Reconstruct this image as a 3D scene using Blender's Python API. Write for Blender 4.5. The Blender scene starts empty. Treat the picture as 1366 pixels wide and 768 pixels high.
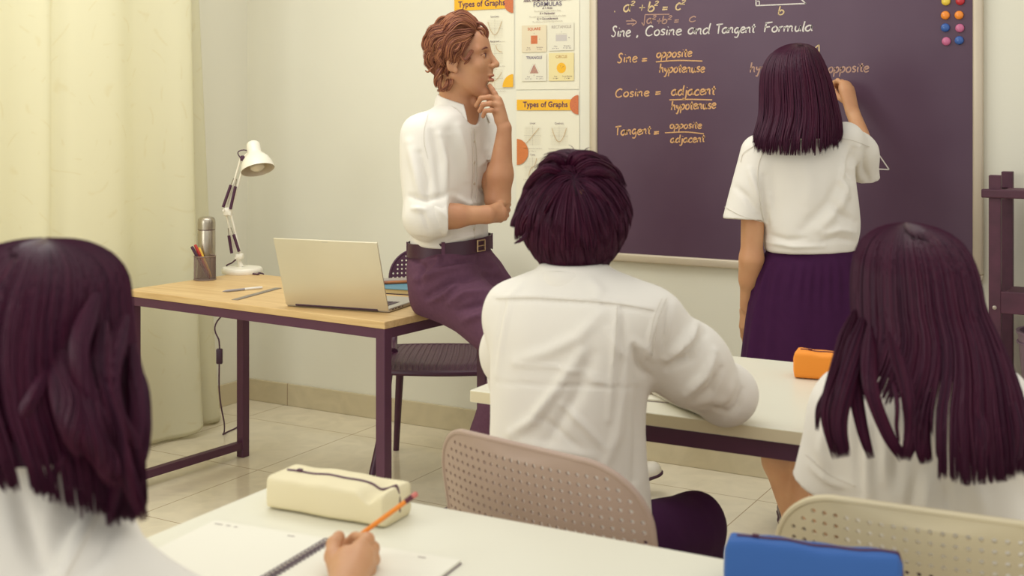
import bpy, bmesh, math, random
import numpy as np
from mathutils import Vector, Matrix
from mathutils.geometry import delaunay_2d_cdt

# ---------------------------------------------------------------- scene, camera, light
SC = bpy.context.scene
COL = SC.collection
FPX, CX, HY, EYE, YAW = 1625.0, 683.0, 150.0, 1.386, math.radians(29.6)
CS, SN = math.cos(YAW), math.sin(YAW)

cam_data = bpy.data.cameras.new('camera')
cam = bpy.data.objects.new('camera', cam_data)
COL.objects.link(cam)
cam.location = (0, 0, EYE)
cam.rotation_euler = (math.pi / 2, 0, YAW)
cam_data.sensor_width = 36.0
cam_data.lens = 36.0 * FPX / 1366.0
cam_data.shift_y = -(384.0 - HY) / 1366.0
cam_data.clip_start = 0.05
cam_data.dof.use_dof = True
cam_data.dof.focus_distance = 4.1
cam_data.dof.aperture_fstop = 5.6
SC.camera = cam

SC.view_settings.view_transform = 'Standard'
SC.view_settings.look = 'None'
SC.view_settings.exposure = 0.0
SC.view_settings.gamma = 1.0
SC.view_settings.use_curve_mapping = False

world = bpy.data.worlds.new('classroom_ambient')
SC.world = world
world.use_nodes = True
bg = world.node_tree.nodes['Background']
bg.inputs[0].default_value = (1.0, 0.985, 0.95, 1)
bg.inputs[1].default_value = 0.88


def area(name, loc, target, size, power, color, size_y=None):
    ld = bpy.data.lights.new(name, 'AREA')
    ld.energy = power
    ld.color = color
    ld.size = size
    if size_y:
        ld.shape = 'RECTANGLE'
        ld.size_y = size_y
    o = bpy.data.objects.new(name, ld)
    COL.objects.link(o)
    o.location = loc
    o.rotation_euler = (Vector(target) - Vector(loc)).to_track_quat('-Z', 'Y').to_euler()
    return o


area('ceiling_panel_light', (-2.5, 2.9, 2.95), (-2.6, 3.1, 0), 2.2, 31, (1, 1, .96), 1.2)
area('ceiling_panel_light', (-0.3, 0.9, 2.95), (-0.3, 0.9, 0), 2.2, 8, (1, 1, .94), 1.2)
area('window_daylight', (-4.9, 2.6, 1.7), (-2.0, 3.0, 1.2), 2.4, 40, (.98, 1, .98), 2.2)
area('side_fill_light', (-3.6, -0.9, 2.0), (-1.6, 3.6, 1.0), 2.2, 52, (.98, 1, .97), 1.8)  # added fill from the left to brighten the walls; no window there


# ---------------------------------------------------------------- helpers
def lin(c):
    out = []
    for v in c[:3]:
        v = v / 255.0
        out.append(v / 12.92 if v <= 0.04045 else ((v + 0.055) / 1.055) ** 2.4)
    return tuple(out)


def W(P):
    """viewer axes (right, away, up) -> world"""
    P = np.asarray(P, float)
    o = np.empty_like(P)
    o[..., 0] = P[..., 0] * CS - P[..., 1] * SN
    o[..., 1] = P[..., 0] * SN + P[..., 1] * CS
    o[..., 2] = P[..., 2]
    return o


def q(px, py, d):
    return np.array([(px - CX) / FPX * d, d, EYE - (py - HY) / FPX * d])


def qz(px, py, z):
    d = (EYE - z) * FPX / (py - HY)
    return np.array([(px - CX) / FPX * d, d, z])


MATS = {}


def mat(name, rgb, rough=0.6, metal=0.0, noise=0.0, nscale=8.0, bump=0.0, bscale=60.0, spec=0.5, sheen=0.0,
        rgb2=None, trans=0.0):
    if name in MATS:
        return MATS[name]
    m = bpy.data.materials.new(name)
    m.use_nodes = True
    nt = m.node_tree
    N, L = nt.nodes, nt.links
    b = N['Principled BSDF']
    c = lin(rgb)
    b.inputs['Roughness'].default_value = rough
    b.inputs['Metallic'].default_value = metal
    b.inputs['Specular IOR Level'].default_value = spec
    if sheen:
        b.inputs['Sheen Weight'].default_value = sheen
    tc = N.new('ShaderNodeTexCoord')
    nz = N.new('ShaderNodeTexNoise')
    nz.inputs['Scale'].default_value = nscale
    nz.inputs['Detail'].default_value = 3
    L.new(tc.outputs['Object'], nz.inputs['Vector'])
    rp = N.new('ShaderNodeValToRGB')
    L.new(nz.outputs['Fac'], rp.inputs[0])
    c2 = lin(rgb2) if rgb2 else tuple(v * (1 - noise) for v in c)
    rp.color_ramp.elements[0].position = 0.3
    rp.color_ramp.elements[1].position = 0.7
    rp.color_ramp.elements[0].color = (*c2, 1)
    rp.color_ramp.elements[1].color = (*c, 1)
    L.new(rp.outputs[0], b.inputs['Base Color'])
    if bump:
        n2 = N.new('ShaderNodeTexNoise')
        n2.inputs['Scale'].default_value = bscale
        n2.inputs['Detail'].default_value = 2
        L.new(tc.outputs['Object'], n2.inputs['Vector'])
        bp = N.new('ShaderNodeBump')
        bp.inputs['Strength'].default_value = bump
        bp.inputs['Distance'].default_value = 0.004
        L.new(n2.outputs['Fac'], bp.inputs['Height'])
        L.new(bp.outputs[0], b.inputs['Normal'])
    MATS[name] = m
    return m


def origin_of(o):
    v = Vector((0, 0, 0))
    while o is not None:
        v += o.location
        o = o.parent
    return v


def link(name, me, material=None, parent=None, smooth=True):
    o = bpy.data.objects.new(name, me)
    COL.objects.link(o)
    if material:
        if isinstance(material, (list, tuple)):
            for m in material:
                me.materials.append(m)
        else:
            me.materials.append(material)
    if smooth and len(me.polygons):
        me.polygons.foreach_set('use_smooth', [True] * len(me.polygons))
    if parent is not None:
        o.parent = parent
    return o


def raw_mesh(name, V, F):
    """V (n,3); F list of index lists or (m,4)/(m,3) array"""
    me = bpy.data.meshes.new(name)
    V = np.asarray(V, np.float32)
    if isinstance(F, np.ndarray):
        n, k = F.shape
        me.vertices.add(len(V))
        me.vertices.foreach_set('co', V.ravel())
        me.loops.add(n * k)
        me.loops.foreach_set('vertex_index', F.astype(np.int32).ravel())
        me.polygons.add(n)
        me.polygons.foreach_set('loop_start', np.arange(0, n * k, k, dtype=np.int32))
        me.polygons.foreach_set('loop_total', np.full(n, k, np.int32))
        me.update(calc_edges=True)
        me.validate()
    else:
        me.from_pydata([tuple(map(float, v)) for v in V], [], [list(map(int, f)) for f in F])
        me.update()
    return me


def wobj(name, V, F, material, parent=None, smooth=True):
    """world-space vertices -> object whose origin is its parent's (or a point at its own base)"""
    V = np.asarray(V, float)
    if parent is not None:
        o0 = np.array(origin_of(parent))
        me = raw_mesh(name, V - o0, F)
        return link(name, me, material, parent, smooth)
    base = np.array([V[:, 0].mean(), V[:, 1].mean(), V[:, 2].min()])
    me = raw_mesh(name, V - base, F)
    o = link(name, me, material, None, smooth)
    o.location = base
    return o


def cobj(name, V, F, material, parent=None, smooth=True):
    return wobj(name, W(V), F, material, parent, smooth)


def tag(o, label, cat, group=None, kind=None):
    if label:
        o['label'] = label
    if cat:
        o['category'] = cat
    if group:
        o['group'] = group
    if kind:
        o['kind'] = kind
    return o


def empty(name, loc, label, cat, group=None, rz=0.0):
    o = bpy.data.objects.new(name, None)
    COL.objects.link(o)
    o.location = tuple(float(v) for v in loc)
    o.rotation_euler = (0, 0, rz)
    o.empty_display_size = 0.1
    return tag(o, label, cat, group)


class MB:
    """collects shapes in one mesh"""

    def __init__(s):
        s.V, s.F = [], []

    def add(s, V, F):
        n = len(s.V)
        s.V += [tuple(map(float, v)) for v in V]
        s.F += [[int(i) + n for i in f] for f in F]
        return s

    def box(s, c, size, rot=None):
        c = np.asarray(c, float)
        h = np.asarray(size, float) / 2
        R = np.eye(3) if rot is None else np.asarray(rot)
        V = [c + R @ (h * np.array(k)) for k in
             [(-1, -1, -1), (1, -1, -1), (1, 1, -1), (-1, 1, -1), (-1, -1, 1), (1, -1, 1), (1, 1, 1), (-1, 1, 1)]]
        F = [(0, 3, 2, 1), (4, 5, 6, 7), (0, 1, 5, 4), (1, 2, 6, 5), (2, 3, 7, 6), (3, 0, 4, 7)]
        return s.add(V, F)

    def bbox(s, c, size, bev=0.004, rot=None, seg=2):
        bm = bmesh.new()
        bmesh.ops.create_cube(bm, size=1.0)
        for v in bm.verts:
            v.co = Vector((v.co.x * size[0], v.co.y * size[1], v.co.z * size[2]))
        bmesh.ops.bevel(bm, geom=list(bm.edges), offset=bev, segments=seg, affect='EDGES', profile=0.5)
        R = np.eye(3) if rot is None else np.asarray(rot)
        bm.verts.ensure_lookup_table()
        V = [np.asarray(c, float) + R @ np.array(v.co) for v in bm.verts]
        F = [[v.index for v in f.verts] for f in bm.faces]
        bm.free()
        return s.add(V, F)

    def tube(s, pts, r, n=10, caps=True, closed=False):
        P = np.asarray(pts, float)
        m = len(P)
        rr = np.full(m, r) if np.isscalar(r) else np.asarray(r, float)
        if closed:
            T = np.roll(P, -1, 0) - np.roll(P, 1, 0)
        else:
            T = np.gradient(P, axis=0)
        T /= np.linalg.norm(T, axis=1)[:, None] + 1e-12
        ref = np.array([0, 0, 1.0]) if abs(T[0][2]) < .9 else np.array([1.0, 0, 0])
        N = np.cross(T[0], ref)
        N /= np.linalg.norm(N)
        V, F = [], []
        for i in range(m):
            N = N - T[i] * np.dot(N, T[i])
            N /= np.linalg.norm(N) + 1e-12
            B = np.cross(T[i], N)
            for k in range(n):
                a = 2 * math.pi * k / n
                V.append(P[i] + rr[i] * (math.cos(a) * N + math.sin(a) * B))
        for i in range(m if closed else m - 1):
            j = (i + 1) % m
            for k in range(n):
                k2 = (k + 1) % n
                F.append((i * n + k, i * n + k2, j * n + k2, j * n + k))
        if caps and not closed:
            F.append(tuple(range(n))[::-1])
            F.append(tuple((m - 1) * n + k for k in range(n)))
        return s.add(V, F)

    def lathe(s, prof, c=(0, 0, 0), axis=(0, 0, 1), n=32, cap0=True, cap1=True):
        """prof: (radius, distance along the axis)"""
        ax = np.asarray(axis, float)
        ax /= np.linalg.norm(ax)
        ref = np.array([1.0, 0, 0]) if abs(ax[0]) < .9 else np.array([0, 1.0, 0])
        u = np.cross(ax, ref)
        u /= np.linalg.norm(u)
        v = np.cross(ax, u)
        c = np.asarray(c, float)
        V, F = [], []
        for (r, t) in prof:
            for k in range(n):
                a = 2 * math.pi * k / n
                V.append(c + ax * t + r * (math.cos(a) * u + math.sin(a) * v))
        m = len(prof)
        for i in range(m - 1):
            for k in range(n):
                k2 = (k + 1) % n
                F.append((i * n + k, i * n + k2, (i + 1) * n + k2, (i + 1) * n + k))
        if cap0:
            F.append(tuple(range(n))[::-1])
        if cap1:
            F.append(tuple((m - 1) * n + k for k in range(n)))
        return s.add(V, F)

    def grid(s, P, wrap_u=False):
        """P (m,n,3) sheet"""
        m, n = P.shape[:2]
        F = []
        for i in range(m - 1):
            for j in range(n if wrap_u else n - 1):
                j2 = (j + 1) % n
                F.append((i * n + j, i * n + j2, (i + 1) * n + j2, (i + 1) * n + j))
        return s.add(P.reshape(-1, 3), F)

    def build(s, name, material, parent=None, smooth=False, space='w'):
        V = np.array(s.V)
        if space == 'c':
            V = W(V)
        if space == 'l':
            me = raw_mesh(name, V, s.F)
            o = link(name, me, material, parent, smooth)
        else:
            o = wobj(name, V, s.F, material, parent, smooth)
        fix_normals(o.data)
        if smooth:
            auto_smooth(o.data)
        return o


def fix_normals(me):
    bm = bmesh.new()
    bm.from_mesh(me)
    bmesh.ops.recalc_face_normals(bm, faces=list(bm.faces))
    bm.to_mesh(me)
    bm.free()


def auto_smooth(me, ang=40):
    bm = bmesh.new()
    bm.from_mesh(me)
    lim = math.radians(ang)
    for e in bm.edges:
        if len(e.link_faces) == 2 and e.calc_face_angle(0) > lim:
            e.smooth = False
    for f in bm.faces:
        f.smooth = True
    bm.to_mesh(me)
    bm.free()


def modifier(o, kind, **kw):
    m = o.modifiers.new(kind.lower(), kind)
    for k, v in kw.items():
        setattr(m, k, v)
    return m


def copy_tree(o, parent=None):
    c = o.copy()
    COL.objects.link(c)
    c.parent = parent
    for ch in list(o.children):
        copy_tree(ch, c)
    return c


def catmull(pts, n=8, closed=False):
    P = np.asarray(pts, float)
    if len(P) < 3:
        t = np.linspace(0, 1, n + 1)[:, None]
        return P[0] * (1 - t) + P[-1] * t
    out = []
    m = len(P)
    for i in range(m - 1):
        p0 = P[max(i - 1, 0)] if i > 0 else 2 * P[0] - P[1]
        p1, p2 = P[i], P[i + 1]
        p3 = P[i + 2] if i + 2 < m else 2 * P[-1] - P[-2]
        for t in np.linspace(0, 1, n, endpoint=False):
            out.append(.5 * (2 * p1 + (p2 - p0) * t + (2 * p0 - 5 * p1 + 4 * p2 - p3) * t * t + (3 * p1 - p0 - 3 * p2 + p3) * t ** 3))
    out.append(P[-1])
    return np.array(out)


def unit(v):
    v = np.asarray(v, float)
    return v / (np.linalg.norm(v, axis=-1, keepdims=True) + 1e-12)


EV = np.array([.8782, -.4783])      # along the rows of tables (viewer axes), parallel to the board wall
NV = np.array([.4783, .8782])       # towards the board wall
# ---------------------------------------------------------------- materials of the room
def wall_mat():
    return mat('painted_wall', (228, 224, 205), .85, noise=.03, nscale=1.5, bump=.05, bscale=90, spec=.25)


def tile_mat(name, base, grout, sx, sy, rough, ox=0.0, oy=0.0, plane='xy', mortar=.0022):
    m = bpy.data.materials.new(name)
    m.use_nodes = True
    N, L = m.node_tree.nodes, m.node_tree.links
    b = N['Principled BSDF']
    b.inputs['Roughness'].default_value = rough
    b.inputs['Specular IOR Level'].default_value = .5
    g = N.new('ShaderNodeNewGeometry')
    mp = N.new('ShaderNodeMapping')
    L.new(g.outputs['Position'], mp.inputs['Vector'])
    mp.inputs['Location'].default_value = (ox, oy, 0)
    if plane == 'xz':
        mp.inputs['Rotation'].default_value = (math.radians(90), 0, 0)
    br = N.new('ShaderNodeTexBrick')
    br.offset = 0
    br.squash = 1
    br.inputs['Scale'].default_value = 1
    br.inputs['Brick Width'].default_value = sx
    br.inputs['Row Height'].default_value = sy
    br.inputs['Mortar Size'].default_value = mortar
    br.inputs['Mortar Smooth'].default_value = .1
    L.new(mp.outputs[0], br.inputs['Vector'])
    nz = N.new('ShaderNodeTexNoise')
    nz.inputs['Scale'].default_value = 7
    nz.inputs['Detail'].default_value = 6
    nz.inputs['Distortion'].default_value = 1.5
    L.new(g.outputs['Position'], nz.inputs['Vector'])
    rp = N.new('ShaderNodeValToRGB')
    rp.color_ramp.elements[0].position = .35
    rp.color_ramp.elements[1].position = .7
    rp.color_ramp.elements[0].color = (*[v * .90 for v in lin(base)], 1)
    rp.color_ramp.elements[1].color = (*lin(base), 1)
    L.new(nz.outputs['Fac'], rp.inputs[0])
    L.new(rp.outputs[0], br.inputs['Color1'])
    L.new(rp.outputs[0], br.inputs['Color2'])
    br.inputs['Mortar'].default_value = (*lin(grout), 1)
    L.new(br.outputs['Color'], b.inputs['Base Color'])
    return m


WALL_Y, WALL_X = 4.497, -4.03
X_END, Y_END = 1.6, -1.6

mb = MB().box(((X_END + WALL_X) / 2, (WALL_Y + Y_END) / 2, -.05), (X_END - WALL_X + .2, WALL_Y - Y_END + .2, .1))
tag(mb.build('floor', tile_mat('floor_tiles', (234, 223, 196), (176, 156, 128), .6, .6, .12, .19, -.02)), None, None, kind='structure')
mb = MB().box(((X_END + WALL_X) / 2, WALL_Y + .05, 1.5), (X_END - WALL_X + .2, .1, 3.0))
tag(mb.build('wall_back', wall_mat()), None, None, kind='structure')
# left wall: an opening stands behind the curtain
mb = MB()
wy0, wy1, wz0, wz1 = 1.2, 3.75, .75, 2.5
mb.box((WALL_X - .05, (Y_END + wy0) / 2, 1.5), (.1, wy0 - Y_END, 3.0))
mb.box((WALL_X - .05, (wy1 + WALL_Y) / 2, 1.5), (.1, WALL_Y - wy1, 3.0))
mb.box((WALL_X - .05, (wy0 + wy1) / 2, wz0 / 2), (.1, wy1 - wy0, wz0))
mb.box((WALL_X - .05, (wy0 + wy1) / 2, (wz1 + 3) / 2), (.1, wy1 - wy0, 3 - wz1))
tag(mb.build('wall_left', wall_mat()), None, None, kind='structure')
mb = MB()
for (yy0, yy1, zz0, zz1) in ((wy0, wy0 + .05, wz0, wz1), (wy1 - .05, wy1, wz0, wz1), (wy0, wy1, wz0, wz0 + .05), (wy0, wy1, wz1 - .05, wz1),
                             (2.45, 2.5, wz0, wz1)):
    mb.box((WALL_X - .05, (yy0 + yy1) / 2, (zz0 + zz1) / 2), (.06, yy1 - yy0, zz1 - zz0))
tag(mb.build('window_1', mat('window_frame_paint', (225, 218, 200), .4)), None, None, kind='structure')

base_m = tile_mat('baseboard_tiles', (206, 192, 158), (150, 126, 100), .6, 5, .25, .17, -2.0)
mb = MB().bbox(((X_END + WALL_X) / 2, WALL_Y - .006, .052), (X_END - WALL_X, .012, .104), .003)
tag(mb.build('baseboard_back', base_m), None, None, kind='structure')
mb = MB().bbox((WALL_X + .006, (WALL_Y + Y_END) / 2, .052), (.012, WALL_Y - Y_END, .104), .003)
tag(mb.build('baseboard_left', mat('baseboard_stone', (206, 192, 158), .25, noise=.1, nscale=6)), None, None, kind='structure')


# ---------------------------------------------------------------- curtain
def curtain_mat():
    m = bpy.data.materials.new('curtain_cloth')
    m.use_nodes = True
    N, L = m.node_tree.nodes, m.node_tree.links
    b = N['Principled BSDF']
    b.inputs['Roughness'].default_value = .8
    b.inputs['Sheen Weight'].default_value = .1
    b.inputs['Specular IOR Level'].default_value = .2
    g = N.new('ShaderNodeNewGeometry')
    sep = N.new('ShaderNodeSeparateXYZ')
    L.new(g.outputs['Position'], sep.inputs[0])
    cb = N.new('ShaderNodeCombineXYZ')
    L.new(sep.outputs['Y'], cb.inputs[0])
    L.new(sep.outputs['Z'], cb.inputs[1])
    nz = N.new('ShaderNodeTexNoise')
    nz.inputs['Scale'].default_value = 3.2
    nz.inputs['Detail'].default_value = .5
    L.new(cb.outputs[0], nz.inputs['Vector'])
    mu = N.new('ShaderNodeMath')
    mu.operation = 'MULTIPLY'
    mu.inputs[1].default_value = 9
    L.new(nz.outputs['Fac'], mu.inputs[0])
    fr = N.new('ShaderNodeMath')
    fr.operation = 'FRACT'
    L.new(mu.outputs[0], fr.inputs[0])
    n2 = N.new('ShaderNodeTexNoise')
    n2.inputs['Scale'].default_value = 14
    n2.inputs['Detail'].default_value = 1
    L.new(cb.outputs[0], n2.inputs['Vector'])
    rp = N.new('ShaderNodeValToRGB')
    e = rp.color_ramp.elements
    e[0].position, e[0].color = 0.0, (0, 0, 0, 1)
    e[1].position, e[1].color = .10, (1, 1, 1, 1)
    x = e.new(.2)
    x.color = (0, 0, 0, 1)
    L.new(fr.outputs[0], rp.inputs[0])
    r2 = N.new('ShaderNodeValToRGB')
    r2.color_ramp.elements[0].position = .5
    r2.color_ramp.elements[1].position = .58
    L.new(n2.outputs['Fac'], r2.inputs[0])
    mm = N.new('ShaderNodeMath')
    mm.operation = 'MULTIPLY'
    L.new(rp.outputs[0], mm.inputs[0])
    L.new(r2.outputs[0], mm.inputs[1])
    mx = N.new('ShaderNodeMixRGB')
    mx.inputs[1].default_value = (*lin((235, 230, 200)), 1)
    mx.inputs[2].default_value = (*lin((231, 224, 190)), 1)
    L.new(mm.outputs[0], mx.inputs[0])
    L.new(mx.outputs[0], b.inputs['Base Color'])
    tr = N.new('ShaderNodeBsdfTranslucent')
    L.new(mx.outputs[0], tr.inputs[0])
    ms = N.new('ShaderNodeMixShader')
    ms.inputs[0].default_value = .3
    L.new(b.outputs[0], ms.inputs[1])
    L.new(tr.outputs[0], ms.inputs[2])
    L.new(ms.outputs[0], N['Material Output'].inputs[0])
    return m


def build_curtain():
    # plan path (offset from the wall, along the wall) at the top and at the hem
    path_t = [(.25, 1.0), (.21, 1.5), (.27, 2.0), (.22, 2.45), (.26, 2.8), (.225, 3.0), (.245, 3.12), (.215, 3.17), (.25, 3.26),
              (.27, 3.42), (.235, 3.55), (.245, 3.68), (.285, 3.77), (.29, 3.815), (.24, 3.84), (.15, 3.825), (.105, 3.845),
              (.17, 3.875), (.195, 3.91), (.19, 3.955), (.12, 3.97)]
    path_b = [(.28, 1.0), (.20, 1.5), (.30, 2.0), (.20, 2.45), (.28, 2.8), (.225, 3.0), (.26, 3.12), (.20, 3.18), (.26, 3.28),
              (.30, 3.45), (.23, 3.60), (.24, 3.72), (.30, 3.83), (.30, 3.88), (.23, 3.90), (.15, 3.88), (.10, 3.91),
              (.17, 3.97), (.205, 4.05), (.195, 4.115), (.11, 4.13)]
    a, b = catmull(path_t, 8), catmull(path_b, 8)
    zs = np.concatenate([[.012, .03], np.linspace(.06, 2.75, 40)])
    rows = []
    for z in zs:
        t = 1 - min(1, max(0, z / 2.2)) ** .75
        p = a * (1 - t) + b * t
        ph = np.linspace(0, 30, len(p))
        off = p[:, 0] + .008 * np.sin(ph * 1.7 + z * 2.1) * t
        lift = np.zeros(len(p))
        k = np.exp(-((np.arange(len(p)) - 108) / 9.0) ** 2)
        lift += .055 * k * math.exp(-z / .12)
        rows.append(np.stack([WALL_X + off, p[:, 1], z + lift], 1))
    mb = MB()
    mb.grid(np.array(rows))
    o = mb.build('curtain', curtain_mat(), None, smooth=True)
    o.data.polygons.foreach_set('use_smooth', [True] * len(o.data.polygons))
    modifier(o, 'SOLIDIFY', thickness=.0015, offset=0)
    tag(o, 'long cream curtain with a faint scroll pattern hanging by the desk', 'curtain')
    hem = MB()
    r0 = np.array(rows[3])
    return o


build_curtain()


# ---------------------------------------------------------------- boards and papers on the wall
def onwall(px, py, off=0.0):
    """point of the back wall (world x, z) seen at a photo position"""
    u = (px - CX) / FPX
    d = (WALL_Y - off) / (u * SN + CS)
    return u * d * CS - d * SN, EYE - (py - HY) * d / FPX


class Sheet:
    """flat prints on a wall plane; coordinates are world x and z"""

    def __init__(s, y):
        s.y, s.mbs = y, {}

    def mb(s, k):
        return s.mbs.setdefault(k, MB())

    def poly(s, k, pts, lift=0.0):
        m = s.mb(k)
        m.add([(p[0], s.y - lift, p[1]) for p in pts], [tuple(range(len(pts)))])

    def rect(s, k, x0, z0, x1, z1, lift=0.0):
        s.poly(k, [(x0, z0), (x1, z0), (x1, z1), (x0, z1)], lift)

    def line(s, k, pts, w, lift=0.0):
        P = np.asarray(pts, float)
        T = unit(np.gradient(P, axis=0))
        N = np.stack([-T[:, 1], T[:, 0]], 1) * (w / 2 if np.isscalar(w) else (np.asarray(w) / 2)[:, None])
        n = len(P)
        V = [(a[0], s.y - lift, a[1]) for a in P + N] + [(a[0], s.y - lift, a[1]) for a in P - N]
        s.mb(k).add(V, [(i, i + 1, n + i + 1, n + i) for i in range(n - 1)])

    def disc(s, k, c, r, a0=0, a1=360, n=28, lift=0.0):
        pts = [(c[0] + r * math.cos(math.radians(a)), c[1] + r * math.sin(math.radians(a))) for a in np.linspace(a0, a1, n)]
        s.poly(k, pts, lift)

    def text(s, k, string, x, z, size, align='CENTER', bold=0.0, sx=1.0, lift=0.0, spacing=1.0):
        cu = bpy.data.curves.new('t', 'FONT')
        cu.body = string
        cu.size = size
        cu.align_x = align
        cu.offset = bold
        cu.space_character = spacing
        cu.resolution_u = 3
        ob = bpy.data.objects.new('t', cu)
        COL.objects.link(ob)
        dg = bpy.context.evaluated_depsgraph_get()
        me = bpy.data.meshes.new_from_object(ob.evaluated_get(dg))
        V = [(x + v.co.x * sx, s.y - lift, z + v.co.y) for v in me.vertices]
        F = [list(p.vertices) for p in me.polygons]
        bpy.data.objects.remove(ob)
        bpy.data.curves.remove(cu)
        bpy.data.meshes.remove(me)
        if F:
            s.mb(k).add(V, F)

    def build(s, name, mats, parent):
        """one object, one material slot per colour key"""
        V, F, MI, ml = [], [], [], []
        for k, m in s.mbs.items():
            n = len(V)
            V += m.V
            F += [[i + n for i in f] for f in m.F]
            MI += [len(ml)] * len(m.F)
            ml.append(mats[k])
        o = wobj(name, np.array(V), F, ml, parent, smooth=False)
        # every print faces the room
        me = o.data
        me.polygons.foreach_set('material_index', MI)
        bm = bmesh.new()
        bm.from_mesh(me)
        for f in bm.faces:
            if f.normal.y > 0:
                f.normal_flip()
        bm.to_mesh(me)
        bm.free()
        return o


PRINT = {
    'yellow': mat('print_yellow', (236, 178, 40), .7),
    'orange': mat('print_orange', (210, 122, 64), .7, noise=.12, nscale=260),
    'speck': mat('print_speckled_orange', (214, 124, 66), .7, rgb2=(186, 98, 72), nscale=330),
    'ink': mat('print_ink', (84, 44, 78), .7),
    'grey': mat('print_grey_ink', (176, 164, 148), .7),
    'pale': mat('print_pale_line', (214, 206, 186), .7),
    'tan': mat('print_tan_line', (190, 150, 92), .7),
    'card': mat('print_card_beige', (222, 208, 176), .7),
    'card2': mat('print_card_light', (224, 218, 196), .7),
    'card3': mat('print_card_yellow', (228, 212, 156), .7),
    'rect': mat('print_rect_grey', (196, 188, 180), .7),
    'title': mat('print_orange_title', (196, 96, 52), .7),
    'navy': mat('print_navy_title', (96, 82, 110), .7),
    'tri': mat('print_triangle_speckle', (200, 160, 120), .7, rgb2=(150, 96, 110), nscale=320),
}
PAPER = mat('poster_paper', (232, 226, 202), .75, noise=.02, nscale=3)
PAPER_T = .004


def paper(x0, z0, x1, z1, parent, curl=.004):
    P = []
    for i in range(15):
        row = []
        for j in range(11):
            u, v = j / 10, i / 14
            y = WALL_Y - .002 - curl * (abs(u - .5) * 2) ** 4 * v
            row.append((x0 + (x1 - x0) * u, y - .0005, z0 + (z1 - z0) * v))
        P.append(row)
    mb = MB()
    mb.grid(np.array(P))
    o = mb.build('paper_sheet', PAPER, parent, smooth=False)
    modifier(o, 'SOLIDIFY', thickness=.0004, offset=1)
    return o


def graphs_poster(x0, x1, zt, zb, label, zban0, zban1, disc_r, yellow_low):
    w = x1 - x0
    e = empty('poster', ((x0 + x1) / 2, WALL_Y - .001, zb), label, 'poster', 'maths posters on the wall')
    paper(x0, zb, x1, zt, e, curl=.0006)
    S = Sheet(WALL_Y - .0062)
    S.rect('yellow', x0 + .004, zban0, x1 - .03, zban1)
    S.disc('speck', (x1 - .003, (zban0 + zban1) / 2), disc_r, 90, 270, lift=.0002)
    S.text('ink', 'Types of Graphs', x0 + w * .47, zban0 + (zban1 - zban0) * .3, (zban1 - zban0) * .72, bold=.0009, lift=.0004, sx=.92, spacing=1.05)
    hb = zban0 - zb
    for col, cx in enumerate((x0 + w * .27, x0 + w * .69)):
        for row in range(3):
            zc = zban0 - hb * (.25 + .31 * row)
            gw = w * .125
            for i in range(-5, 6):
                S.line('pale', [(cx + gw * i / 5, zc - gw * 1.02), (cx + gw * i / 5, zc + gw * 1.02)], .0006)
                S.line('pale', [(cx - gw, zc + gw * i / 5), (cx + gw, zc + gw * i / 5)], .0006)
            S.line('grey', [(cx - gw * 1.1, zc), (cx + gw * 1.1, zc)], .0010, .0001)
            S.line('grey', [(cx, zc - gw * 1.1), (cx, zc + gw * 1.1)], .0010, .0001)
            t = np.linspace(-1, 1, 25)
            kind = row * 2 + col
            if kind == 0:
                cv = [(cx + gw * .8 * a, zc + gw * .85 * a) for a in t]
            elif kind == 1:
                cv = [(cx + gw * .9 * a, zc - gw * .65 + gw * 1.5 * a * a) for a in t]
            elif kind == 2:
                cv = [(cx + gw * .5 * a, zc + gw * (.2 * a + .8 * a ** 3)) for a in t]
            elif kind == 3:
                cv = [(cx + gw * (.15 + .8 * (a + 1) / 2), zc + gw * .16 / (.17 + .8 * (a + 1) / 2)) for a in t]
            elif kind == 4:
                cv = [(cx + gw * .9 * a, zc - gw * .6 + gw * 1.4 * abs(a)) for a in t]
            else:
                cv = [(cx + gw * .9 * a, zc - gw * .7 + gw * .5 * math.exp(1.2 * a) / 1.2) for a in t]
            S.line('tan', cv, .0019, .0003)
            nm = ('Linear', 'Quadratic', 'Cubic', 'Reciprocal', 'Absolute', 'Exponential')[kind]
            S.text('ink', nm, cx, zc + gw * 1.32, .0105, lift=.0002)
            S.text('grey', nm + ' graphs are in the form', cx, zc - gw * 1.5, .0076, lift=.0002)
            S.text('grey', ('y = mx + c', 'f(x) = ax² + bx + c', 'y = ax³ + d', 'y = 1/x', 'y = |x|', 'y = aˣ')[kind].replace('ˣ', 'x'), cx, zc - gw * 1.8, .0076, lift=.0002)
    if yellow_low:
        S.poly('yellow', [(x1 - .003, zb + .006)] + [(x1 - .003 + .052 * math.cos(math.radians(a)), zb + .006 + .055 * math.sin(math.radians(a))) for a in np.linspace(90, 180, 14)], .0003)
    else:
        S.disc('orange', (x0 + .004, zban0 - .176), .055, -90, 90, lift=.0002)
    S.build('printing', PRINT, e)
    return e


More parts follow.
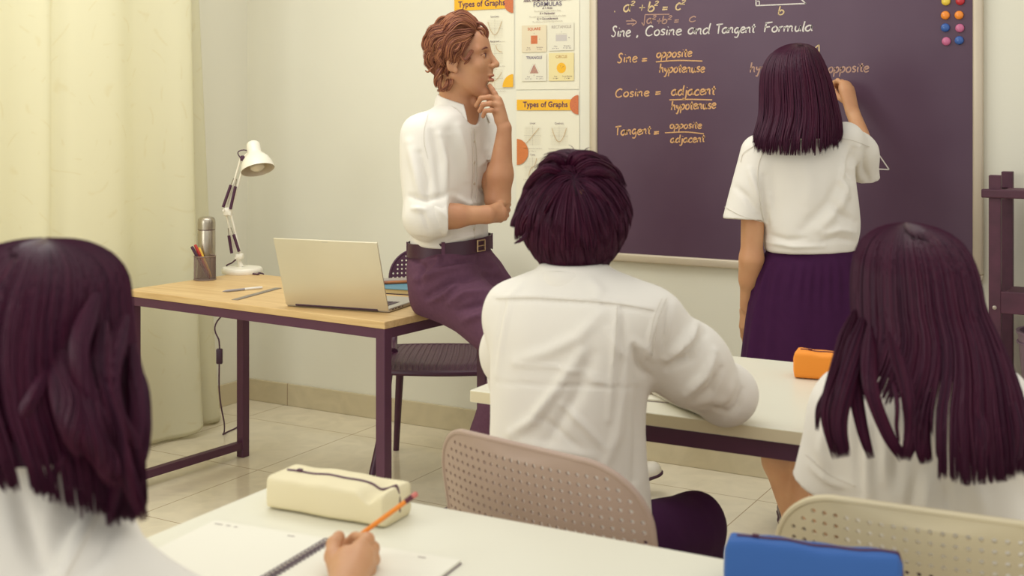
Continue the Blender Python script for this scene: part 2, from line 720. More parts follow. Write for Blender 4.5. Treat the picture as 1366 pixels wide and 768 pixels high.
def make_posters():
    xl, zt1 = onwall(606, -42)
    xr, zb1 = onwall(686.3, 118)
    _, b0 = onwall(645, 13.0)
    _, b1 = onwall(645, -2.5)
    graphs_poster(xl, xr, zt1, zb1, "upper poster headed Types of Graphs behind the man's head", b0, b1, .045, True)
    xl3, zt3 = onwall(689.3, 121.6)
    xr3, _ = onwall(773.3, 121)
    _, zb3 = onwall(730, 283)
    _, b0 = onwall(730, 147)
    _, b1 = onwall(730, 132.6)
    graphs_poster(xl3, xr3, zt3, zb3, "lower poster headed Types of Graphs above the dark haired boy's head", b0, b1, .04, False)
    # formulas
    x0, zb = onwall(688.5, 119.6)
    x1, _ = onwall(773.3, 119.6)
    _, zt = onwall(730, -40)
    e = empty('poster', ((x0 + x1) / 2, WALL_Y - .001, zb), 'poster headed FORMULAS with square, rectangle, triangle and circle cards', 'poster', 'maths posters on the wall')
    paper(x0, zb, x1, zt, e, curl=.0006)
    S = Sheet(WALL_Y - .0062)
    X = lambda px: onwall(px, 60)[0]
    Z = lambda py: onwall(731, py)[1]
    cx = X(731)
    S.text('ink', 'AREA, PERIMETER & CIRCUMFERENCE', cx, Z(1.3), .0135, bold=.0003)
    S.text('navy', 'FORMULAS', cx, Z(8.2), .026, bold=.0002, spacing=1.05)
    for t1, t2, y in (('A = Area', 'The amount of space inside a shape', 12), ('P = Perimeter', 'The total distance around the outside of a shape', 19.2),
                      ('C = Circumference', 'The distance around the edge of a circle', 26.2)):
        S.text('ink', t1, cx, Z(y), .0125, bold=.0002)
        S.text('grey', t2, cx, Z(y + 3.4), .0088)
    cards = (('SQUARE', 697, 730, 33, 69, 'card', 'title'), ('RECTANGLE', 733, 766.5, 31.5, 68, 'card2', 'grey'),
             ('TRIANGLE', 697, 730, 71.5, 108, 'card2', 'navy'), ('CIRCLE', 733, 766.5, 71, 108, 'card3', 'tan'))
    for nm, a, b, c, d, col, tcol in cards:
        S.rect(col, X(a), Z(d), X(b), Z(c))
        mx, my = (a + b) / 2, (c + d) / 2
        S.text(tcol, nm, X(mx), Z(c + 6.8), .0165, bold=.0004, lift=.0003)
        S.text('ink', 'Area', X(a + 9), Z(d - 5.2), .0078, lift=.0003)
        S.text('ink', {'S': 'A = s²', 'R': 'A = l x w', 'T': 'A = ½ bh', 'C': 'A = πr²'}[nm[0]], X(a + 9), Z(d - 2.4), .0078, lift=.0003)
        S.text('ink', 'Circumference' if nm[0] == 'C' else 'Perimeter', X(b - 9), Z(d - 5.2), .0078, lift=.0003)
        S.text('ink', {'S': 'P = 4s', 'R': 'P = 2l + 2w', 'T': 'P = a+b+c', 'C': 'C = 2πr'}[nm[0]], X(b - 9), Z(d - 2.4), .0078, lift=.0003)
        x, z = X(mx), Z(my + 1.5)
        if nm[0] == 'S':
            S.rect('speck', x - .0155, z - .0175, x + .0155, z + .0175, .0003)
            S.text('ink', 's', x, z + .024, .009, lift=.0003)
            S.text('ink', 's', x + .026, z, .009, lift=.0003)
        elif nm[0] == 'R':
            S.rect('rect', x - .026, z - .0135, x + .026, z + .0135, .0003)
            S.line('grey', [(x - .026, z + .0175), (x + .026, z + .0175)], .0008, .0003)
            S.text('ink', 'l', x, z + .022, .009, lift=.0003)
            S.text('ink', 'w', x + .036, z - .002, .009, lift=.0003)
        elif nm[0] == 'T':
            S.poly('tri', [(x - .021, z - .02), (x + .021, z - .02), (x, z + .02)], .0003)
            S.line('grey', [(x - .025, z - .016), (x - .004, z + .022)], .0008, .0003)
            S.line('grey', [(x + .025, z - .016), (x + .004, z + .022)], .0008, .0003)
            S.text('ink', 'b', x, z - .03, .009, lift=.0003)
        else:
            S.disc('yellow', (x, z), .0215, lift=.0003)
            for k in ((-.004, .008), (.006, .004), (0, -.001), (.010, .006)):
                S.disc('ink', (x + k[0], z + k[1]), .0013, n=8, lift=.0005)
    S.build('printing', PRINT, e)


make_posters()

# ---------------------------------------------------------------- chalkboard
BOARD_Y = WALL_Y - .022      # writing surface
BX0, BX1 = onwall(786, 200, .03)[0], onwall(1311, 200, .03)[0]
BZ0, BZ1 = onwall(1300, 380, .03)[1], 2.02
FR = .034


def make_board():
    e = empty('chalkboard', ((BX0 + BX1) / 2, WALL_Y - .001, BZ0), 'wide dark chalkboard with a pale metal frame covered in formulas', 'chalkboard')
    panel = mat('chalkboard_surface', (88, 62, 80), .42, noise=.16, nscale=2.2, spec=.45, rgb2=(78, 50, 70))
    MB().box(((BX0 + BX1) / 2, BOARD_Y + .009, (BZ0 + BZ1) / 2), (BX1 - BX0 - .02, .018, BZ1 - BZ0 - .02)).build('writing_panel', panel, e)
    fm = mat('frame_aluminium', (200, 186, 162), .4, .25, noise=.05)
    yc = WALL_Y - .016
    for nm, c, s in (('frame_rail', ((BX0 + BX1) / 2, yc, BZ0 + FR / 2), (BX1 - BX0 - 2 * FR, .032, FR)), ('frame_rail', ((BX0 + BX1) / 2, yc, BZ1 - FR / 2), (BX1 - BX0 - 2 * FR, .032, FR)),
                     ('frame_stile', (BX0 + FR / 2, yc, (BZ0 + BZ1) / 2), (FR, .032, BZ1 - BZ0 - 2 * FR)), ('frame_stile', (BX1 - FR / 2, yc, (BZ0 + BZ1) / 2), (FR, .032, BZ1 - BZ0 - 2 * FR))):
        MB().bbox(c, s, .007, seg=3).build(nm, fm, e, smooth=True)
    for sx in (BX0, BX1):
        for sz in (BZ0, BZ1):
            dx, dz = (1 if sx == BX0 else -1), (1 if sz == BZ0 else -1)
            pts = [(sx + dx * FR, sz + dz * FR)] + [(sx + dx * FR - dx * FR * math.cos(a), sz + dz * FR - dz * FR * math.sin(a)) for a in np.linspace(0, math.pi / 2, 9)]
            mb = MB()
            n = len(pts)
            mb.add([(p[0], WALL_Y - .033, p[1]) for p in pts] + [(p[0], WALL_Y - .001, p[1]) for p in pts],
                   [tuple(range(n)), tuple(range(2 * n - 1, n - 1, -1))] + [(i, (i + 1) % n, n + (i + 1) % n, n + i) for i in range(n)])
            mb.build('frame_corner', mat('frame_corner_plastic', (192, 178, 156), .5), e)
    # ---- handwriting: single stroke letters, x-height 1
    G = {
        'a': (1.05, [[(.85, .85), (.5, 1), (.12, .7), (.1, .25), (.4, .02), (.72, .3), (.86, .95), (.84, .3), (1.0, .02)]]),
        'b': (.95, [[(.15, 1.75), (.12, .8), (.14, .05)], [(.14, .5), (.45, .95), (.8, .65), (.72, .15), (.4, 0), (.14, .12)]]),
        'c': (.85, [[(.78, .82), (.5, 1), (.15, .65), (.15, .2), (.45, .0), (.82, .18)]]),
        'd': (1.05, [[(.82, .8), (.45, .95), (.1, .55), (.2, .08), (.5, .05), (.82, .55)], [(.92, 1.75), (.84, .9), (.84, .2), (.98, 0)]]),
        'e': (.9, [[(.14, .48), (.5, .55), (.78, .72), (.6, .98), (.28, .9), (.12, .45), (.3, .04), (.6, .02), (.86, .2)]]),
        'f': (.7, [[(.75, 1.6), (.5, 1.75), (.35, 1.4), (.32, 0)], [(.05, .92), (.65, .98)]]),
        'g': (1.0, [[(.82, .85), (.45, 1), (.12, .6), (.25, .15), (.55, .15), (.8, .6), (.84, .9), (.82, -.2), (.6, -.7), (.2, -.62)]]),
        'h': (.95, [[(.18, 1.75), (.14, .8), (.1, 0)], [(.12, .5), (.4, .92), (.68, .85), (.7, .3), (.82, 0)]]),
        'i': (.45, [[(.22, .95), (.2, .3), (.3, 0)], [(.27, 1.38), (.3, 1.46)]]),
        'j': (.55, [[(.35, .95), (.34, -.2), (.15, -.65), (-.15, -.5)], [(.38, 1.38), (.41, 1.46)]]),
        'l': (.42, [[(.25, 1.75), (.18, .8), (.18, .1), (.34, 0)]]),
        'm': (1.45, [[(.12, .95), (.12, 0)], [(.12, .55), (.38, .95), (.6, .8), (.62, 0)], [(.62, .55), (.88, .95), (1.12, .8), (1.14, .2), (1.28, 0)]]),
        'n': (.98, [[(.14, .95), (.12, 0)], [(.12, .5), (.4, .93), (.68, .85), (.7, .25), (.85, 0)]]),
        'o': (.92, [[(.5, 1), (.15, .7), (.15, .22), (.45, 0), (.76, .25), (.76, .72), (.5, 1), (.4, .98)]]),
        'p': (.95, [[(.2, .95), (.14, 0), (.1, -.75)], [(.16, .6), (.5, .98), (.8, .7), (.7, .2), (.4, .02), (.16, .15)]]),
        'r': (.7, [[(.15, .95), (.13, 0)], [(.14, .5), (.35, .9), (.62, .95)]]),
        's': (.75, [[(.66, .88), (.4, 1), (.17, .78), (.35, .55), (.62, .35), (.5, .04), (.12, .08)]]),
        't': (.65, [[(.36, 1.5), (.3, .6), (.34, .1), (.58, .02)], [(.02, 1.0), (.64, 1.05)]]),
        'u': (.98, [[(.14, .95), (.13, .3), (.35, 0), (.65, .25), (.76, .95), (.76, .25), (.9, 0)]]),
        'y': (.9, [[(.12, .95), (.2, .5), (.45, .4), (.72, .92)], [(.78, .95), (.6, .1), (.38, -.7), (.12, -.62)]]),
        'S': (.95, [[(.78, 1.5), (.5, 1.72), (.2, 1.45), (.35, 1.0), (.65, .65), (.6, .12), (.3, 0), (.05, .2)]]),
        'C': (1.25, [[(1.02, 1.45), (.7, 1.7), (.25, 1.35), (.1, .7), (.3, .12), (.7, 0), (1.08, .25)]]),
        'T': (1.1, [[(.02, 1.6), (.55, 1.66), (1.12, 1.74)], [(.52, 1.66), (.5, .8), (.52, 0)]]),
        'F': (1.05, [[(.25, 1.65), (.2, .8), (.18, 0)], [(.12, 1.62), (.6, 1.68), (1.05, 1.76)], [(.2, .88), (.8, .95)]]),
        '2': (.75, [[(.1, 1.2), (.35, 1.55), (.62, 1.3), (.45, .75), (.08, .12), (.7, .1)]]),
        '=': (.9, [[(.1, .75), (.75, .8)], [(.08, .35), (.76, .4)]]),
        '+': (1.0, [[(.08, .6), (.85, .62)], [(.46, 1.05), (.45, .15)]]),
        ',': (.4, [[(.2, .15), (.12, -.25)]]),
        '.': (.4, [[(.15, .1), (.22, .12)]]),
        ' ': (.75, []),
    }
    rng = random.Random(4)
    GR = {}
    cur = ['x']

    def part(n):
        cur[0] = n

    class _S:
        def line(self, *a, **k):
            GR.setdefault(cur[0], Sheet(BOARD_Y - .0009)).line(*a, **k)
    S = _S()

    def B(px, py):
        return np.array(onwall(px, py, .023))

    def write(k, s, x0, y0, x1, y1, xh, w=2.0, slant=.12):
        """text set along a baseline between two photo points; xh = x-height in photo pixels"""
        tot = sum(G[c][0] for c in s)
        A, Bp = B(x0, y0), B(x1, y1)
        L = np.linalg.norm(Bp - A)
        ex = (Bp - A) / L
        ez = np.array([-ex[1], ex[0]])
        h = B(x0, y0 - xh)[1] - A[1]
        sc = L / tot
        t = 0.0
        for c in s:
            adv, strokes = G[c]
            jit = rng.uniform(-.05, .05)
            for st in strokes:
                p = np.array(st, float)
                p[:, 0] += slant * p[:, 1]
                pp = A + np.outer((t + p[:, 0]) * sc, ex) + np.outer((p[:, 1] + jit) * h, ez)
                cv = catmull(pp, 6) if len(pp) > 2 else catmull(pp, 4)
                ww = w * .0030 * (.75 + .35 * np.abs(np.sin(np.linspace(0.3, 2.9, len(cv)) + rng.random())))
                S.line(k, cv, ww)
            t += adv

    def stroke(k, pts, w=1.6):
        S.line(k, catmull([B(*p) for p in pts], 6) if len(pts) > 2 else catmull([B(*p) for p in pts], 6), w * .0028)

    def straight(k, pts, w=1.6):
        for a, b in zip(pts[:-1], pts[1:]):
            stroke(k, [a, b], w)

    part('theorem_writing')
    write('chalk_tan', '.', 817, 16, 823, 16, 7)
    write('chalk_tan', 'a', 831, 15.5, 841, 15.5, 9)
    write('chalk_tan', '2', 840, 7.5, 846.5, 7.5, 4, 1.3)
    write('chalk_tan', '+', 851, 16, 861, 16, 9, 1.2)
    write('chalk_tan', 'b', 863, 15, 873, 15, 7.5)
    write('chalk_tan', '2', 872, 7.5, 878, 7.5, 4, 1.3)
    write('chalk_tan', '=', 882, 15, 891, 15, 7)
    write('chalk_tan', 'c', 900, 13.5, 908, 13.5, 9)
    write('chalk_tan', '2', 907.5, 6, 914, 6, 4, 1.3)
    stroke('chalk_dim', [(835, 28), (846, 27.8)], 1.3)
    stroke('chalk_dim', [(836, 32), (846, 31.6)], 1.3)
    stroke('chalk_dim', [(842, 25), (849, 29.5), (843, 34.5)], 1.3)
    straight('chalk_dim', [(856, 30), (859, 34.5), (860.5, 19.5), (893, 19)], 1.4)
    write('chalk_dim', 'a', 862, 31.5, 870, 31.5, 7, 1.5)
    write('chalk_dim', '2', 869, 26, 875, 26, 3.4, 1.2)
    write('chalk_dim', '+', 875, 32.5, 883, 32.5, 8, 1.1)
    write('chalk_dim', 'b', 882, 31.5, 890, 31.5, 6, 1.5)
    write('chalk_dim', '2', 890, 26, 896, 26, 3.4, 1.2)
    write('chalk_dim', '=', 898, 32, 906, 32, 6.5, 1.5)
    write('chalk_dim', 'c', 918, 29.5, 928, 29, 7, 1.5)
    part('heading_writing')
    write('chalk_white', 'Sine', 815, 49, 841, 48.8, 8.0, 1.8)
    write('chalk_white', ',', 848, 48, 853, 48, 8.5, 2)
    write('chalk_white', 'Cosine', 860, 47.5, 909, 46.5, 7.6, 1.8)
    write('chalk_white', 'and', 917, 45.8, 947, 45.2, 8.0, 1.8)
    write('chalk_white', 'Tangent', 954, 44.8, 1007, 43.5, 7.4, 1.8)
    write('chalk_white', 'Formula', 1018, 42.8, 1084, 41, 7.4, 1.8)
    part('sine_formula')
    write('chalk_orange', 'Sine', 823, 83.5, 850, 82.5, 7.2, 1.8)
    write('chalk_orange', '=', 855, 84, 864, 83.5, 7)
    write('chalk_orange', 'opposite', 875, 76.5, 923, 75.5, 6.6, 1.8)
    stroke('chalk_orange', [(875, 82.5), (905, 80.6), (937, 81.4)], 1.7)
    write('chalk_orange', 'hypotenuse', 879, 97, 940, 96, 6.8, 1.8)
    part('cosine_formula')
    write('chalk_orange', 'Cosine', 820, 129.5, 866, 127.6, 6.4, 1.8)
    write('chalk_orange', '=', 873, 128, 882, 127.5, 7)
    write('chalk_orange', 'adjacent', 895, 127.5, 954, 126, 7.4, 1.9)
    stroke('chalk_orange', [(893, 133.2), (920, 132.5), (950, 133.2)], 1.8)
    write('chalk_orange', 'hypotenuse', 895, 146.5, 955, 144.5, 6.8, 1.9)
    part('tangent_formula')
    write('chalk_orange', 'Tangent', 820, 180.5, 868, 178.5, 6.8, 1.8)
    write('chalk_orange', '=', 871, 181, 880, 180.5, 6)
    write('chalk_orange', 'opposite', 893, 171.5, 936, 171, 5.6, 1.7)
    stroke('chalk_orange', [(887, 177), (915, 176), (939, 178.5)], 1.6)
    write('chalk_orange', 'adjacent', 894, 190.5, 940, 189, 5.8, 1.7)
    part('chalk_triangle')
    straight('chalk_white', [(1008, -60), (1008.5, 7.5), (1075, 4.6)], 1.7)
    straight('chalk_white', [(1008, -60), (1075, 5)], 1.7)
    straight('chalk_white', [(1008, 1.5), (1013, 1.5), (1013, 7)], 1.4)
    write('chalk_tan', 'b', 1037, 20, 1046, 20, 6.6, 1.7)
    part('chalk_triangle_labelled')
    straight('chalk_tan', [(1020, 122), (1092.5, 59.5), (1093.5, 128), (1020, 122)], 1.6)
    write('chalk_dim', 'hypotenuse', 1000, 96.5, 1072, 94, 7.5, 1.7)
    write('chalk_dim', 'opposite', 1104, 97, 1159, 95.5, 7.4, 1.7)
    part('chalk_triangle_unlabelled')
    straight('chalk_white', [(1141, 160), (1186, 226), (1122, 223.5), (1141, 160)], 1.5)
    ck = {'chalk_white': mat('white_chalk', (226, 218, 208), .95, noise=.25, nscale=300, spec=.1),
          'chalk_orange': mat('orange_chalk', (226, 176, 124), .95, noise=.25, nscale=300, spec=.1),
          'chalk_tan': mat('yellow_chalk', (224, 196, 148), .95, noise=.25, nscale=300, spec=.1),
          'chalk_dim': mat('faint_pink_chalk', (190, 152, 134), .95, noise=.25, nscale=300, spec=.1)}
    for nm, sh in GR.items():
        sh.build('chalk_triangle' if nm.startswith('chalk_triangle') else nm, ck, e)
    # ---- round magnets
    cols = {'yellow': (232, 200, 70), 'red': (190, 44, 52), 'orange': (238, 140, 44), 'blue': (52, 92, 160), 'pink': (196, 104, 140)}
    rows = [(1261.5, 1.5, 'yellow', 'yellow round magnet at the top of the board beside the red one'), (1280.5, 1.0, 'red', 'red round magnet at the top of the board'),
            (1260.7, 20.3, 'orange', 'orange round magnet directly under the yellow one'), (1279, 20.0, 'orange', 'orange round magnet directly under the red one'),
            (1260.7, 36.8, 'blue', 'blue round magnet above a pink one'), (1280, 37.4, 'pink', 'pink round magnet above a blue one'),
            (1262, 55, 'pink', 'pink round magnet below a blue one'), (1279.2, 53.7, 'blue', 'blue round magnet below a pink one')]
    proto = {}
    for px, py, c, lab in rows:
        x, z = onwall(px, py, .03)
        mb = MB().lathe([(.0148, 0), (.0152, .003), (.0148, .006), (.0125, .0092), (.008, .0112), (.003, .012), (.0004, .0121)], (0, 0, 0), (0, -1, 0), 28)
        o = mb.build('board_magnet', mat('magnet_' + c, cols[c], .22), None, smooth=True, space='l')
        o.location = (x, BOARD_Y - .0002, z)
        tag(o, lab, 'magnet', 'round magnets on the chalkboard')


make_board()
# ---------------------------------------------------------------- teacher's desk
DESK_Z = .7375
DE, DN = np.array([.829, -.559]), np.array([.559, .829])
D_FR = np.array([-.3946, 3.772])
DL, DD = 1.23, .58


def dp(a, b, z):
    """desk point: a m left of the near corner along the front, b m towards the wall"""
    p = D_FR - DE * a + DN * b
    return np.array([p[0], p[1], z])


def desk_rot():
    # desk axes in viewer space: x along the front (to the right), y towards the wall
    return np.array([[DE[0], DN[0], 0], [DE[1], DN[1], 0], [0, 0, 1.0]])


def wood_mat():
    m = bpy.data.materials.new('oak_laminate')
    m.use_nodes = True
    N, L = m.node_tree.nodes, m.node_tree.links
    b = N['Principled BSDF']
    b.inputs['Roughness'].default_value = .45
    g = N.new('ShaderNodeNewGeometry')
    mp = N.new('ShaderNodeMapping')
    mp.inputs['Rotation'].default_value = (0, 0, math.radians(4.4))
    mp.inputs['Scale'].default_value = (1.2, 26, 26)
    L.new(g.outputs['Position'], mp.inputs[0])
    nz = N.new('ShaderNodeTexNoise')
    nz.inputs['Scale'].default_value = 2.2
    nz.inputs['Detail'].default_value = 5
    nz.inputs['Distortion'].default_value = .8
    L.new(mp.outputs[0], nz.inputs['Vector'])
    rp = N.new('ShaderNodeValToRGB')
    rp.color_ramp.elements[0].position = .3
    rp.color_ramp.elements[1].position = .7
    rp.color_ramp.elements[0].color = (*lin((200, 164, 110)), 1)
    rp.color_ramp.elements[1].color = (*lin((219, 187, 133)), 1)
    L.new(nz.outputs['Fac'], rp.inputs[0])
    L.new(rp.outputs[0], b.inputs['Base Color'])
    return m


DARK_METAL = mat('dark_plum_steel', (84, 42, 66), .45, noise=.08, nscale=20)


def build_desk():
    base = W(dp(DL / 2, DD / 2, 0))
    e = empty('desk', base, "teacher's desk with pale oak top and dark steel frame", 'desk')
    R = desk_rot()

    def c(a, b, z):
        return dp(a, b, z)
    MB().bbox(c(DL / 2, DD / 2, DESK_Z - .0115), (DL, DD, .023), .0025, R).build('desktop', wood_mat(), e, space='c')
    t = .036
    for a, b in ((.02, .02), (DL - .02, .02), (.02, DD - .02), (DL - .02, DD - .02)):
        MB().bbox(c(a, b, (DESK_Z - .023) / 2), (t, t, DESK_Z - .023), .0025, R).build('leg', DARK_METAL, e, space='c')
    zr = DESK_Z - .023 - .016
    for b in (.02, DD - .02):
        MB().bbox(c(DL / 2, b, zr), (DL - .04 - t, t * .9, .032), .002, R).build('apron_rail', DARK_METAL, e, space='c')
    for a in (.02, DL - .02):
        MB().bbox(c(a, DD / 2, zr), (t * .9, DD - .04 - t, .032), .002, R).build('apron_rail', DARK_METAL, e, space='c')
        MB().bbox(c(a, DD / 2, .048), (t * .8, DD - .04 - t, .03), .002, R).build('foot_rail', DARK_METAL, e, space='c')


build_desk()


# ---------------------------------------------------------------- desk lamp
def build_lamp():
    white = mat('lamp_white_enamel', (236, 230, 212), .3)
    inner = mat('lamp_inner_white', (206, 194, 172), .5)
    dark = mat('spring_cover_plum', (74, 34, 60), .5)
    steel = mat('lamp_screw_steel', (150, 138, 126), .35, .7)
    b = qz(323, 364, DESK_Z)
    d = b[1]
    e = empty('desk_lamp', W(b), 'white jointed architect lamp with dark spring covers on the desk', 'lamp')
    MB().lathe([(.079, 0), (.081, .004), (.081, .017), (.076, .023), (.06, .0255), (.0005, .0258)], b, n=48).build('base', white, e, True, 'c')
    P = lambda px, py, dd=0.0: q(px, py, d + dd)
    knee = P(304, 282)
    ankle = P(318.5, 343)
    head = P(324.5, 211)
    MB().tube([b + [-.004, 0, .025], ankle + [0, 0, -.012]], [.011, .008], 16).bbox(ankle, (.016, .03, .026), .003).build('post', white, e, True, 'c')
    for nm, A, B, off in (('lower_arm', ankle, knee, .011), ('upper_arm', knee, head, .011)):
        ax = unit(B - A)
        sd = unit(np.cross(ax, [0, 1, 0])) * .0105
        mb = MB()
        for s_, dd in ((-1, -.006), (1, .006)):
            mb.tube([A + sd * s_ + [0, dd, 0], B + sd * s_ + [0, dd, 0]], .0046, 10)
        arm = mb.build(nm, white, e, True, 'c')
        L = np.linalg.norm(B - A)
        for s_ in (-1, 1):
            a0, a1 = (.12, .5) if nm == 'lower_arm' else (.06, .48)
            p0 = A + ax * L * a0 + sd * (s_ * 2.0 if s_ > 0 else s_ * .9) + [0, -.012, 0]
            p1 = A + ax * L * a1 + sd * (s_ * 1.5 if s_ > 0 else s_ * .35) + [0, -.012, 0]
            MB().tube([p0, p1], .0062, 12).build('spring_cover', dark, arm, True, 'c')
            MB().tube([p1, p1 + ax * .03 - sd * s_ * .4], .0016, 6).build('spring_wire', steel, arm, True, 'c')
    MB().bbox(knee, (.034, .026, .034), .006).tube([knee + [-.014, -.02, .006], knee + [-.014, .02, .006]], .005).tube([knee + [.012, -.02, -.01], knee + [.012, .02, -.01]], .005).build('knee_joint', white, e, True, 'c')
    MB().bbox(ankle + [.004, -.002, .004], (.03, .028, .022), .005).tube([ankle + [-.006, -.022, 0], ankle + [-.006, .022, 0]], .0055).tube([ankle + [.012, -.022, .002], ankle + [.012, .022, .002]], .0055).build('ankle_joint', white, e, True, 'c')
    MB().bbox(head + [.0, -.002, .0], (.02, .024, .022), .004).tube([head + [0, -.02, .002], head + [0, .02, .002]], .006).build('head_joint', dark, e, True, 'c')
    top = P(336.5, 188.5)
    ax = unit(np.array([.255, -.36, -.90]))
    prof = [(.0005, 0), (.012, .0008), (.021, .005), (.0265, .013), (.028, .024), (.0275, .048), (.030, .056), (.041, .066), (.052, .079), (.0605, .095), (.0655, .112), (.068, .126)]
    inn = [(.0665, .126), (.063, .110), (.056, .092), (.046, .077), (.032, .064), (.0005, .060)]
    sh = MB().lathe(prof + inn[:1], top, ax, 48, False, False).build('lamp_shade', white, e, True, 'c')
    MB().lathe(inn, top, ax, 48, False, False).build('shade_lining', inner, sh, True, 'c')
    MB().lathe([(.012, .060), (.013, .072), (.024, .092), (.030, .106), (.028, .118), (.016, .128), (.0005, .131)], top, ax, 32, False, False).build('bulb', mat('bulb_frosted_glass', (226, 218, 196), .25), sh, True, 'c')
    MB().tube([head, top + ax * .045 + unit(np.cross(ax, [0, 1, 0])) * -.02], .0075, 10).build('shade_bracket', white, e, True, 'c')
    c = catmull([P(331, 201), P(325, 200), P(319, 201.5), P(317.5, 205), P(321, 211)], 8)
    MB().tube(c, .0022, 8).build('shade_cable', dark, e, True, 'c')
    # mains lead: from the post over the back edge of the desk down to the floor
    lead = [P(316, 345), P(310, 350, .02), P(303.5, 356, .05)]
    edge = dp(DL - .085, DD + .006, DESK_Z + .004)
    lead += [dp(DL - .10, DD - .03, DESK_Z + .004), edge, edge + [0.002, .012, -.03], q(290, 428, 5.06), q(292.3, 455, 5.07), q(293, 470, 5.07), q(292.4, 490, 5.07), q(292.5, 520, 5.09), q(295.5, 545, 5.13),
             q(299, 563, 5.17), qz(299.2, 575, .006), qz(297.5, 579, .004), qz(303, 576, .004), qz(313, 571.5, .004), qz(322, 566, .004)]
    co = MB().tube(catmull(lead, 8), .0032, 8).build('power_cord', dark, e, True, 'c')
    MB().bbox(q(292.8, 475, 5.07), (.026, .018, .064), .005).build('cord_switch', mat('cord_switch_plastic', (58, 22, 46), .4), co, True, 'c')


build_lamp()


# ---------------------------------------------------------------- pens, flask, ruler
def pen(P0, P1, r, body, cap, label, grp=None, name='marker_pen', capfrac=.38, cap_at_1=True, tip=True):
    P0, P1 = np.asarray(P0), np.asarray(P1)
    L = np.linalg.norm(P1 - P0)
    ax = (P1 - P0) / L
    base = W(P0 if P0[2] < P1[2] else P1)
    e = empty(name, base, label, 'pen', grp)
    s0 = L * (1 - capfrac)
    MB().lathe([(.0006, 0), (r * .35, .004), (r * .8, .014), (r, .02), (r, s0)], P0, ax, 20).build('barrel', body, e, True, 'c')
    MB().lathe([(r * 1.16, s0), (r * 1.18, s0 + .002), (r * 1.12, L - .006), (r * .95, L - .001), (.0005, L)], P0, ax, 20).build('cap', cap, e, True, 'c')
    return e


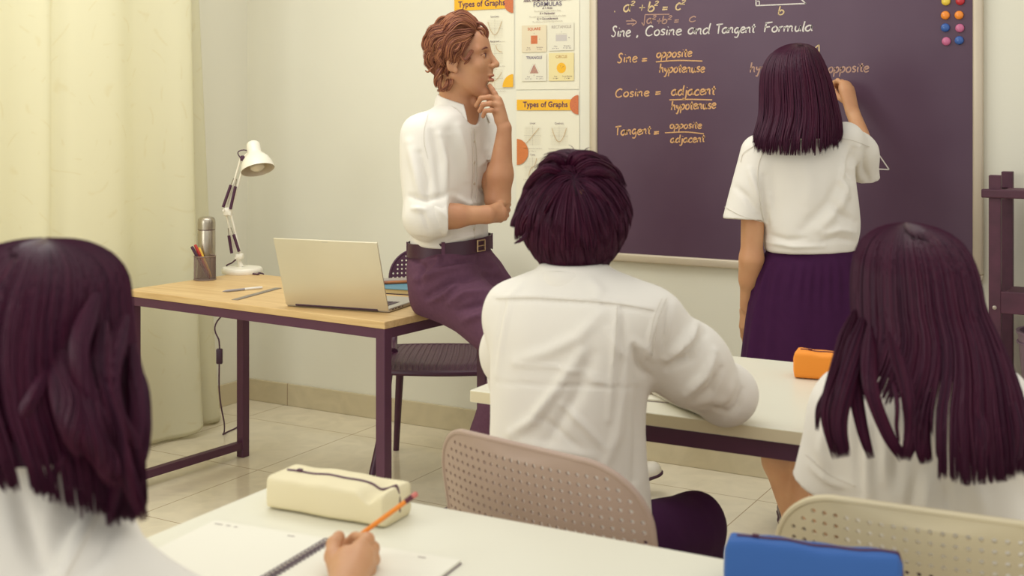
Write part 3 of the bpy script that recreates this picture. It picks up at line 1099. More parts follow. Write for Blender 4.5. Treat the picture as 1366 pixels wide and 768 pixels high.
def build_desk_things():
    # thermos flask
    steel = mat('brushed_steel', (178, 168, 150), .3, .85, noise=.12, nscale=40)
    b = qz(275.5, 370, DESK_Z)
    k = b[1] / FPX
    top = EYE - (289 - HY) * k
    h = top - DESK_Z
    e = empty('thermos_flask', W(b), 'brushed steel thermos flask standing behind the mesh pen pot', 'flask')
    hc = h - 17.5 * k
    MB().lathe([(.032, 0), (.0345, .003), (.0345, hc - .004), (.033, hc - .001), (.033, hc)], b, n=40).build('body', steel, e, True, 'c')
    MB().lathe([(.0337, hc), (.0337, hc + .003)], b, n=40).build('seal_ring', mat('flask_seal', (80, 44, 60), .5), e, True, 'c')
    MB().lathe([(.0348, hc + .003), (.0348, h - .022), (.033, h - .010), (.028, h - .003), (.020, h), (.0005, h)], b, n=40).build('cup_lid', steel, e, True, 'c')
    # mesh pen pot
    b = qz(273.3, 373, DESK_Z)
    k = b[1] / FPX
    R, hh = .0410, .094
    e = empty('pen_pot', W(b), 'round grey wire mesh pen pot on the desk', 'pen pot')
    mm = mat('pen_pot_wire', (140, 122, 112), .4, .5)
    mb = MB()
    nz_, na = 26, 60
    for i in range(nz_ + 1):
        z = .004 + (hh - .006) * i / nz_
        mb.tube([b + [R * math.cos(a), R * math.sin(a), z] for a in np.linspace(0, 2 * math.pi, 40, endpoint=False)], .0007, 3, False, True)
    for j in range(na):
        a = 2 * math.pi * j / na
        mb.tube([b + [R * math.cos(a), R * math.sin(a), .003], b + [R * math.cos(a), R * math.sin(a), hh - .002]], .0007, 3, False)
    mb.build('wire_mesh', mm, e, True, 'c')
    for z, r in ((.003, .0026), (hh - .002, .0022)):
        MB().tube([b + [R * math.cos(a), R * math.sin(a), z] for a in np.linspace(0, 2 * math.pi, 48, endpoint=False)], r, 8, False, True).build('rim', mm, e, True, 'c')
    MB().lathe([(.0005, .0005), (R, .0005), (R, .002), (.0005, .002)], b, n=40, cap0=False, cap1=False).build('base_disc', mm, e, False, 'c')
    pens = (((255.5, 329.5), (.008, -.014), (92, 34, 60), (60, 18, 44), 'dark capped marker leaning left in the wire pen pot', (.022, -.014)),
            ((260, 327), (-.006, .004), (150, 40, 44), (186, 52, 44), 'red capped marker leaning in the wire pen pot', (.020, .002)),
            ((265, 331), (.0, .017), (210, 160, 70), (238, 190, 70), 'yellow marker in the wire pen pot', (.023, .018)))
    for (px, py), off, cb, cc, lab, ft in pens:
        tip = q(px, py - 1, b[1] + off[1])
        foot = b + [ft[0], ft[1], .0045]
        pen(foot, tip, .0052, mat('marker_body_%d' % cb[0], cb, .4), mat('marker_cap_%d' % cc[0], cc, .35), lab, 'markers in the pen pot', capfrac=.3)
    pen(foot_lie(296.5, 390.3, .0048), foot_lie(350, 385, .0048), .0042, mat('pen_clear_grey', (150, 146, 150), .25), mat('pen_white', (226, 222, 212), .35),
        'pale ballpoint pen lying flat on the desk before the lamp', name='ballpoint_pen', capfrac=.45)
    # steel ruler
    a, c = qz(316.5, 400.5, DESK_Z), qz(380, 383.0, DESK_Z)
    u = unit(c - a)
    n = np.array([-u[1], u[0], 0])
    R_ = np.array([[u[0], n[0], 0], [u[1], n[1], 0], [0, 0, 1]])
    L = .305
    mid = a + u * L / 2 + n * .010
    e = empty('ruler', W(mid * [1, 1, 0] + [0, 0, DESK_Z]), 'flat steel ruler lying on the desk half behind the laptop', 'ruler')
    MB().bbox(mid + [0, 0, .0012], (L, .026, .0018), .0004, R_, 1).build('blade', mat('ruler_steel', (158, 148, 138), .35, .6), e, False, 'c')
    mb = MB()
    for i in range(59):
        l = .009 if i % 10 == 0 else (.0065 if i % 5 == 0 else .0042)
        mb.box(a + u * (.006 + i * .005) + n * (-.003 + l / 2) + [0, 0, .0022], (.0005, l, .0002), R_)
    mb.build('graduations', mat('ruler_marks', (90, 70, 80), .6), e, False, 'c')


def foot_lie(px, py, h):
    p = qz(px, py, DESK_Z)
    return p + [0, 0, h]


build_desk_things()


# ---------------------------------------------------------------- laptop, books, phone
def build_laptop():
    alu = mat('laptop_aluminium', (218, 208, 180), .42, .35, noise=.04, nscale=5)
    alu2 = mat('laptop_deck_aluminium', (190, 184, 172), .4, .4)
    key = mat('laptop_keys', (66, 38, 56), .5)
    A, B = qz(382, 408.4, DESK_Z), qz(518.6, 417.5, DESK_Z)
    u = unit(B - A)
    n = np.array([-u[1], u[0], 0])
    L = np.linalg.norm(B - A)
    T = .0055
    e = empty('laptop', W((A + B) / 2 + n * .12), 'open silver laptop on the desk turned away from the room', 'laptop')
    R = np.array([[u[0], n[0], 0], [u[1], n[1], 0], [0, 0, 1]])
    z0 = .012
    mid = (A + B) / 2
    MB().bbox(mid + n * .128 + [0, 0, z0 - .0045], (L, .25, .013), .003, R, 3).build('keyboard_deck', alu2, e, True, 'c')
    zt = z0 + .0022
    mb = MB()
    for r in range(6):
        for k in range(14):
            w = L * .86 / 14
            mb.bbox(A + u * (L * .07 + w * (k + .5)) + n * (.035 + .0185 * r) + [0, 0, zt + .0006], (w * .86, .0155, .0014), .0005, R, 1)
    mb.build('keyboard', key, e, False, 'c')
    MB().bbox(mid + n * .198 + [0, 0, zt + .0002], (.13, .078, .0006), .0002, R, 1).build('trackpad', mat('trackpad_grey', (176, 170, 160), .35, .3), e, False, 'c')
    mb = MB()
    for k, (o, w) in enumerate(((.03, .012), (.05, .010), (.075, .016), (.1, .008))):
        mb.box(mid + u * (L / 2 + .0001) + n * o + [0, 0, z0 - .004], (.0008, w, .0035), R)
    mb.build('side_port', key, e, False, 'c')
    th = math.radians(19)
    up = np.array([0, 0, math.cos(th)]) - n * math.sin(th)
    fw = np.cross(u, up)     # out of the screen or lid
    Rl = np.stack([u, fw, up], 1)
    H_ = .243
    lid = MB().bbox(mid + [0, 0, .0065] + up * H_ / 2, (L, T, H_), .0022, Rl, 3).build('screen_lid', alu, e, True, 'c')
    side = 1 if np.dot(fw, n) > 0 else -1
    MB().bbox(mid + [0, 0, .0065] + up * (H_ / 2 + .004) + fw * side * (T / 2 + .0002), (L * .955, .0006, H_ * .9), .0002, Rl, 1).build('screen', mat('laptop_screen', (40, 22, 38), .2), lid, False, 'c')
    MB().bbox(mid + up * (H_ - .006) + [0, 0, .0065] - fw * side * (T / 2 + .0002), (.022, .0006, .0016), .0002, Rl, 1).build('lid_notch', alu2, lid, False, 'c')
    MB().tube([mid - u * L * .4 + [0, 0, .009], mid + u * L * .4 + [0, 0, .009]], .0052, 12).build('hinge', key, e, True, 'c')
    # blue book behind it, a phone on the book
    c = qz(551, 394.3, DESK_Z)
    u2 = unit(np.array([.90, -.36, 0]))
    n2 = np.array([-u2[1], u2[0], 0])
    R2 = np.array([[u2[0], n2[0], 0], [u2[1], n2[1], 0], [0, 0, 1]])
    bl, bd, bh = .205, .145, .020
    mid2 = c - u2 * bl / 2 + n2 * bd / 2
    e = empty('notebook', W(mid2), 'thick blue notebook with cream pages and dark spine behind the laptop', 'notebook')
    cov = mat('notebook_blue_cover', (84, 132, 152), .6, noise=.06)
    dk = mat('notebook_dark_spine', (58, 24, 50), .6)
    MB().bbox(mid2 + [0, 0, bh - .0012], (bl, bd, .0024), .0008, R2).build('front_cover', cov, e, False, 'c')
    MB().bbox(mid2 + [0, 0, .0012], (bl, bd, .0024), .0008, R2).build('back_cover', dk, e, False, 'c')
    MB().bbox(mid2 + [0, 0, bh / 2] - u2 * .003 + n2 * .0, (bl - .010, bd - .008, bh - .0048), .001, R2).build('page_block', mat('notebook_pages', (226, 208, 160), .8), e, False, 'c')
    MB().bbox(mid2 + [0, 0, bh / 2] + u2 * (bl / 2 - .003), (.0062, bd, bh - .0046), .002, R2).build('spine', dk, e, False, 'c')
    c2 = q(541, 378, c[1] + .02)
    zt = DESK_Z + bh
    u3 = unit(np.array([.78, .25, 0]))
    n3 = np.array([-u3[1], u3[0], 0])
    R3 = np.array([[u3[0], n3[0], 0], [u3[1], n3[1], 0], [0, 0, 1]])
    m3 = np.array([qz(527, 377, zt)[0], qz(527, 377, zt)[1], zt]) + n3 * .0
    e = empty('smartphone', W(m3), 'grey smartphone in an orange brown case lying on the blue notebook', 'phone')
    MB().bbox(m3 + [0, 0, .0062], (.152, .076, .0124), .0055, R3, 4).build('case', mat('phone_case_tan', (196, 122, 62), .45, rgb2=(120, 62, 60), nscale=20), e, True, 'c')
    MB().bbox(m3 + [0, 0, .0128], (.142, .068, .0016), .0006, R3, 2).build('screen', mat('phone_grey_glass', (150, 138, 132), .35), e, True, 'c')


build_laptop()


# ---------------------------------------------------------------- perforated chairs
def cdt_sheet(outline, holes):
    """2D sheet with holes -> verts, tris"""
    V = [Vector(p) for p in outline]
    F = [list(range(len(outline)))]
    for h in holes:
        n = len(V)
        V += [Vector(p) for p in h]
        F.append(list(range(n, n + len(h))))
    r = delaunay_2d_cdt(V, [], F, 1, 1e-6)
    vs, fs, of = r[0], r[2], r[5]
    out = []
    for f, o in zip(fs, of):
        if 0 in o and len(o) == 1:
            out.append(list(f))
    return np.array([(v.x, v.y) for v in vs]), out


def round_outline(w, h0, h1, rt, rb, n=14):
    pts = []
    for cx, cz, r, a0 in ((w / 2 - rt, h1 - rt, rt, 0), (-w / 2 + rt, h1 - rt, rt, 90), (-w / 2 + rb, h0 + rb, rb, 180), (w / 2 - rb, h0 + rb, rb, 270)):
        for a in np.linspace(a0, a0 + 90, n):
            pts.append((cx + r * math.cos(math.radians(a)), cz + r * math.sin(math.radians(a))))
    return pts


def make_chair(label, group, m, loc, rz, hole_r=.0038, dip=.0):
    """front of the chair towards -y"""
    e = empty('perforated_chair', (0, 0, 0), label, 'chair', group)
    w, h0, h1 = .455, .545, .83
    rt, rb = .105, .085
    out = round_outline(w, h0, h1, rt, rb)
    step = .0165
    holes = []
    nx, nz = int(w / step), int((h1 - h0) / step) + 1
    for i in range(-nx // 2, nx // 2 + 1):
        for j in range(nz):
            x, z = i * step, h0 + .0115 + j * step
            # inside the outline with a margin
            ax, mg = abs(x), .0095
            r = rt if z > (h0 + h1) / 2 else rb
            cx_, cz_ = w / 2 - r, (h1 - r if z > (h0 + h1) / 2 else h0 + r)
            dz = (z - cz_) if z > (h0 + h1) / 2 else (cz_ - z)
            dx = ax - cx_
            if dx > 0 and dz > 0:
                ok = math.hypot(dx, dz) < r - mg
            else:
                ok = ax < w / 2 - mg and h0 + mg < z < h1 - mg
            if ok:
                holes.append([(x + hole_r * math.cos(a), z + hole_r * math.sin(a)) for a in np.arange(8) * math.pi / 4 + .39])
    P2, F = cdt_sheet(out, holes)

    def bend(x, z):
        t = (z - h0) / (h1 - h0)
        return np.stack([x, .205 + .055 * t - .045 * (np.abs(x) / (w / 2)) ** 2.2, z - dip * t * (np.abs(x) / (w / 2)) ** 2], -1)
    V = bend(P2[:, 0], P2[:, 1])
    # two faces and the walls of the holes
    T2 = .0046
    N2 = np.zeros_like(V)
    Fa = np.array(F)
    nf = np.cross(V[Fa[:, 1]] - V[Fa[:, 0]], V[Fa[:, 2]] - V[Fa[:, 0]])
    for k_ in range(3):
        np.add.at(N2, Fa[:, k_], nf)
    N2 = unit(N2)
    cnt = {}
    for f_ in F:
        for a_, b_ in zip(f_, f_[1:] + f_[:1]):
            cnt[(a_, b_)] = 1
    nV = len(V)
    FF = [list(f_) for f_ in F] + [[i + nV for i in f_[::-1]] for f_ in F]
    FF += [[b_, a_, a_ + nV, b_ + nV] for (a_, b_) in cnt if (b_, a_) not in cnt]
    o = link('backrest', raw_mesh('backrest', np.concatenate([V + N2 * T2 / 2, V - N2 * T2 / 2]), FF), m, e, smooth=True)
    fix_normals(o.data)
    auto_smooth(o.data, 35)
    rim = np.array(out)
    rim = rim[np.concatenate([[True], np.linalg.norm(np.diff(rim, axis=0), axis=1) > 1e-5])]
    R3 = bend(rim[:, 0], rim[:, 1])
    MB().tube(R3, .0052, 8, False, True).build('back_rim', m, o, True, 'l')
    # seat with ribs
    us, vs = np.linspace(-1, 1, 157), np.linspace(-1, 1, 25)
    P = np.zeros((25, 157, 3))
    for i, v in enumerate(vs):
        for j, u in enumerate(us):
            x = .228 * u * math.sqrt(1 - .16 * v * v)
            y = .222 * v * math.sqrt(1 - .22 * u * u)
            rib = .0016 * math.copysign(1, math.sin(u * math.pi * 19.5)) * min(1, 9 * (1 - abs(u))) * min(1, 9 * (1 - abs(v)))
            z = .452 - .012 * (1 - u * u) * (1 - v * v) - .018 * max(0, -v - .55) ** 2 / .2 + rib
            P[i, j] = (x, y, z)
    so = MB().grid(P).build('seat', m, e, False, 'l')
    modifier(so, 'SOLIDIFY', thickness=.012, offset=-1)
    th = np.linspace(0, 2 * math.pi, 72, endpoint=False)
    ring = []
    for a in th:
        u, v = math.cos(a), math.sin(a)
        s = 1 / max(abs(u), abs(v))
        u, v = u * s, v * s
        ring.append((.226 * u * math.sqrt(1 - .16 * v * v), .220 * v * math.sqrt(1 - .22 * u * u), .444 - .018 * max(0, -v - .55) ** 2 / .2))
    MB().tube(ring, .011, 8, False, True).build('seat_rim', m, so, True, 'l')
    for sx in (-1, 1):
        MB().tube([(sx * .186, -.165, .444), (sx * .206, -.205, .22), (sx * .250, -.285, .0)], [.017, .0145, .012], 12).build('leg', m, e, True, 'l')
        MB().tube([(sx * .178, .165, .444), (sx * .196, .225, .22), (sx * .214, .30, .0)], [.017, .0145, .012], 12).build('leg', m, e, True, 'l')
        pts = catmull([(sx * .196, .06, .449), (sx * .206, .14, .462), (sx * .208, .175, .495), (sx * .205, .182, .54), (sx * .19, .192, .60), (sx * .165, .205, .66)], 8)
        MB().tube(pts, np.linspace(.017, .010, len(pts)), 10).build('back_post', m, e, True, 'l')
    e.location = loc
    e.rotation_euler = (0, 0, rz)
    return e


def place_chair(center_c, back_dir_c, label, group, m, **k):
    """center in viewer axes (right, away); back_dir = where the backrest lies"""
    loc = W(np.array([center_c[0], center_c[1], 0.0]))
    bd = W(np.array([back_dir_c[0], back_dir_c[1], 0.0]))
    rz = math.atan2(bd[1], bd[0]) - math.pi / 2
    return make_chair(label, group, m, loc, rz, **k)


CH_BLACK = mat('chair_black_plastic', (72, 32, 56), .42, noise=.06, nscale=12)
CH_TAUPE = mat('chair_taupe_plastic', (176, 152, 136), .45, noise=.05, nscale=10)
CH_CREAM = mat('chair_cream_plastic', (208, 194, 160), .45, noise=.05, nscale=10)
place_chair((-.268, 4.70), (.02, 1.0), "black perforated plastic chair behind the teacher's desk", 'perforated chairs', CH_BLACK)
bd = unit(np.array([-.655, -.755]))
ctr = np.array([.018, 2.035]) - bd * .245
place_chair(ctr, bd, 'taupe perforated chair holding the dark haired boy', 'perforated chairs', CH_TAUPE)
bd = unit(np.array([-.44, -.90]))
ctr = np.array([.585, 1.70]) - bd * .245
place_chair(ctr, bd, 'cream perforated chair behind the blue pencil case', 'perforated chairs', CH_CREAM)

bd = unit(np.array([-.4783, -.8782]))
place_chair((-.545, 1.33), bd, 'cream perforated chair under the girl with long wavy hair at the front', 'perforated chairs', CH_CREAM)


# ---------------------------------------------------------------- white tables
T_Z = .745
T_TOP = mat('table_white_laminate', (224, 220, 200), .35, noise=.015, nscale=3)
T_EDGE = mat('table_edge_band', (218, 206, 172), .45)
ROT_T = np.array([[EV[0], NV[0], 0], [EV[1], NV[1], 0], [0, 0, 1.0]])


def build_table(corner, L, Dp, near, label):
    """corner = left end; near=True if the corner is the far one"""
    sgn = -1 if near else 1
    c0 = np.array(corner)
    P = lambda a, b, z: np.array([*(c0 + EV * a + NV * sgn * b), z])
    e = empty('classroom_table', W(P(L / 2, Dp / 2, 0)), label, 'table', 'white classroom tables')
    top = MB().bbox(P(L / 2, Dp / 2, T_Z - .014), (L, Dp, .028), .0018, ROT_T).build('tabletop', T_TOP, e, False, 'c')
    mb = MB()
    for a, b, s in ((L / 2, -.0004, (L - .004, .0012, .0245)), (L / 2, Dp + .0004, (L - .004, .0012, .0245)), (-.0004, Dp / 2, (.0012, Dp - .004, .0245)), (L + .0004, Dp / 2, (.0012, Dp - .004, .0245))):
        mb.box(P(a, b, T_Z - .014), s, ROT_T)
    mb.build('edge_band', T_EDGE, top, False, 'c')
    ins = .10
    for a in (ins + .04, L - ins):
        for b in (.05, Dp - .05):
            MB().bbox(P(a, b, (T_Z - .028) / 2), (.036, .036, T_Z - .028), .002, ROT_T).build('leg', DARK_METAL, e, False, 'c')
    for b in (.035, Dp - .035):
        MB().bbox(P(L / 2 + .02, b, T_Z - .028 - .02), (L - 2 * ins, .032, .040), .002, ROT_T).build('apron_rail', DARK_METAL, e, False, 'c')
    for a in (ins + .04, L - ins):
        MB().bbox(P(a, Dp / 2, T_Z - .028 - .02), (.03, Dp - .14, .040), .002, ROT_T).build('apron_rail', DARK_METAL, e, False, 'c')


M_FL = np.array([-.097, 2.815])
build_table(M_FL, 1.42, .67, False, 'white table in the middle with the orange pencil case on it')
F_FL = np.array([-.393, 2.13])
build_table(F_FL, 1.42, .62, True, 'white table at the front with the open spiral notebook on it')


# ---------------------------------------------------------------- pencil cases
def soft_case(c0, u, L, Dp, Hh, cloth, zipm, label, pinch=.85, zip_end=True, seed=1, wedge=1.0, zip_off=0.0):
    """c0 = near left bottom corner (viewer axes); u along its length; depth goes away from the viewer"""
    u = unit(np.array([u[0], u[1], 0]))
    n = np.array([-u[1], u[0], 0])
    c0 = np.asarray(c0, float)
    mid = c0 + u * L / 2 + n * Dp / 2
    e = empty('pencil_case', W(mid), label, 'pencil case', 'fabric pencil cases')
    rs = np.random.RandomState(seed)
    ph = rs.rand(8) * 6.28
    K = 44
    xs = np.concatenate([[0, .004, .012, .025], np.linspace(.05, .95, 30), [.975, .988, .996, 1]])
    endk = np.concatenate([[.93, .97, .99, 1], np.ones(30), [1, .99, .97, .93]])
    th = np.linspace(0, 2 * math.pi, K, endpoint=False)
    rows = []

    def ringpt(t, ek):
        row = []
        for a in th:
            cc, ss = math.cos(a), math.sin(a)
            p = .28
            y = math.copysign(abs(cc) ** p, cc)
            z = math.copysign(abs(ss) ** p, ss)
            wz = .5 + .5 * z
            hh = Hh * (1 - .05 * math.cos(2 * math.pi * (t - .5)) * 0)
            dd = Dp * (wedge + (1 - wedge) * (1 - wz))
            # sagging top, puckers near the ends
            top = 1 + .022 * math.sin(9 * t + ph[0]) * wz + .012 * math.sin(23 * t + ph[1] + 2 * y) * wz
            top *= 1 - (.30 * math.exp(-((t - .88) / .06) ** 2) * wz * (.5 - .5 * y)) * (pinch < 1)
            bul = 1 + .03 * math.sin(13 * t + ph[2] + z) + .05 * math.sin(math.pi * t)
            row.append(c0 + u * (t * L) + n * (Dp / 2 + y * dd / 2 * ek * bul) + np.array([0, 0, .0015 + wz * hh * top * (1 - (1 - ek) * .6)]))
        return row
    for t, ek in zip(xs, endk):
        rows.append(ringpt(t, ek))
    rows = np.array(rows)
    mb = MB()
    mb.grid(rows, wrap_u=True)
    for r, rev in ((rows[0], True), (rows[-1], False)):
        cen = r.mean(0) + u * (-.004 if rev else .004)
        V = [tuple(v) for v in r] + [tuple(cen * .4 + v * .6 + u * (-.003 if rev else .003)) for v in r] + [tuple(cen)]
        F = []
        for k in range(K):
            k2 = (k + 1) % K
            F += [(k, k2, K + k2, K + k), (K + k, K + k2, 2 * K)]
        mb.add(V, F)
    o = mb.build('fabric_body', cloth, e, True, 'c')
    bm = bmesh.new()
    bm.from_mesh(o.data)
    bmesh.ops.remove_doubles(bm, verts=bm.verts, dist=1e-5)
    bmesh.ops.recalc_face_normals(bm, faces=bm.faces)
    bm.to_mesh(o.data)
    bm.free()
    auto_smooth(o.data, 60)
    # zip tape along the middle of the top and down the right end
    kt = K // 4
    zp = [rows[i][kt] + n * (Dp * zip_off) + [0, 0, .0006] for i in range(4, len(rows) - 1)]
    if zip_end:
        last = rows[-1]
        for z in (.85, .65, .45, .3):
            zp.append(c0 + u * (L + .0035) + n * Dp / 2 + np.array([0, 0, Hh * z]))
    zp = catmull(zp[::2], 5)
    V, F = [], []
    mb = MB()
    mb.tube(zp, .0022, 8)
    z = mb.build('zip', zipm, e, True, 'c')
    s = zp[int(len(zp) * .1)]
    MB().bbox(s + [0, 0, .0025], (.009, .006, .004), .0012, ROT_T).build('zip_pull', zipm, z, False, 'c')
    return e


ZIPD = mat('zip_plum', (78, 34, 58), .5)
a, b = qz(355, 679, T_Z), qz(513, 707, T_Z)
soft_case(a, (b - a)[:2], .222, .085, .053, mat('case_cream_canvas', (226, 214, 176), .8, bump=.15, bscale=500), ZIPD, 'cream canvas pencil case with a dark zip by the writing hand', seed=3)
a = qz(1059.5, 505, T_Z)
soft_case(a, (.93, -.37), .20, .07, .062, mat('case_orange_canvas', (240, 146, 44), .75, bump=.1, bscale=500), mat('zip_dark_orange', (110, 50, 40), .5), 'orange pencil case on the middle table beside the standing girl', pinch=1, seed=5)
a = qz(967, 787, T_Z)
soft_case(a, (.93, -.33), .222, .066, .062, mat('case_blue_canvas', (46, 92, 160), .75, bump=.1, bscale=500), ZIPD, 'blue pencil case at the bottom edge before the cream chair', pinch=1, seed=8, wedge=.55)


# ---------------------------------------------------------------- notebooks, paper
def build_notebooks():
    page = mat('page_paper', (230, 225, 207), .7, noise=.01)
    wire = mat('spiral_wire_dark', (110, 92, 104), .4, .3)
    far, nearp = qz(441, 725, T_Z), qz(372, 767, T_Z)
    v = unit(nearp - far)               # towards the writer
    u = np.array([-v[1], v[0], 0])
    if u[0] < 0:
        u = -u
    R = np.stack([u, -v, np.array([0, 0, 1.0])], 1)
    e = empty('spiral_notebook', W(far + v * .14), 'open spiral bound notebook lying under the hand with the pencil', 'notebook')
    Lp, Wp = .285, .205
    for s, nm in ((-1, 'left_pages'), (1, 'right_pages')):
        c = far + v * (Lp / 2 - .004) + u * s * (Wp / 2 + .008)
        o = MB().bbox(c + [0, 0, .0036], (Wp, Lp, .0048), .0006, R, 1).build('page_stack', page, e, False, 'c')
        MB().bbox(c + [0, 0, .0009], (Wp + .003, Lp + .002, .0012), .0003, R, 1).build('cover', mat('notebook_cover_grey', (120, 96, 108), .6), o, False, 'c')
        S = MB()
        ink = mat('page_print_grey', (176, 166, 156), .8)
        k0 = c - u * Wp / 2 - v * Lp / 2
        for x, w in ((.018, .014), (.036, .008), (.05, .006), (.15, .012)):
            S.box(k0 + u * x + v * .014 + [0, 0, .0062], (w, .004, .0002), R)
        S.build('printed_heading', ink, o, False, 'c')
    mb = MB()
    for i in range(28):
        p = far + v * (.006 + i * .0098)
        mb.tube([p + u * .0085 * math.cos(a) * 1.25 + v * .0012 * math.sin(a) + np.array([0, 0, .0052 + .0046 * math.sin(a)]) for a in np.linspace(0, 2 * math.pi, 14, endpoint=False)], .0009, 5, False, True)
    mb.build('spiral_wire', wire, e, True, 'c')
    # exercise book in front of the boy
    a, b = qz(868, 535.5, T_Z), qz(955, 543.0, T_Z)
    u = unit(b - a)
    n = np.array([-u[1], u[0], 0])
    R = np.array([[u[0], n[0], 0], [u[1], n[1], 0], [0, 0, 1.0]])
    c = b - u * .14 + n * .105
    e = empty('exercise_book', W(c * [1, 1, 0] + [0, 0, T_Z]), "thin white exercise book lying under the boy's forearm", 'book')
    MB().bbox(c + [0, 0, .0035], (.29, .21, .0042), .0006, R, 1).build('page_stack', page, e, False, 'c')
    MB().bbox(c + [0, 0, .0009], (.292, .212, .0014), .0003, R, 1).build('cover', mat('exercise_cover', (150, 130, 130), .6), e, False, 'c')


build_notebooks()


# ---------------------------------------------------------------- dark rack and bin
def build_rack():
    wd = mat('rack_dark_wood', (84, 40, 58), .55, noise=.3, nscale=18)
    x0, x1 = -.58, .32
    e = empty('shelf_rack', ((x0 + x1) / 2, 4.29, 0), 'dark slatted wooden shelf rack by the right end of the chalkboard', 'shelf')
    H_ = 1.186
    for x in (x0, x1):
        for y in (4.15, 4.43):
            MB().bbox((x, y, H_ / 2), (.036, .034, H_), .002).build('upright', wd, e)
        MB().bbox((x, 4.29, 1.118), (.026, .25, .03), .002).build('side_rail', wd, e)
        MB().bbox((x, 4.29, .36), (.026, .25, .03), .002).build('side_rail', wd, e)
    for y in (4.185, 4.245, 4.305, 4.365):
        MB().bbox(((x0 + x1) / 2, y, 1.124), (x1 - x0 + .05, .05, .018), .002).build('top_slat', wd, e)
    o = MB().bbox(((x0 + x1) / 2 + .006, 4.133, 1.128), (x1 - x0 + .09, .022, .028), .004).build('front_rail', wd, e)
    o = MB().bbox(((x0 + x1) / 2 + .01, 4.26, .795), (x1 - x0 - .02, .24, .018), .002).bbox(((x0 + x1) / 2 + .01, 4.142, .783), (x1 - x0 - .015, .022, .070), .003).build('middle_shelf', wd, e)
    for y in (4.2, 4.29, 4.38):
        MB().bbox(((x0 + x1) / 2, y, .372), (x1 - x0 + .02, .08, .018), .002).build('bottom_slat', wd, e)
    MB().lathe([(.007, 0), (.006, .003), (.0005, .004)], (x0, 4.133, .765), (0, -1, 0), 14).build('screw_head', mat('screw_steel', (186, 174, 160), .3, .6), e, True)
    pb = mat('bin_mauve_plastic', (142, 112, 130), .45, noise=.05)
    b = np.array([-.40, 4.27, .3815])
    e = empty('bin', b, 'round mauve plastic bin on the lower shelf of the dark rack', 'bin')
    MB().lathe([(.0005, .004), (.098, .004), (.104, .012), (.128, .29), (.133, .292), (.133, .300), (.122, .300), (.098, .02), (.0005, .016)], b, n=48, cap0=False, cap1=False).build('tub', pb, e, True)
    MB().tube([b + np.array([.128 * math.cos(a), .128 * math.sin(a), .262]) for a in np.linspace(0, 2 * math.pi, 48, endpoint=False)], .004, 8, False, True).build('rim_bead', pb, e, True)
    MB().lathe([(.0005, .25), (.110, .24), (.118, .262), (.0005, .275)], b, n=32, cap0=False, cap1=False).build('liner', mat('bin_liner_dark', (44, 16, 36), .4), e, True)


build_rack()
# ---------------------------------------------------------------- smooth solids for people and clothes
def smin(a, b, k):
    h = np.clip(.5 + .5 * (b - a) / k, 0, 1)
    return b + (a - b) * h - k * h * (1 - h)


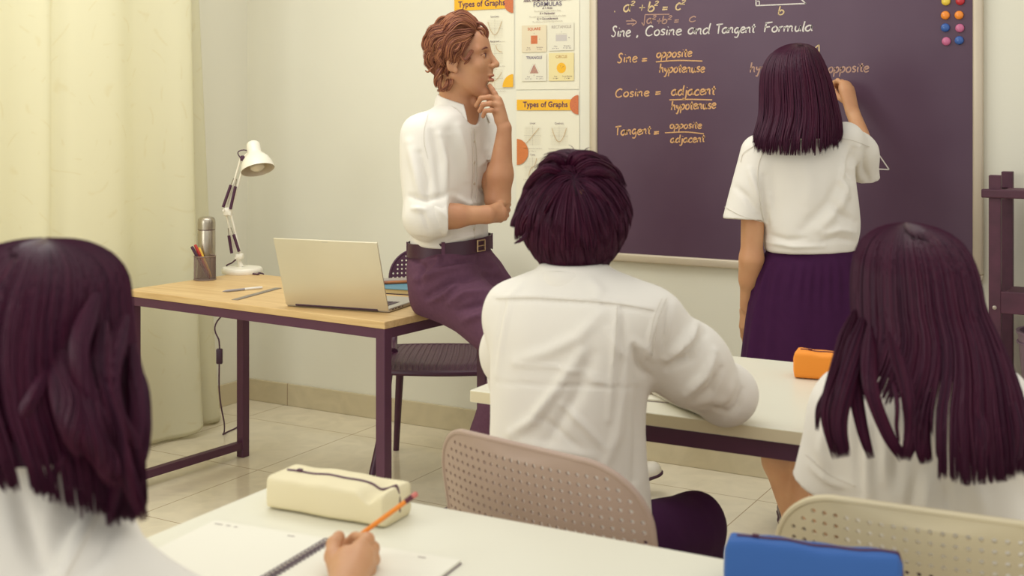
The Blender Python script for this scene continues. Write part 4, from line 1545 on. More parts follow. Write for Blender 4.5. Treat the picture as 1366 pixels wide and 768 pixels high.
class Solid:
    def __init__(s):
        s.p = []      # (op, fn, centre, radius, k)

    def _add(s, op, fn, c, R, k):
        s.p.append((op, fn, np.asarray(c, float), float(R), k))
        return s

    def cone(s, a, b, ra, rb, k=.012, op='+', cut=None, cutn=None, flat=None):
        a, b = np.asarray(a, float), np.asarray(b, float)
        ab = b - a
        L2 = ab @ ab
        nb = ab / math.sqrt(L2) if cutn is None else unit(cutn)

        def fn(P):
            ap = P - a
            h = np.clip(ap @ ab / L2, 0, 1)
            q_ = ap - h[:, None] * ab
            if flat is not None:      # flattened along a direction
                ax, f = flat
                q_ = q_ + (q_ @ ax)[:, None] * ax * (1 / f - 1)
            d = np.sqrt((q_ * q_).sum(1)) - (ra + (rb - ra) * h)
            if cut:
                d = np.maximum(d, (P - b) @ nb)
            return d
        return s._add(op, fn, (a + b) / 2, math.sqrt(L2) / 2 + max(ra, rb), k)

    def chain(s, pts, rad, k=.006, op='+', **kw):
        for i in range(len(pts) - 1):
            s.cone(pts[i], pts[i + 1], rad[i], rad[i + 1], k if i == 0 else min(k, .004), op, **kw)
        return s

    def ell(s, c, r, M=None, k=.012, op='+'):
        c, r = np.asarray(c, float), np.asarray(r, float)
        R = np.eye(3) if M is None else np.asarray(M)     # rows = local axes

        def fn(P):
            q_ = (P - c) @ R.T
            k0 = np.sqrt(((q_ / r) ** 2).sum(1)) + 1e-9
            k1 = np.sqrt(((q_ / (r * r)) ** 2).sum(1)) + 1e-9
            return k0 * (k0 - 1) / k1
        return s._add(op, fn, c, r.max(), k)

    def loft(s, rows, side, front, p=2.2, k=.015, op='+', grow=0.0, capk=.01, pleat=None):
        """rows (centre xyz, a, b) from top to bottom"""
        Z = np.array([r[0][2] for r in rows])
        A = np.array([[r[0][0], r[0][1], r[1] + grow, r[2] + grow] for r in rows])
        if Z[0] > Z[-1]:
            Z, A = Z[::-1], A[::-1]
        t = np.arange(len(Z))
        Q = catmull(np.column_stack([Z, A]), 6)
        order = np.argsort(Q[:, 0])
        Q = Q[order]
        side, front = np.asarray(side, float), np.asarray(front, float)
        zt, zb = Z[-1], Z[0]

        def fn(P):
            z = P[:, 2]
            cx = np.interp(z, Q[:, 0], Q[:, 1])
            cy = np.interp(z, Q[:, 0], Q[:, 2])
            a = np.interp(z, Q[:, 0], Q[:, 3])
            b = np.interp(z, Q[:, 0], Q[:, 4])
            dx, dy = P[:, 0] - cx, P[:, 1] - cy
            u = dx * side[0] + dy * side[1]
            v = dx * front[0] + dy * front[1]
            rho = ((np.abs(u / a) ** p + np.abs(v / b) ** p) + 1e-12) ** (1 / p)
            d = (rho - 1) * np.minimum(a, b)
            dz = np.maximum(z - zt, zb - z)
            return -smin(-d, -dz, capk)
        c = A[:, :2].mean(0)
        R = math.hypot(A[:, 2:].max() * 1.2 + np.abs(A[:, :2] - c).max(), (zt - zb) / 2)
        return s._add(op, fn, (c[0], c[1], (zt + zb) / 2), R, k)

    def eval(s, P, prims=None):
        d = np.full(len(P), 9.0)
        for op, fn, c, R, k in (s.p if prims is None else prims):
            if op == '+':
                d = smin(d, fn(P), k)
            else:
                d = -smin(-d, fn(P), k)
        return d

    def mesh(s, xs, ys, zs):
        """dual contouring style quads on a (graded) grid"""
        n = (len(xs), len(ys), len(zs))
        Vv = np.ones(n, np.float32)
        B = 14
        for i0 in range(0, n[0], B):
            for j0 in range(0, n[1], B):
                for k0 in range(0, n[2], B):
                    X, Y, Z = xs[i0:i0 + B], ys[j0:j0 + B], zs[k0:k0 + B]
                    c = np.array([(X[0] + X[-1]) / 2, (Y[0] + Y[-1]) / 2, (Z[0] + Z[-1]) / 2])
                    hd = .5 * math.sqrt((X[-1] - X[0]) ** 2 + (Y[-1] - Y[0]) ** 2 + (Z[-1] - Z[0]) ** 2) + .006
                    pr = [t for t in s.p if np.linalg.norm(t[2] - c) - t[3] < hd + 1.5 * t[4]]
                    if not pr:
                        continue
                    dc = s.eval(c[None], pr)[0]
                    if abs(dc) > hd * 1.5 + .02:
                        Vv[i0:i0 + B, j0:j0 + B, k0:k0 + B] = dc
                        continue
                    g = np.stack(np.meshgrid(X, Y, Z, indexing='ij'), -1).reshape(-1, 3)
                    Vv[i0:i0 + B, j0:j0 + B, k0:k0 + B] = s.eval(g, pr).reshape(len(X), len(Y), len(Z))
        ins = Vv < 0
        m = tuple(v - 1 for v in n)
        cnt = np.zeros(m, np.int8)
        for dx in (0, 1):
            for dy in (0, 1):
                for dz in (0, 1):
                    cnt += ins[dx:dx + m[0], dy:dy + m[1], dz:dz + m[2]]
        act = (cnt > 0) & (cnt < 8)
        I, J, K = np.nonzero(act)
        M = len(I)
        idx = np.full(m, -1, np.int32)
        idx[I, J, K] = np.arange(M)
        cor = [(a, b, c) for a in (0, 1) for b in (0, 1) for c in (0, 1)]
        vals = np.stack([Vv[I + a, J + b, K + c] for a, b, c in cor], 1)
        pos = np.stack([np.stack([xs[I + a], ys[J + b], zs[K + c]], 1) for a, b, c in cor], 1)
        acc = np.zeros((M, 3))
        num = np.zeros(M)
        for e0 in range(8):
            for bit in (1, 2, 4):
                if e0 & bit:
                    continue
                e1 = e0 | bit
                v0, v1 = vals[:, e0], vals[:, e1]
                cr = (v0 < 0) != (v1 < 0)
                t = np.where(cr, v0 / np.where(cr, v0 - v1, 1), 0)
                acc += np.where(cr[:, None], pos[:, e0] + (pos[:, e1] - pos[:, e0]) * t[:, None], 0)
                num += cr
        V = acc / num[:, None]
        F = []
        for ax in range(3):
            a = [slice(None)] * 3
            b = [slice(None)] * 3
            a[ax], b[ax] = slice(0, -1), slice(1, None)
            s0, s1 = ins[tuple(a)], ins[tuple(b)]
            ch = np.argwhere(s0 != s1)
            o1, o2 = [(1, 2), (2, 0), (0, 1)][ax]
            ok = (ch[:, o1] > 0) & (ch[:, o2] > 0) & (ch[:, o1] < n[o1] - 1) & (ch[:, o2] < n[o2] - 1)
            ch = ch[ok]
            flip = s0[ch[:, 0], ch[:, 1], ch[:, 2]]

            def cell(d1, d2):
                c = ch.copy()
                c[:, o1] -= d1
                c[:, o2] -= d2
                return idx[c[:, 0], c[:, 1], c[:, 2]]
            qd = np.stack([cell(1, 1), cell(0, 1), cell(0, 0), cell(1, 0)], 1)
            qd = np.where(flip[:, None], qd, qd[:, ::-1])
            F.append(qd)
        F = np.concatenate(F)
        F = F[(F >= 0).all(1)]
        # pull the vertices on to the surface
        e = .0012
        for _ in range(1):
            D = []
            for off in ((1, -1, -1), (-1, -1, 1), (-1, 1, -1), (1, 1, 1)):
                D.append(s.eval_near(V + e * np.array(off)))
            o = np.array([(1, -1, -1), (-1, -1, 1), (-1, 1, -1), (1, 1, 1)], float)
            G = sum(D[i][:, None] * o[i] for i in range(4)) / (4 * e)
            d0 = sum(D) / 4
            g2 = (G * G).sum(1) + 1e-6
            st = G * (d0 / g2)[:, None]
            ln = np.linalg.norm(st, axis=1)
            st *= np.minimum(1, .0025 / (ln + 1e-9))[:, None]
            V = V - st
        return V, F

    def eval_near(s, P):
        """evaluate points in spatial chunks so that far shapes are skipped"""
        out = np.empty(len(P))
        key = np.floor(P / .06).astype(int)
        key = (key[:, 0] * 4000 + key[:, 1]) * 4000 + key[:, 2]
        order = np.argsort(key, kind='stable')
        ks = key[order]
        cuts = np.concatenate([[0], np.nonzero(np.diff(ks))[0] + 1, [len(ks)]])
        for a, b in zip(cuts[:-1], cuts[1:]):
            ii = order[a:b]
            p = P[ii]
            c = p.mean(0)
            hd = .07
            pr = [t for t in s.p if np.linalg.norm(t[2] - c) - t[3] < hd + 1.5 * t[4]]
            out[ii] = s.eval(p, pr)
        return out


def graded(lo, hi, h, fine=()):
    """grid line positions from lo to hi: step h, finer inside the (a, b, step) ranges"""
    x = [lo]
    while x[-1] < hi:
        st = h
        for a, b, f in fine:
            if a <= x[-1] <= b:
                st = min(st, f)
            elif a - 3 * h < x[-1] < a:
                st = min(st, max(f, (a - x[-1]) / 2 + f))
        x.append(x[-1] + st)
    return np.array(x)


def hash3(i, j, k, seed):
    h = (i * 73856093) ^ (j * 19349663) ^ (k * 83492791) ^ (seed * 2654435)
    h = (h ^ (h >> 13)) * 1274126177
    return ((h ^ (h >> 16)) & 0xffff) / 65535.0


def vnoise(P, scale, seed=0):
    Q = np.asarray(P) * scale
    b = np.floor(Q).astype(np.int64)
    f = Q - b
    f = f * f * (3 - 2 * f)
    o = 0
    for dx in (0, 1):
        for dy in (0, 1):
            for dz in (0, 1):
                w = (f[:, 0] if dx else 1 - f[:, 0]) * (f[:, 1] if dy else 1 - f[:, 1]) * (f[:, 2] if dz else 1 - f[:, 2])
                o = o + w * hash3(b[:, 0] + dx, b[:, 1] + dy, b[:, 2] + dz, seed)
    return o * 2 - 1


def vnormals(V, F):
    n = np.cross(V[F[:, 2]] - V[F[:, 0]], V[F[:, 3]] - V[F[:, 1]])
    N = np.zeros_like(V)
    for k in range(4):
        np.add.at(N, F[:, k], n)
    return unit(N)


def to_px(V):
    return np.stack([CX + V[:, 0] / V[:, 1] * FPX, HY + (EYE - V[:, 2]) / V[:, 1] * FPX], 1)


def seg_dist(P, pl):
    """distance to a polyline and the position along it (0..1)"""
    best = np.full(len(P), 1e9)
    tt = np.zeros(len(P))
    m = len(pl) - 1
    for i in range(m):
        a, b = np.asarray(pl[i], float), np.asarray(pl[i + 1], float)
        ab = b - a
        h = np.clip((P - a) @ ab / (ab @ ab), 0, 1)
        d = np.linalg.norm(P - a - h[:, None] * ab, axis=1)
        u = d < best
        best = np.where(u, d, best)
        tt = np.where(u, (i + h) / m, tt)
    return best, tt


def crease(V, F, folds, noise=()):
    """folds on the cloth: (photo polyline, width px, height m); noise: (scale, height, seed, stretch)"""
    N = vnormals(V, F)
    D = np.zeros(len(V))
    X = to_px(V)
    view = unit(V - np.array([0, 0, EYE]))
    fac = np.clip(-(N * view).sum(1) * 1.6, 0, 1)
    for pl, w, h in folds:
        d, t = seg_dist(X, pl)
        D += 1.55 * h * np.exp(-(d / (w * .85)) ** 2) * fac * np.sin(np.clip(t, 0.06, .94) * math.pi) ** .5
    for sc, h, seed, st in noise:
        D += h * vnoise(V * np.asarray(st), sc, seed)
    return V + N * D[:, None]


def skin_mat(name, rgb, rgb2=None):
    if name in MATS:
        return MATS[name]
    m = mat(name, rgb, .5, rgb2=rgb2 or tuple(v * .93 for v in rgb), nscale=14, bump=.06, bscale=220, spec=.4)
    b = m.node_tree.nodes['Principled BSDF']
    b.inputs['Subsurface Weight'].default_value = .12
    b.inputs['Subsurface Radius'].default_value = (.012, .005, .003)
    b.inputs['Subsurface Scale'].default_value = 1.0
    return m


def hair_mat(name, rgb, rgb2, rough=.42):
    if name in MATS:
        return MATS[name]
    m = bpy.data.materials.new(name)
    m.use_nodes = True
    N, L = m.node_tree.nodes, m.node_tree.links
    b = N['Principled BSDF']
    b.inputs['Roughness'].default_value = rough
    b.inputs['Specular IOR Level'].default_value = .22
    g = N.new('ShaderNodeNewGeometry')
    rp = N.new('ShaderNodeValToRGB')
    rp.color_ramp.elements[0].color = (*lin(rgb), 1)
    rp.color_ramp.elements[1].color = (*lin(rgb2), 1)
    L.new(g.outputs['Random Per Island'], rp.inputs[0])
    L.new(rp.outputs[0], b.inputs['Base Color'])
    MATS[name] = m
    return m


# ---------------------------------------------------------------- hair
class Hair:
    def __init__(s):
        s.V, s.F, s.n = [], [], 0

    def raw(s, V, F):
        s.V.append(np.asarray(V))
        s.F.append(np.asarray(F) + s.n)
        s.n += len(V)

    def strands(s, P, r, prof=None):
        """P (n, m, 3); three sided tapering strands"""
        P = np.asarray(P)
        n, m = P.shape[:2]
        if prof is None:
            t = np.linspace(0, 1, m)
            prof = np.minimum(1, .5 + 3 * t) * np.clip((1.02 - t) * 4, .12, 1)
        r = np.broadcast_to(np.asarray(r, float).reshape(-1, 1), (n, 1)) * prof[None]
        T = unit(np.gradient(P, axis=1))
        ref = np.where(np.abs(T[..., 1:2]) < .9, np.array([0, 1.0, 0]), np.array([1.0, 0, 0]))
        A = unit(np.cross(T, ref))
        Bv = np.cross(T, A)
        V = np.empty((n, m, 3, 3))
        for k in range(3):
            a = 2 * math.pi * k / 3 + .5
            V[:, :, k] = P + r[..., None] * (math.cos(a) * A + math.sin(a) * Bv)
        base = (np.arange(n)[:, None] * m + np.arange(m - 1)[None]) * 3
        qs = []
        for k in range(3):
            k2 = (k + 1) % 3
            qs.append(np.stack([base + k, base + k2, base + 3 + k2, base + 3 + k], -1).reshape(-1, 4))
        s.raw(V.reshape(-1, 3), np.concatenate(qs))

    def sheet(s, P, wrap=False):
        m, n = P.shape[:2]
        i, j = np.meshgrid(np.arange(m - 1), np.arange(n if wrap else n - 1), indexing='ij')
        j2 = (j + 1) % n
        s.raw(P.reshape(-1, 3), np.stack([i * n + j, i * n + j2, (i + 1) * n + j2, (i + 1) * n + j], -1).reshape(-1, 4))

    def lock(s, pts, w0, w1, n, r, rs, m=18, wave=0.0):
        """a bundle of strands along a guide (viewer coordinates)"""
        pts = np.array(pts)
        pts[0] = pts[0] + [0, .030, 0]
        g = catmull(pts, 8)
        tt = np.linspace(0, 1, m)
        ix = tt * (len(g) - 1)
        G = np.stack([np.interp(ix, np.arange(len(g)), g[:, c]) for c in range(3)], 1)
        T = unit(np.gradient(G, axis=0))
        A = unit(np.cross(T, np.array([0, 1.0, 0])))
        Bv = np.cross(T, A)
        wd = w0 + (w1 - w0) * tt
        wd = wd * np.minimum(1, .35 + 4 * tt)
        ang, rad = rs.rand(n) * 6.283, np.sqrt(rs.rand(n))
        en = 1 - .22 * rs.rand(n) ** 1.5
        P = np.empty((n, m, 3))
        for i in range(n):
            t2 = tt * en[i]
            k = t2 * (m - 1)
            f = lambda M_: np.stack([np.interp(k, np.arange(m), M_[:, c]) for c in range(3)], 1)
            Gi, Ai, Bi = f(G), f(A), f(Bv)
            wi = np.interp(k, np.arange(m), wd)
            a = ang[i] + .9 * t2 + wave * np.sin(t2 * 9 + ang[i])
            P[i] = Gi + (wi * rad[i])[:, None] * (np.cos(a)[:, None] * Ai + .6 * np.sin(a)[:, None] * Bi)
        s.strands(P, r * (.7 + .6 * rs.rand(n)))

    def envelope(s, rows, n, r, rs, ends, phi_rng=(-200, 20), clump=16, m=18, rho=(.9, 1.04), drift=.05, wave=(0, 0), start=(0, .35), shell=.93, shell_end=.8,
                 front_end=.36, tipspread=.25, gather=.55):
        """long hair hanging inside an outline; rows = (py, left px, right px, depth centre, depth half)"""
        R = []
        for py, l, r_, dc, hd in rows:
            z = EYE - (py - HY) * dc / FPX
            R.append((z, (l - CX) / FPX * dc, (r_ - CX) / FPX * dc, dc, hd))
        C = catmull(np.array(R), 10)
        K = len(C) - 1

        def at(t, phi, rh):
            x = np.clip(t, 0, 1) * K
            f = [np.interp(x, np.arange(K + 1), C[:, c]) for c in range(5)]
            cx, hw = (f[1] + f[2]) / 2, (f[2] - f[1]) / 2
            return np.stack([cx + hw * np.cos(phi) * rh, f[3] + f[4] * np.sin(phi) * rh, f[0]], -1)
        # t of each end given as photo y
        tz = np.linspace(0, 1, 400)
        zz = np.interp(tz * K, np.arange(K + 1), C[:, 0])
        dd = np.interp(tz * K, np.arange(K + 1), C[:, 3])
        yy = HY + (EYE - zz) / dd * FPX
        t_of = lambda y: np.interp(y, np.maximum.accumulate(yy), tz)
        nc = max(1, n // clump)
        pc = np.radians(phi_rng[0] + (phi_rng[1] - phi_rng[0]) * (np.arange(nc) + rs.rand(nc)) / nc)
        rc = rho[0] + (rho[1] - rho[0]) * rs.rand(nc)
        ph = np.repeat(pc, clump)
        N = len(ph)
        span = math.radians(phi_rng[1] - phi_rng[0]) / nc * 1.6
        dphi = (rs.rand(N) - .5) * span
        rh = np.repeat(rc, clump) + (rs.rand(N) - .5) * .035
        # end of each strand: `ends` gives (direction from the left edge -1 .. right edge 1) -> photo y
        cosp = np.cos(ph + dphi)
        ey = np.interp(cosp, [e[0] for e in ends], [e[1] for e in ends])
        ey = ey + np.repeat(rs.randn(nc), clump) * (ends[0][2] if len(ends[0]) > 2 else 4) * .6 + rs.randn(N) * 2
        te = t_of(ey)
        sinp = np.sin(ph + dphi)
        te = np.where(sinp > .55, np.minimum(te, front_end), te)
        t0 = start[0] + (start[1] - start[0]) * rs.rand(N) ** 1.4
        tt = np.linspace(0, 1, m)
        T = t0[:, None] + (te - t0)[:, None] * tt[None]
        g = 1 - gather * np.clip((tt - .45) / .55, 0, 1) ** 1.3
        P_ = ph[:, None] + dphi[:, None] * g[None] + np.repeat(rs.randn(nc), clump)[:, None] * drift * tt[None] ** 1.5
        P_ = P_ + wave[0] * np.sin(T * wave[1] + np.repeat(rs.rand(nc), clump)[:, None] * 1.2 + ph[:, None]) * np.clip(tt[None] * 2 - .5, 0, 1)
        RH = rh[:, None] + tipspread * .1 * tt[None] ** 2 * rs.randn(N)[:, None] * .5
        s.strands(at(T, P_, RH), r * (.7 + .6 * rs.rand(N)))
        if shell:
            ts = np.linspace(0, t_of(shell_end), 40)
            pa = np.radians(np.linspace(phi_rng[0], phi_rng[1], 72))
            TT, PA = np.meshgrid(ts, pa, indexing='ij')
            TT = np.where(np.sin(PA) > .55, np.minimum(TT, front_end * .95), TT)
            s.sheet(at(TT, PA, np.full_like(TT, shell)))

    def build(s, m, parent, name='hair'):
        V, F = np.concatenate(s.V), np.concatenate(s.F)
        return cobj(name, V, F, m, parent)


# ---------------------------------------------------------------- heads and hands
def head_axes(fwd, tilt=0.0):
    """rows: forward, left, up; tilt in degrees raises the face"""
    f = unit(np.array([fwd[0], fwd[1], 0.0]))
    l = np.array([-f[1], f[0], 0.0])
    u = np.array([0, 0, 1.0])
    a = math.radians(tilt)
    f2 = f * math.cos(a) + u * math.sin(a)
    u2 = u * math.cos(a) - f * math.sin(a)
    return np.stack([f2, l, u2])


def add_head(S, c, M, sc=1.0, neck_to=None, neck_r=(.052, .056), ears=True, male=False):
    c = np.asarray(c, float)
    L = lambda x, y, z: c + (np.array([x, y, z]) * sc) @ M
    E = lambda p, r, k=.012, op='+', rot=None: S.ell(L(*p), np.array(r) * sc, M if rot is None else rot @ M, k * sc, op)
    E((-.014, 0, .036), (.097, .0745, .084))
    E((.030, 0, -.010), (.062, .062, .085), .02)
    E((.036, 0, -.058), (.048, .050, .052), .02)
    for s_ in (-1, 1):
        S.cone(L(-.012, s_ * .056, -.048), L(.062, s_ * .014, -.110), .016 * sc, .015 * sc, .022 * sc)
        S.ell(L(.058, s_ * .040, -.022), np.array((.022, .022, .02)) * sc, M, .018 * sc)
        S.cone(L(.080, s_ * .012, .028), L(.064, s_ * .050, .027), .011 * sc, .010 * sc, .014 * sc)
    E((.072, 0, -.111), (.019, .021, .017), .012)
    E((.060, 0, .050), (.030, .048, .040), .02)
    for s_ in (-1, 1):
        E((.090, s_ * .031, .010), (.017, .017, .0105), .010, '-')
        E((.0715, s_ * .032, .008), (.0135, .0135, .0125), .003)
    S.cone(L(.089, 0, .020), L(.110, 0, -.020), .0075 * sc, .0105 * sc, .012 * sc)
    E((.110, 0, -.021), (.0095, .0095, .0085), .006)
    for s_ in (-1, 1):
        E((.099, s_ * .0115, -.026), (.0095, .0075, .0075), .006)
        E((.101, s_ * .0065, -.0335), (.0045, .0035, .003), .003, '-')
    E((.089, 0, -.040), (.011, .012, .012), .01)
    E((.0915, 0, -.0545), (.0105, .022, .0062), .005)
    E((.0895, 0, -.069), (.0115, .019, .0072), .005)
    E((.1005, 0, -.0615), (.0095, .018, .0014), .003, '-')
    E((.086, 0, -.083), (.010, .018, .006), .008, '-')
    if ears:
        for s_ in (-1, 1):
            R = np.array([[.94, s_ * -.34, 0], [s_ * .34, .94, 0], [0, 0, 1.0]])
            t = math.radians(-14)
            R2 = np.array([[math.cos(t), 0, math.sin(t)], [0, 1, 0], [-math.sin(t), 0, math.cos(t)]])
            S.ell(L(-.012, s_ * .077, -.006), np.array((.0185, .0065, .0325)) * sc, (R2 @ R) @ M, .006 * sc)
            S.ell(L(-.008, s_ * .0835, -.002), np.array((.0105, .0055, .0195)) * sc, (R2 @ R) @ M, .004 * sc, '-')
            S.ell(L(-.004, s_ * .077, -.034), np.array((.008, .005, .009)) * sc, M, .005 * sc)
    if neck_to is not None:
        nt = np.asarray(neck_to, float)
        S.cone(L(-.028, 0, -.055), nt, neck_r[0] * sc, neck_r[1] * sc, .02 * sc)
        if male:
            S.ell(L(.032, 0, -.135), np.array((.012, .010, .014)) * sc, M, .012 * sc)


def head_details(c, M, sc, parent, brow_m, lip_m=None, brows=True):
    c = np.asarray(c, float)
    L = lambda x, y, z: c + (np.array([x, y, z]) * sc) @ M
    eye = mat('eye_white', (168, 142, 128), .3)
    iris = mat('eye_iris_dark', (70, 36, 40), .15)
    for s_ in (-1, 1):
        mb = MB()
        e = MB().lathe([(.0005, 0), (.0035, .0006), (.006, .0022), (.0072, .005)], L(.0856, s_ * .0318, .0082), -M[0], 18).build('eye', eye, parent, True, 'c')
        MB().lathe([(.0004, 0), (.0026, .0002), (.0046, .0010), (.0052, .0022)], L(.0868, s_ * .0312, .0082), -M[0], 16).build('iris', iris, e, True, 'c')
        up = [L(.0815 - .004 * abs(t) - .010 * max(0, t), s_ * (.032 + .016 * t), .0125 - .006 * t * t + .001) + M[0] * .0045 * sc for t in np.linspace(-1, 1, 9)]
        MB().tube(up, np.array([.0007, .0014, .0018, .002, .002, .002, .0018, .0014, .0007]), 6).build('eyelid_lash', brow_m, parent, True, 'c')
        if brows:
            b = [L(.0905 - .0035 * (t + 1) - .006 * max(0, t) ** 2, s_ * (.014 + .019 * (t + 1)), .0285 + .004 * (1 - t * t) - .003 * max(0, t)) for t in np.linspace(-1, 1, 9)]
            MB().tube(b, np.array([.0018, .003, .0034, .0034, .0032, .0028, .0024, .0018, .0008]), 8).build('eyebrow', brow_m, parent, True, 'c')


def add_finger(S, pts, r0, r1, k=.004):
    n = len(pts)
    rr = np.linspace(r0, r1, n)
    S.chain(pts, rr, k)


def add_hand(S, wrist, d, nrm, thumb_side, curl=(.25, .3, .35, .4), sc=1.0, spread=.06, thumb=(.55, .25)):
    """relaxed hand: d = direction of the fingers, nrm = out of the back of the hand, thumb_side = unit vector"""
    d, nrm, ts = unit(d), unit(nrm), unit(thumb_side)
    w = np.asarray(wrist, float)
    pl, wd = .088 * sc, .036 * sc
    kn = w + d * pl
    for t in (-1, -.33, .33, 1):
        S.cone(w + d * .008 * sc + ts * t * wd * .55, kn + ts * t * wd * .86 - d * (.012 * sc * (t < -.5)), .0125 * sc, .0105 * sc, .010 * sc)
    lens = [(.042, .026, .021), (.046, .029, .022), (.043, .027, .021), (.034, .021, .018)]
    for i, t in enumerate((.86, .3, -.28, -.84)):
        p = kn + ts * t * wd - d * (.010 * sc * (i == 3) + .003 * sc * (i == 2))
        a = 0.0
        pts = [p]
        dd = unit(d + ts * spread * t)
        for j, l in enumerate(lens[i]):
            a += curl[i] * (1.0 if j else .7)
            pts.append(pts[-1] + (dd * math.cos(a) - nrm * math.sin(a)) * l * sc)
        add_finger(S, pts, .0090 * sc * (1 if i < 3 else .88), .0066 * sc * (1 if i < 3 else .9))
    b = w + d * .022 * sc + ts * wd * .75
    t1 = unit(d * math.cos(thumb[0]) + ts * math.sin(thumb[0]) - nrm * .35)
    t2 = unit(d * math.cos(thumb[1]) + ts * math.sin(thumb[1]) * .6 - nrm * .4)
    add_finger(S, [b, b + t1 * .042 * sc, b + t1 * .042 * sc + t2 * .030 * sc, b + t1 * .042 * sc + t2 * .054 * sc], .0125 * sc, .0075 * sc, .008)


def collar(c, ra, rb, front, gap, h, leaf, m, parent, tilt=0.0, point=.03, name='collar', flare=.016):
    """shirt collar around a neck: c centre of the base, gap = half opening in degrees at the front"""
    c = np.asarray(c, float)
    f = unit(np.array([front[0], front[1], 0.0]))
    s = np.array([-f[1], f[0], 0.0])
    th = np.radians(np.linspace(-180 + gap, 180 - gap, 49))
    rows = []
    fr = (np.abs(th) / math.radians(180 - gap))
    base, top, out1, out2 = [], [], [], []
    for a, k in zip(th, fr):
        dirv = -f * math.cos(a) * rb + s * math.sin(a) * ra
        dn = unit(dirv)
        drop = -tilt * math.cos(a)
        z0 = -.012 - .016 * k ** 3 + drop * 0
        zz = h * (1 - .25 * k ** 3) + tilt * math.cos(a)
        base.append(c + dirv * 1.03 + [0, 0, z0])
        top.append(c + dirv * .97 + [0, 0, zz])
        out1.append(c + dirv * 1.0 + dn * (flare * .35) + [0, 0, zz + .002])
        out2.append(c + dirv * 1.02 + dn * (flare + .012 * k ** 4) + f * point * .25 * k ** 6 + [0, 0, zz - leaf * (1 + .35 * k ** 5)])
    mid = [(np.array(a) * .45 + np.array(b) * .55) + unit(np.array(b) - c) * [1, 1, 0] * .004 for a, b in zip(out1, out2)]
    P = np.array([base, top, out1, mid, out2])
    mb = MB()
    mb.grid(P)
    o = mb.build(name, m, parent, True, 'c')
    modifier(o, 'SUBSURF', levels=1, render_levels=1)
    modifier(o, 'SOLIDIFY', thickness=.0022, offset=0)
    return o


def seam(V, F, pl, m, parent, r=.0011, name='seam', lift=.0004, jitter=0):
    """stitched seam laid on the camera side of a cloth surface along a photo polyline"""
    X = to_px(V)
    N = vnormals(V, F)
    view = unit(V - np.array([0, 0, EYE]))
    ok = (-(N * view).sum(1)) > .05
    Xo, Vo, No = X[ok], V[ok], N[ok]
    pts = []
    for p in catmull(np.array(pl, float), 10):
        d = ((Xo - p) ** 2).sum(1)
        ix = np.argsort(d)[:12]
        ix = ix[np.argsort(Vo[ix][:, 1])][:5]
        w = 1 / (d[ix] + .5)
        v = (Vo[ix] * w[:, None]).sum(0) / w.sum()
        dep = v[1]
        pts.append(q(p[0], p[1], dep) + No[ix[0]] * lift)
    P = np.array(pts)
    for _ in range(3):
        P[1:-1] = (P[:-2] + 2 * P[1:-1] + P[2:]) / 4
    return MB().tube(P, r, 6).build(name, m, parent, True, 'c')
# ---------------------------------------------------------------- people
SKIN_M = skin_mat('skin_tan', (190, 140, 102), (178, 124, 90))
SKIN_G = skin_mat('skin_warm', (202, 152, 110), (192, 138, 98))
SHIRT = mat('white_shirt_cotton', (228, 222, 210), .8, noise=.015, nscale=6, bump=.05, bscale=700, spec=.2, sheen=.08)
STITCH = mat('shirt_stitching', (212, 204, 190), .85)
TROUSER = mat('plum_trouser_cloth', (100, 66, 84), .85, noise=.12, nscale=90, bump=.12, bscale=600, spec=.15)
DARKCLOTH = mat('dark_uniform_cloth', (62, 24, 60), .85, noise=.1, nscale=40, spec=.15)
BLACKHAIR = hair_mat('dark_plum_hair', (48, 8, 34), (72, 20, 44))
HAIR_T = hair_mat('auburn_hair', (98, 48, 46), (182, 122, 84), .42)
ZUP = np.array([0, 0, 1.0])


def body_obj(S, grid, m, parent, name='body'):
    V, F = S.mesh(*grid)
    return cobj(name, V, F, m, parent), V, F


def cloth_obj(S, grid, m, parent, name, folds=(), noise=()):
    V, F = S.mesh(*grid)
    V = crease(V, F, folds, noise)
    return cobj(name, V, F, m, parent), V, F


def shoe(S_unused, heel, toe_dir, parent, upper, sole, L=.275, pitch=0.0, w=.047):
    """heel = point under the heel; toe_dir = direction to the toe"""
    d = unit(toe_dir)
    sd = unit(np.cross(d, ZUP))
    up = np.cross(sd, d)
    heel = np.asarray(heel, float)
    S = Solid()
    P = lambda a, b, c_: heel + d * a * L + sd * b + up * c_
    S.cone(P(.12, 0, .045), P(.45, 0, .045), .036, .038, .02)
    S.cone(P(.45, 0, .042), P(.86, 0, .032), .040, .034, .02)
    S.cone(P(.16, 0, .05), P(.20, 0, .09), .036, .036, .02)
    S.cone(P(.3, 0, .075), P(.55, 0, .055), .03, .026, .02)
    S.ell(P(.5, 0, -.03), (.4, .4, .0445), np.stack([d, sd, up]), .003, '-')
    lo, hi = heel - .12, heel + .12
    c = P(.5, 0, .05)
    R = L * .75
    V, F = S.mesh(*[np.arange(c[i] - R, c[i] + R, .006) for i in range(3)])
    o = cobj('shoe', V, F, upper, parent)
    Z = Solid()
    Z.cone(P(.13, 0, .016), P(.5, 0, .016), .041, .043, .02, flat=(up, .34))
    Z.cone(P(.5, 0, .016), P(.87, 0, .018), .043, .036, .02, flat=(up, .34))
    V, F = Z.mesh(*[np.arange(c[i] - R, c[i] + R, .006) for i in range(3)])
    cobj('shoe_sole', V, F, sole, o)
    return o


WHITE_SHOE = mat('white_shoe_leather', (226, 218, 200), .45)
DARK_SOLE = mat('dark_rubber_sole', (64, 26, 48), .6)


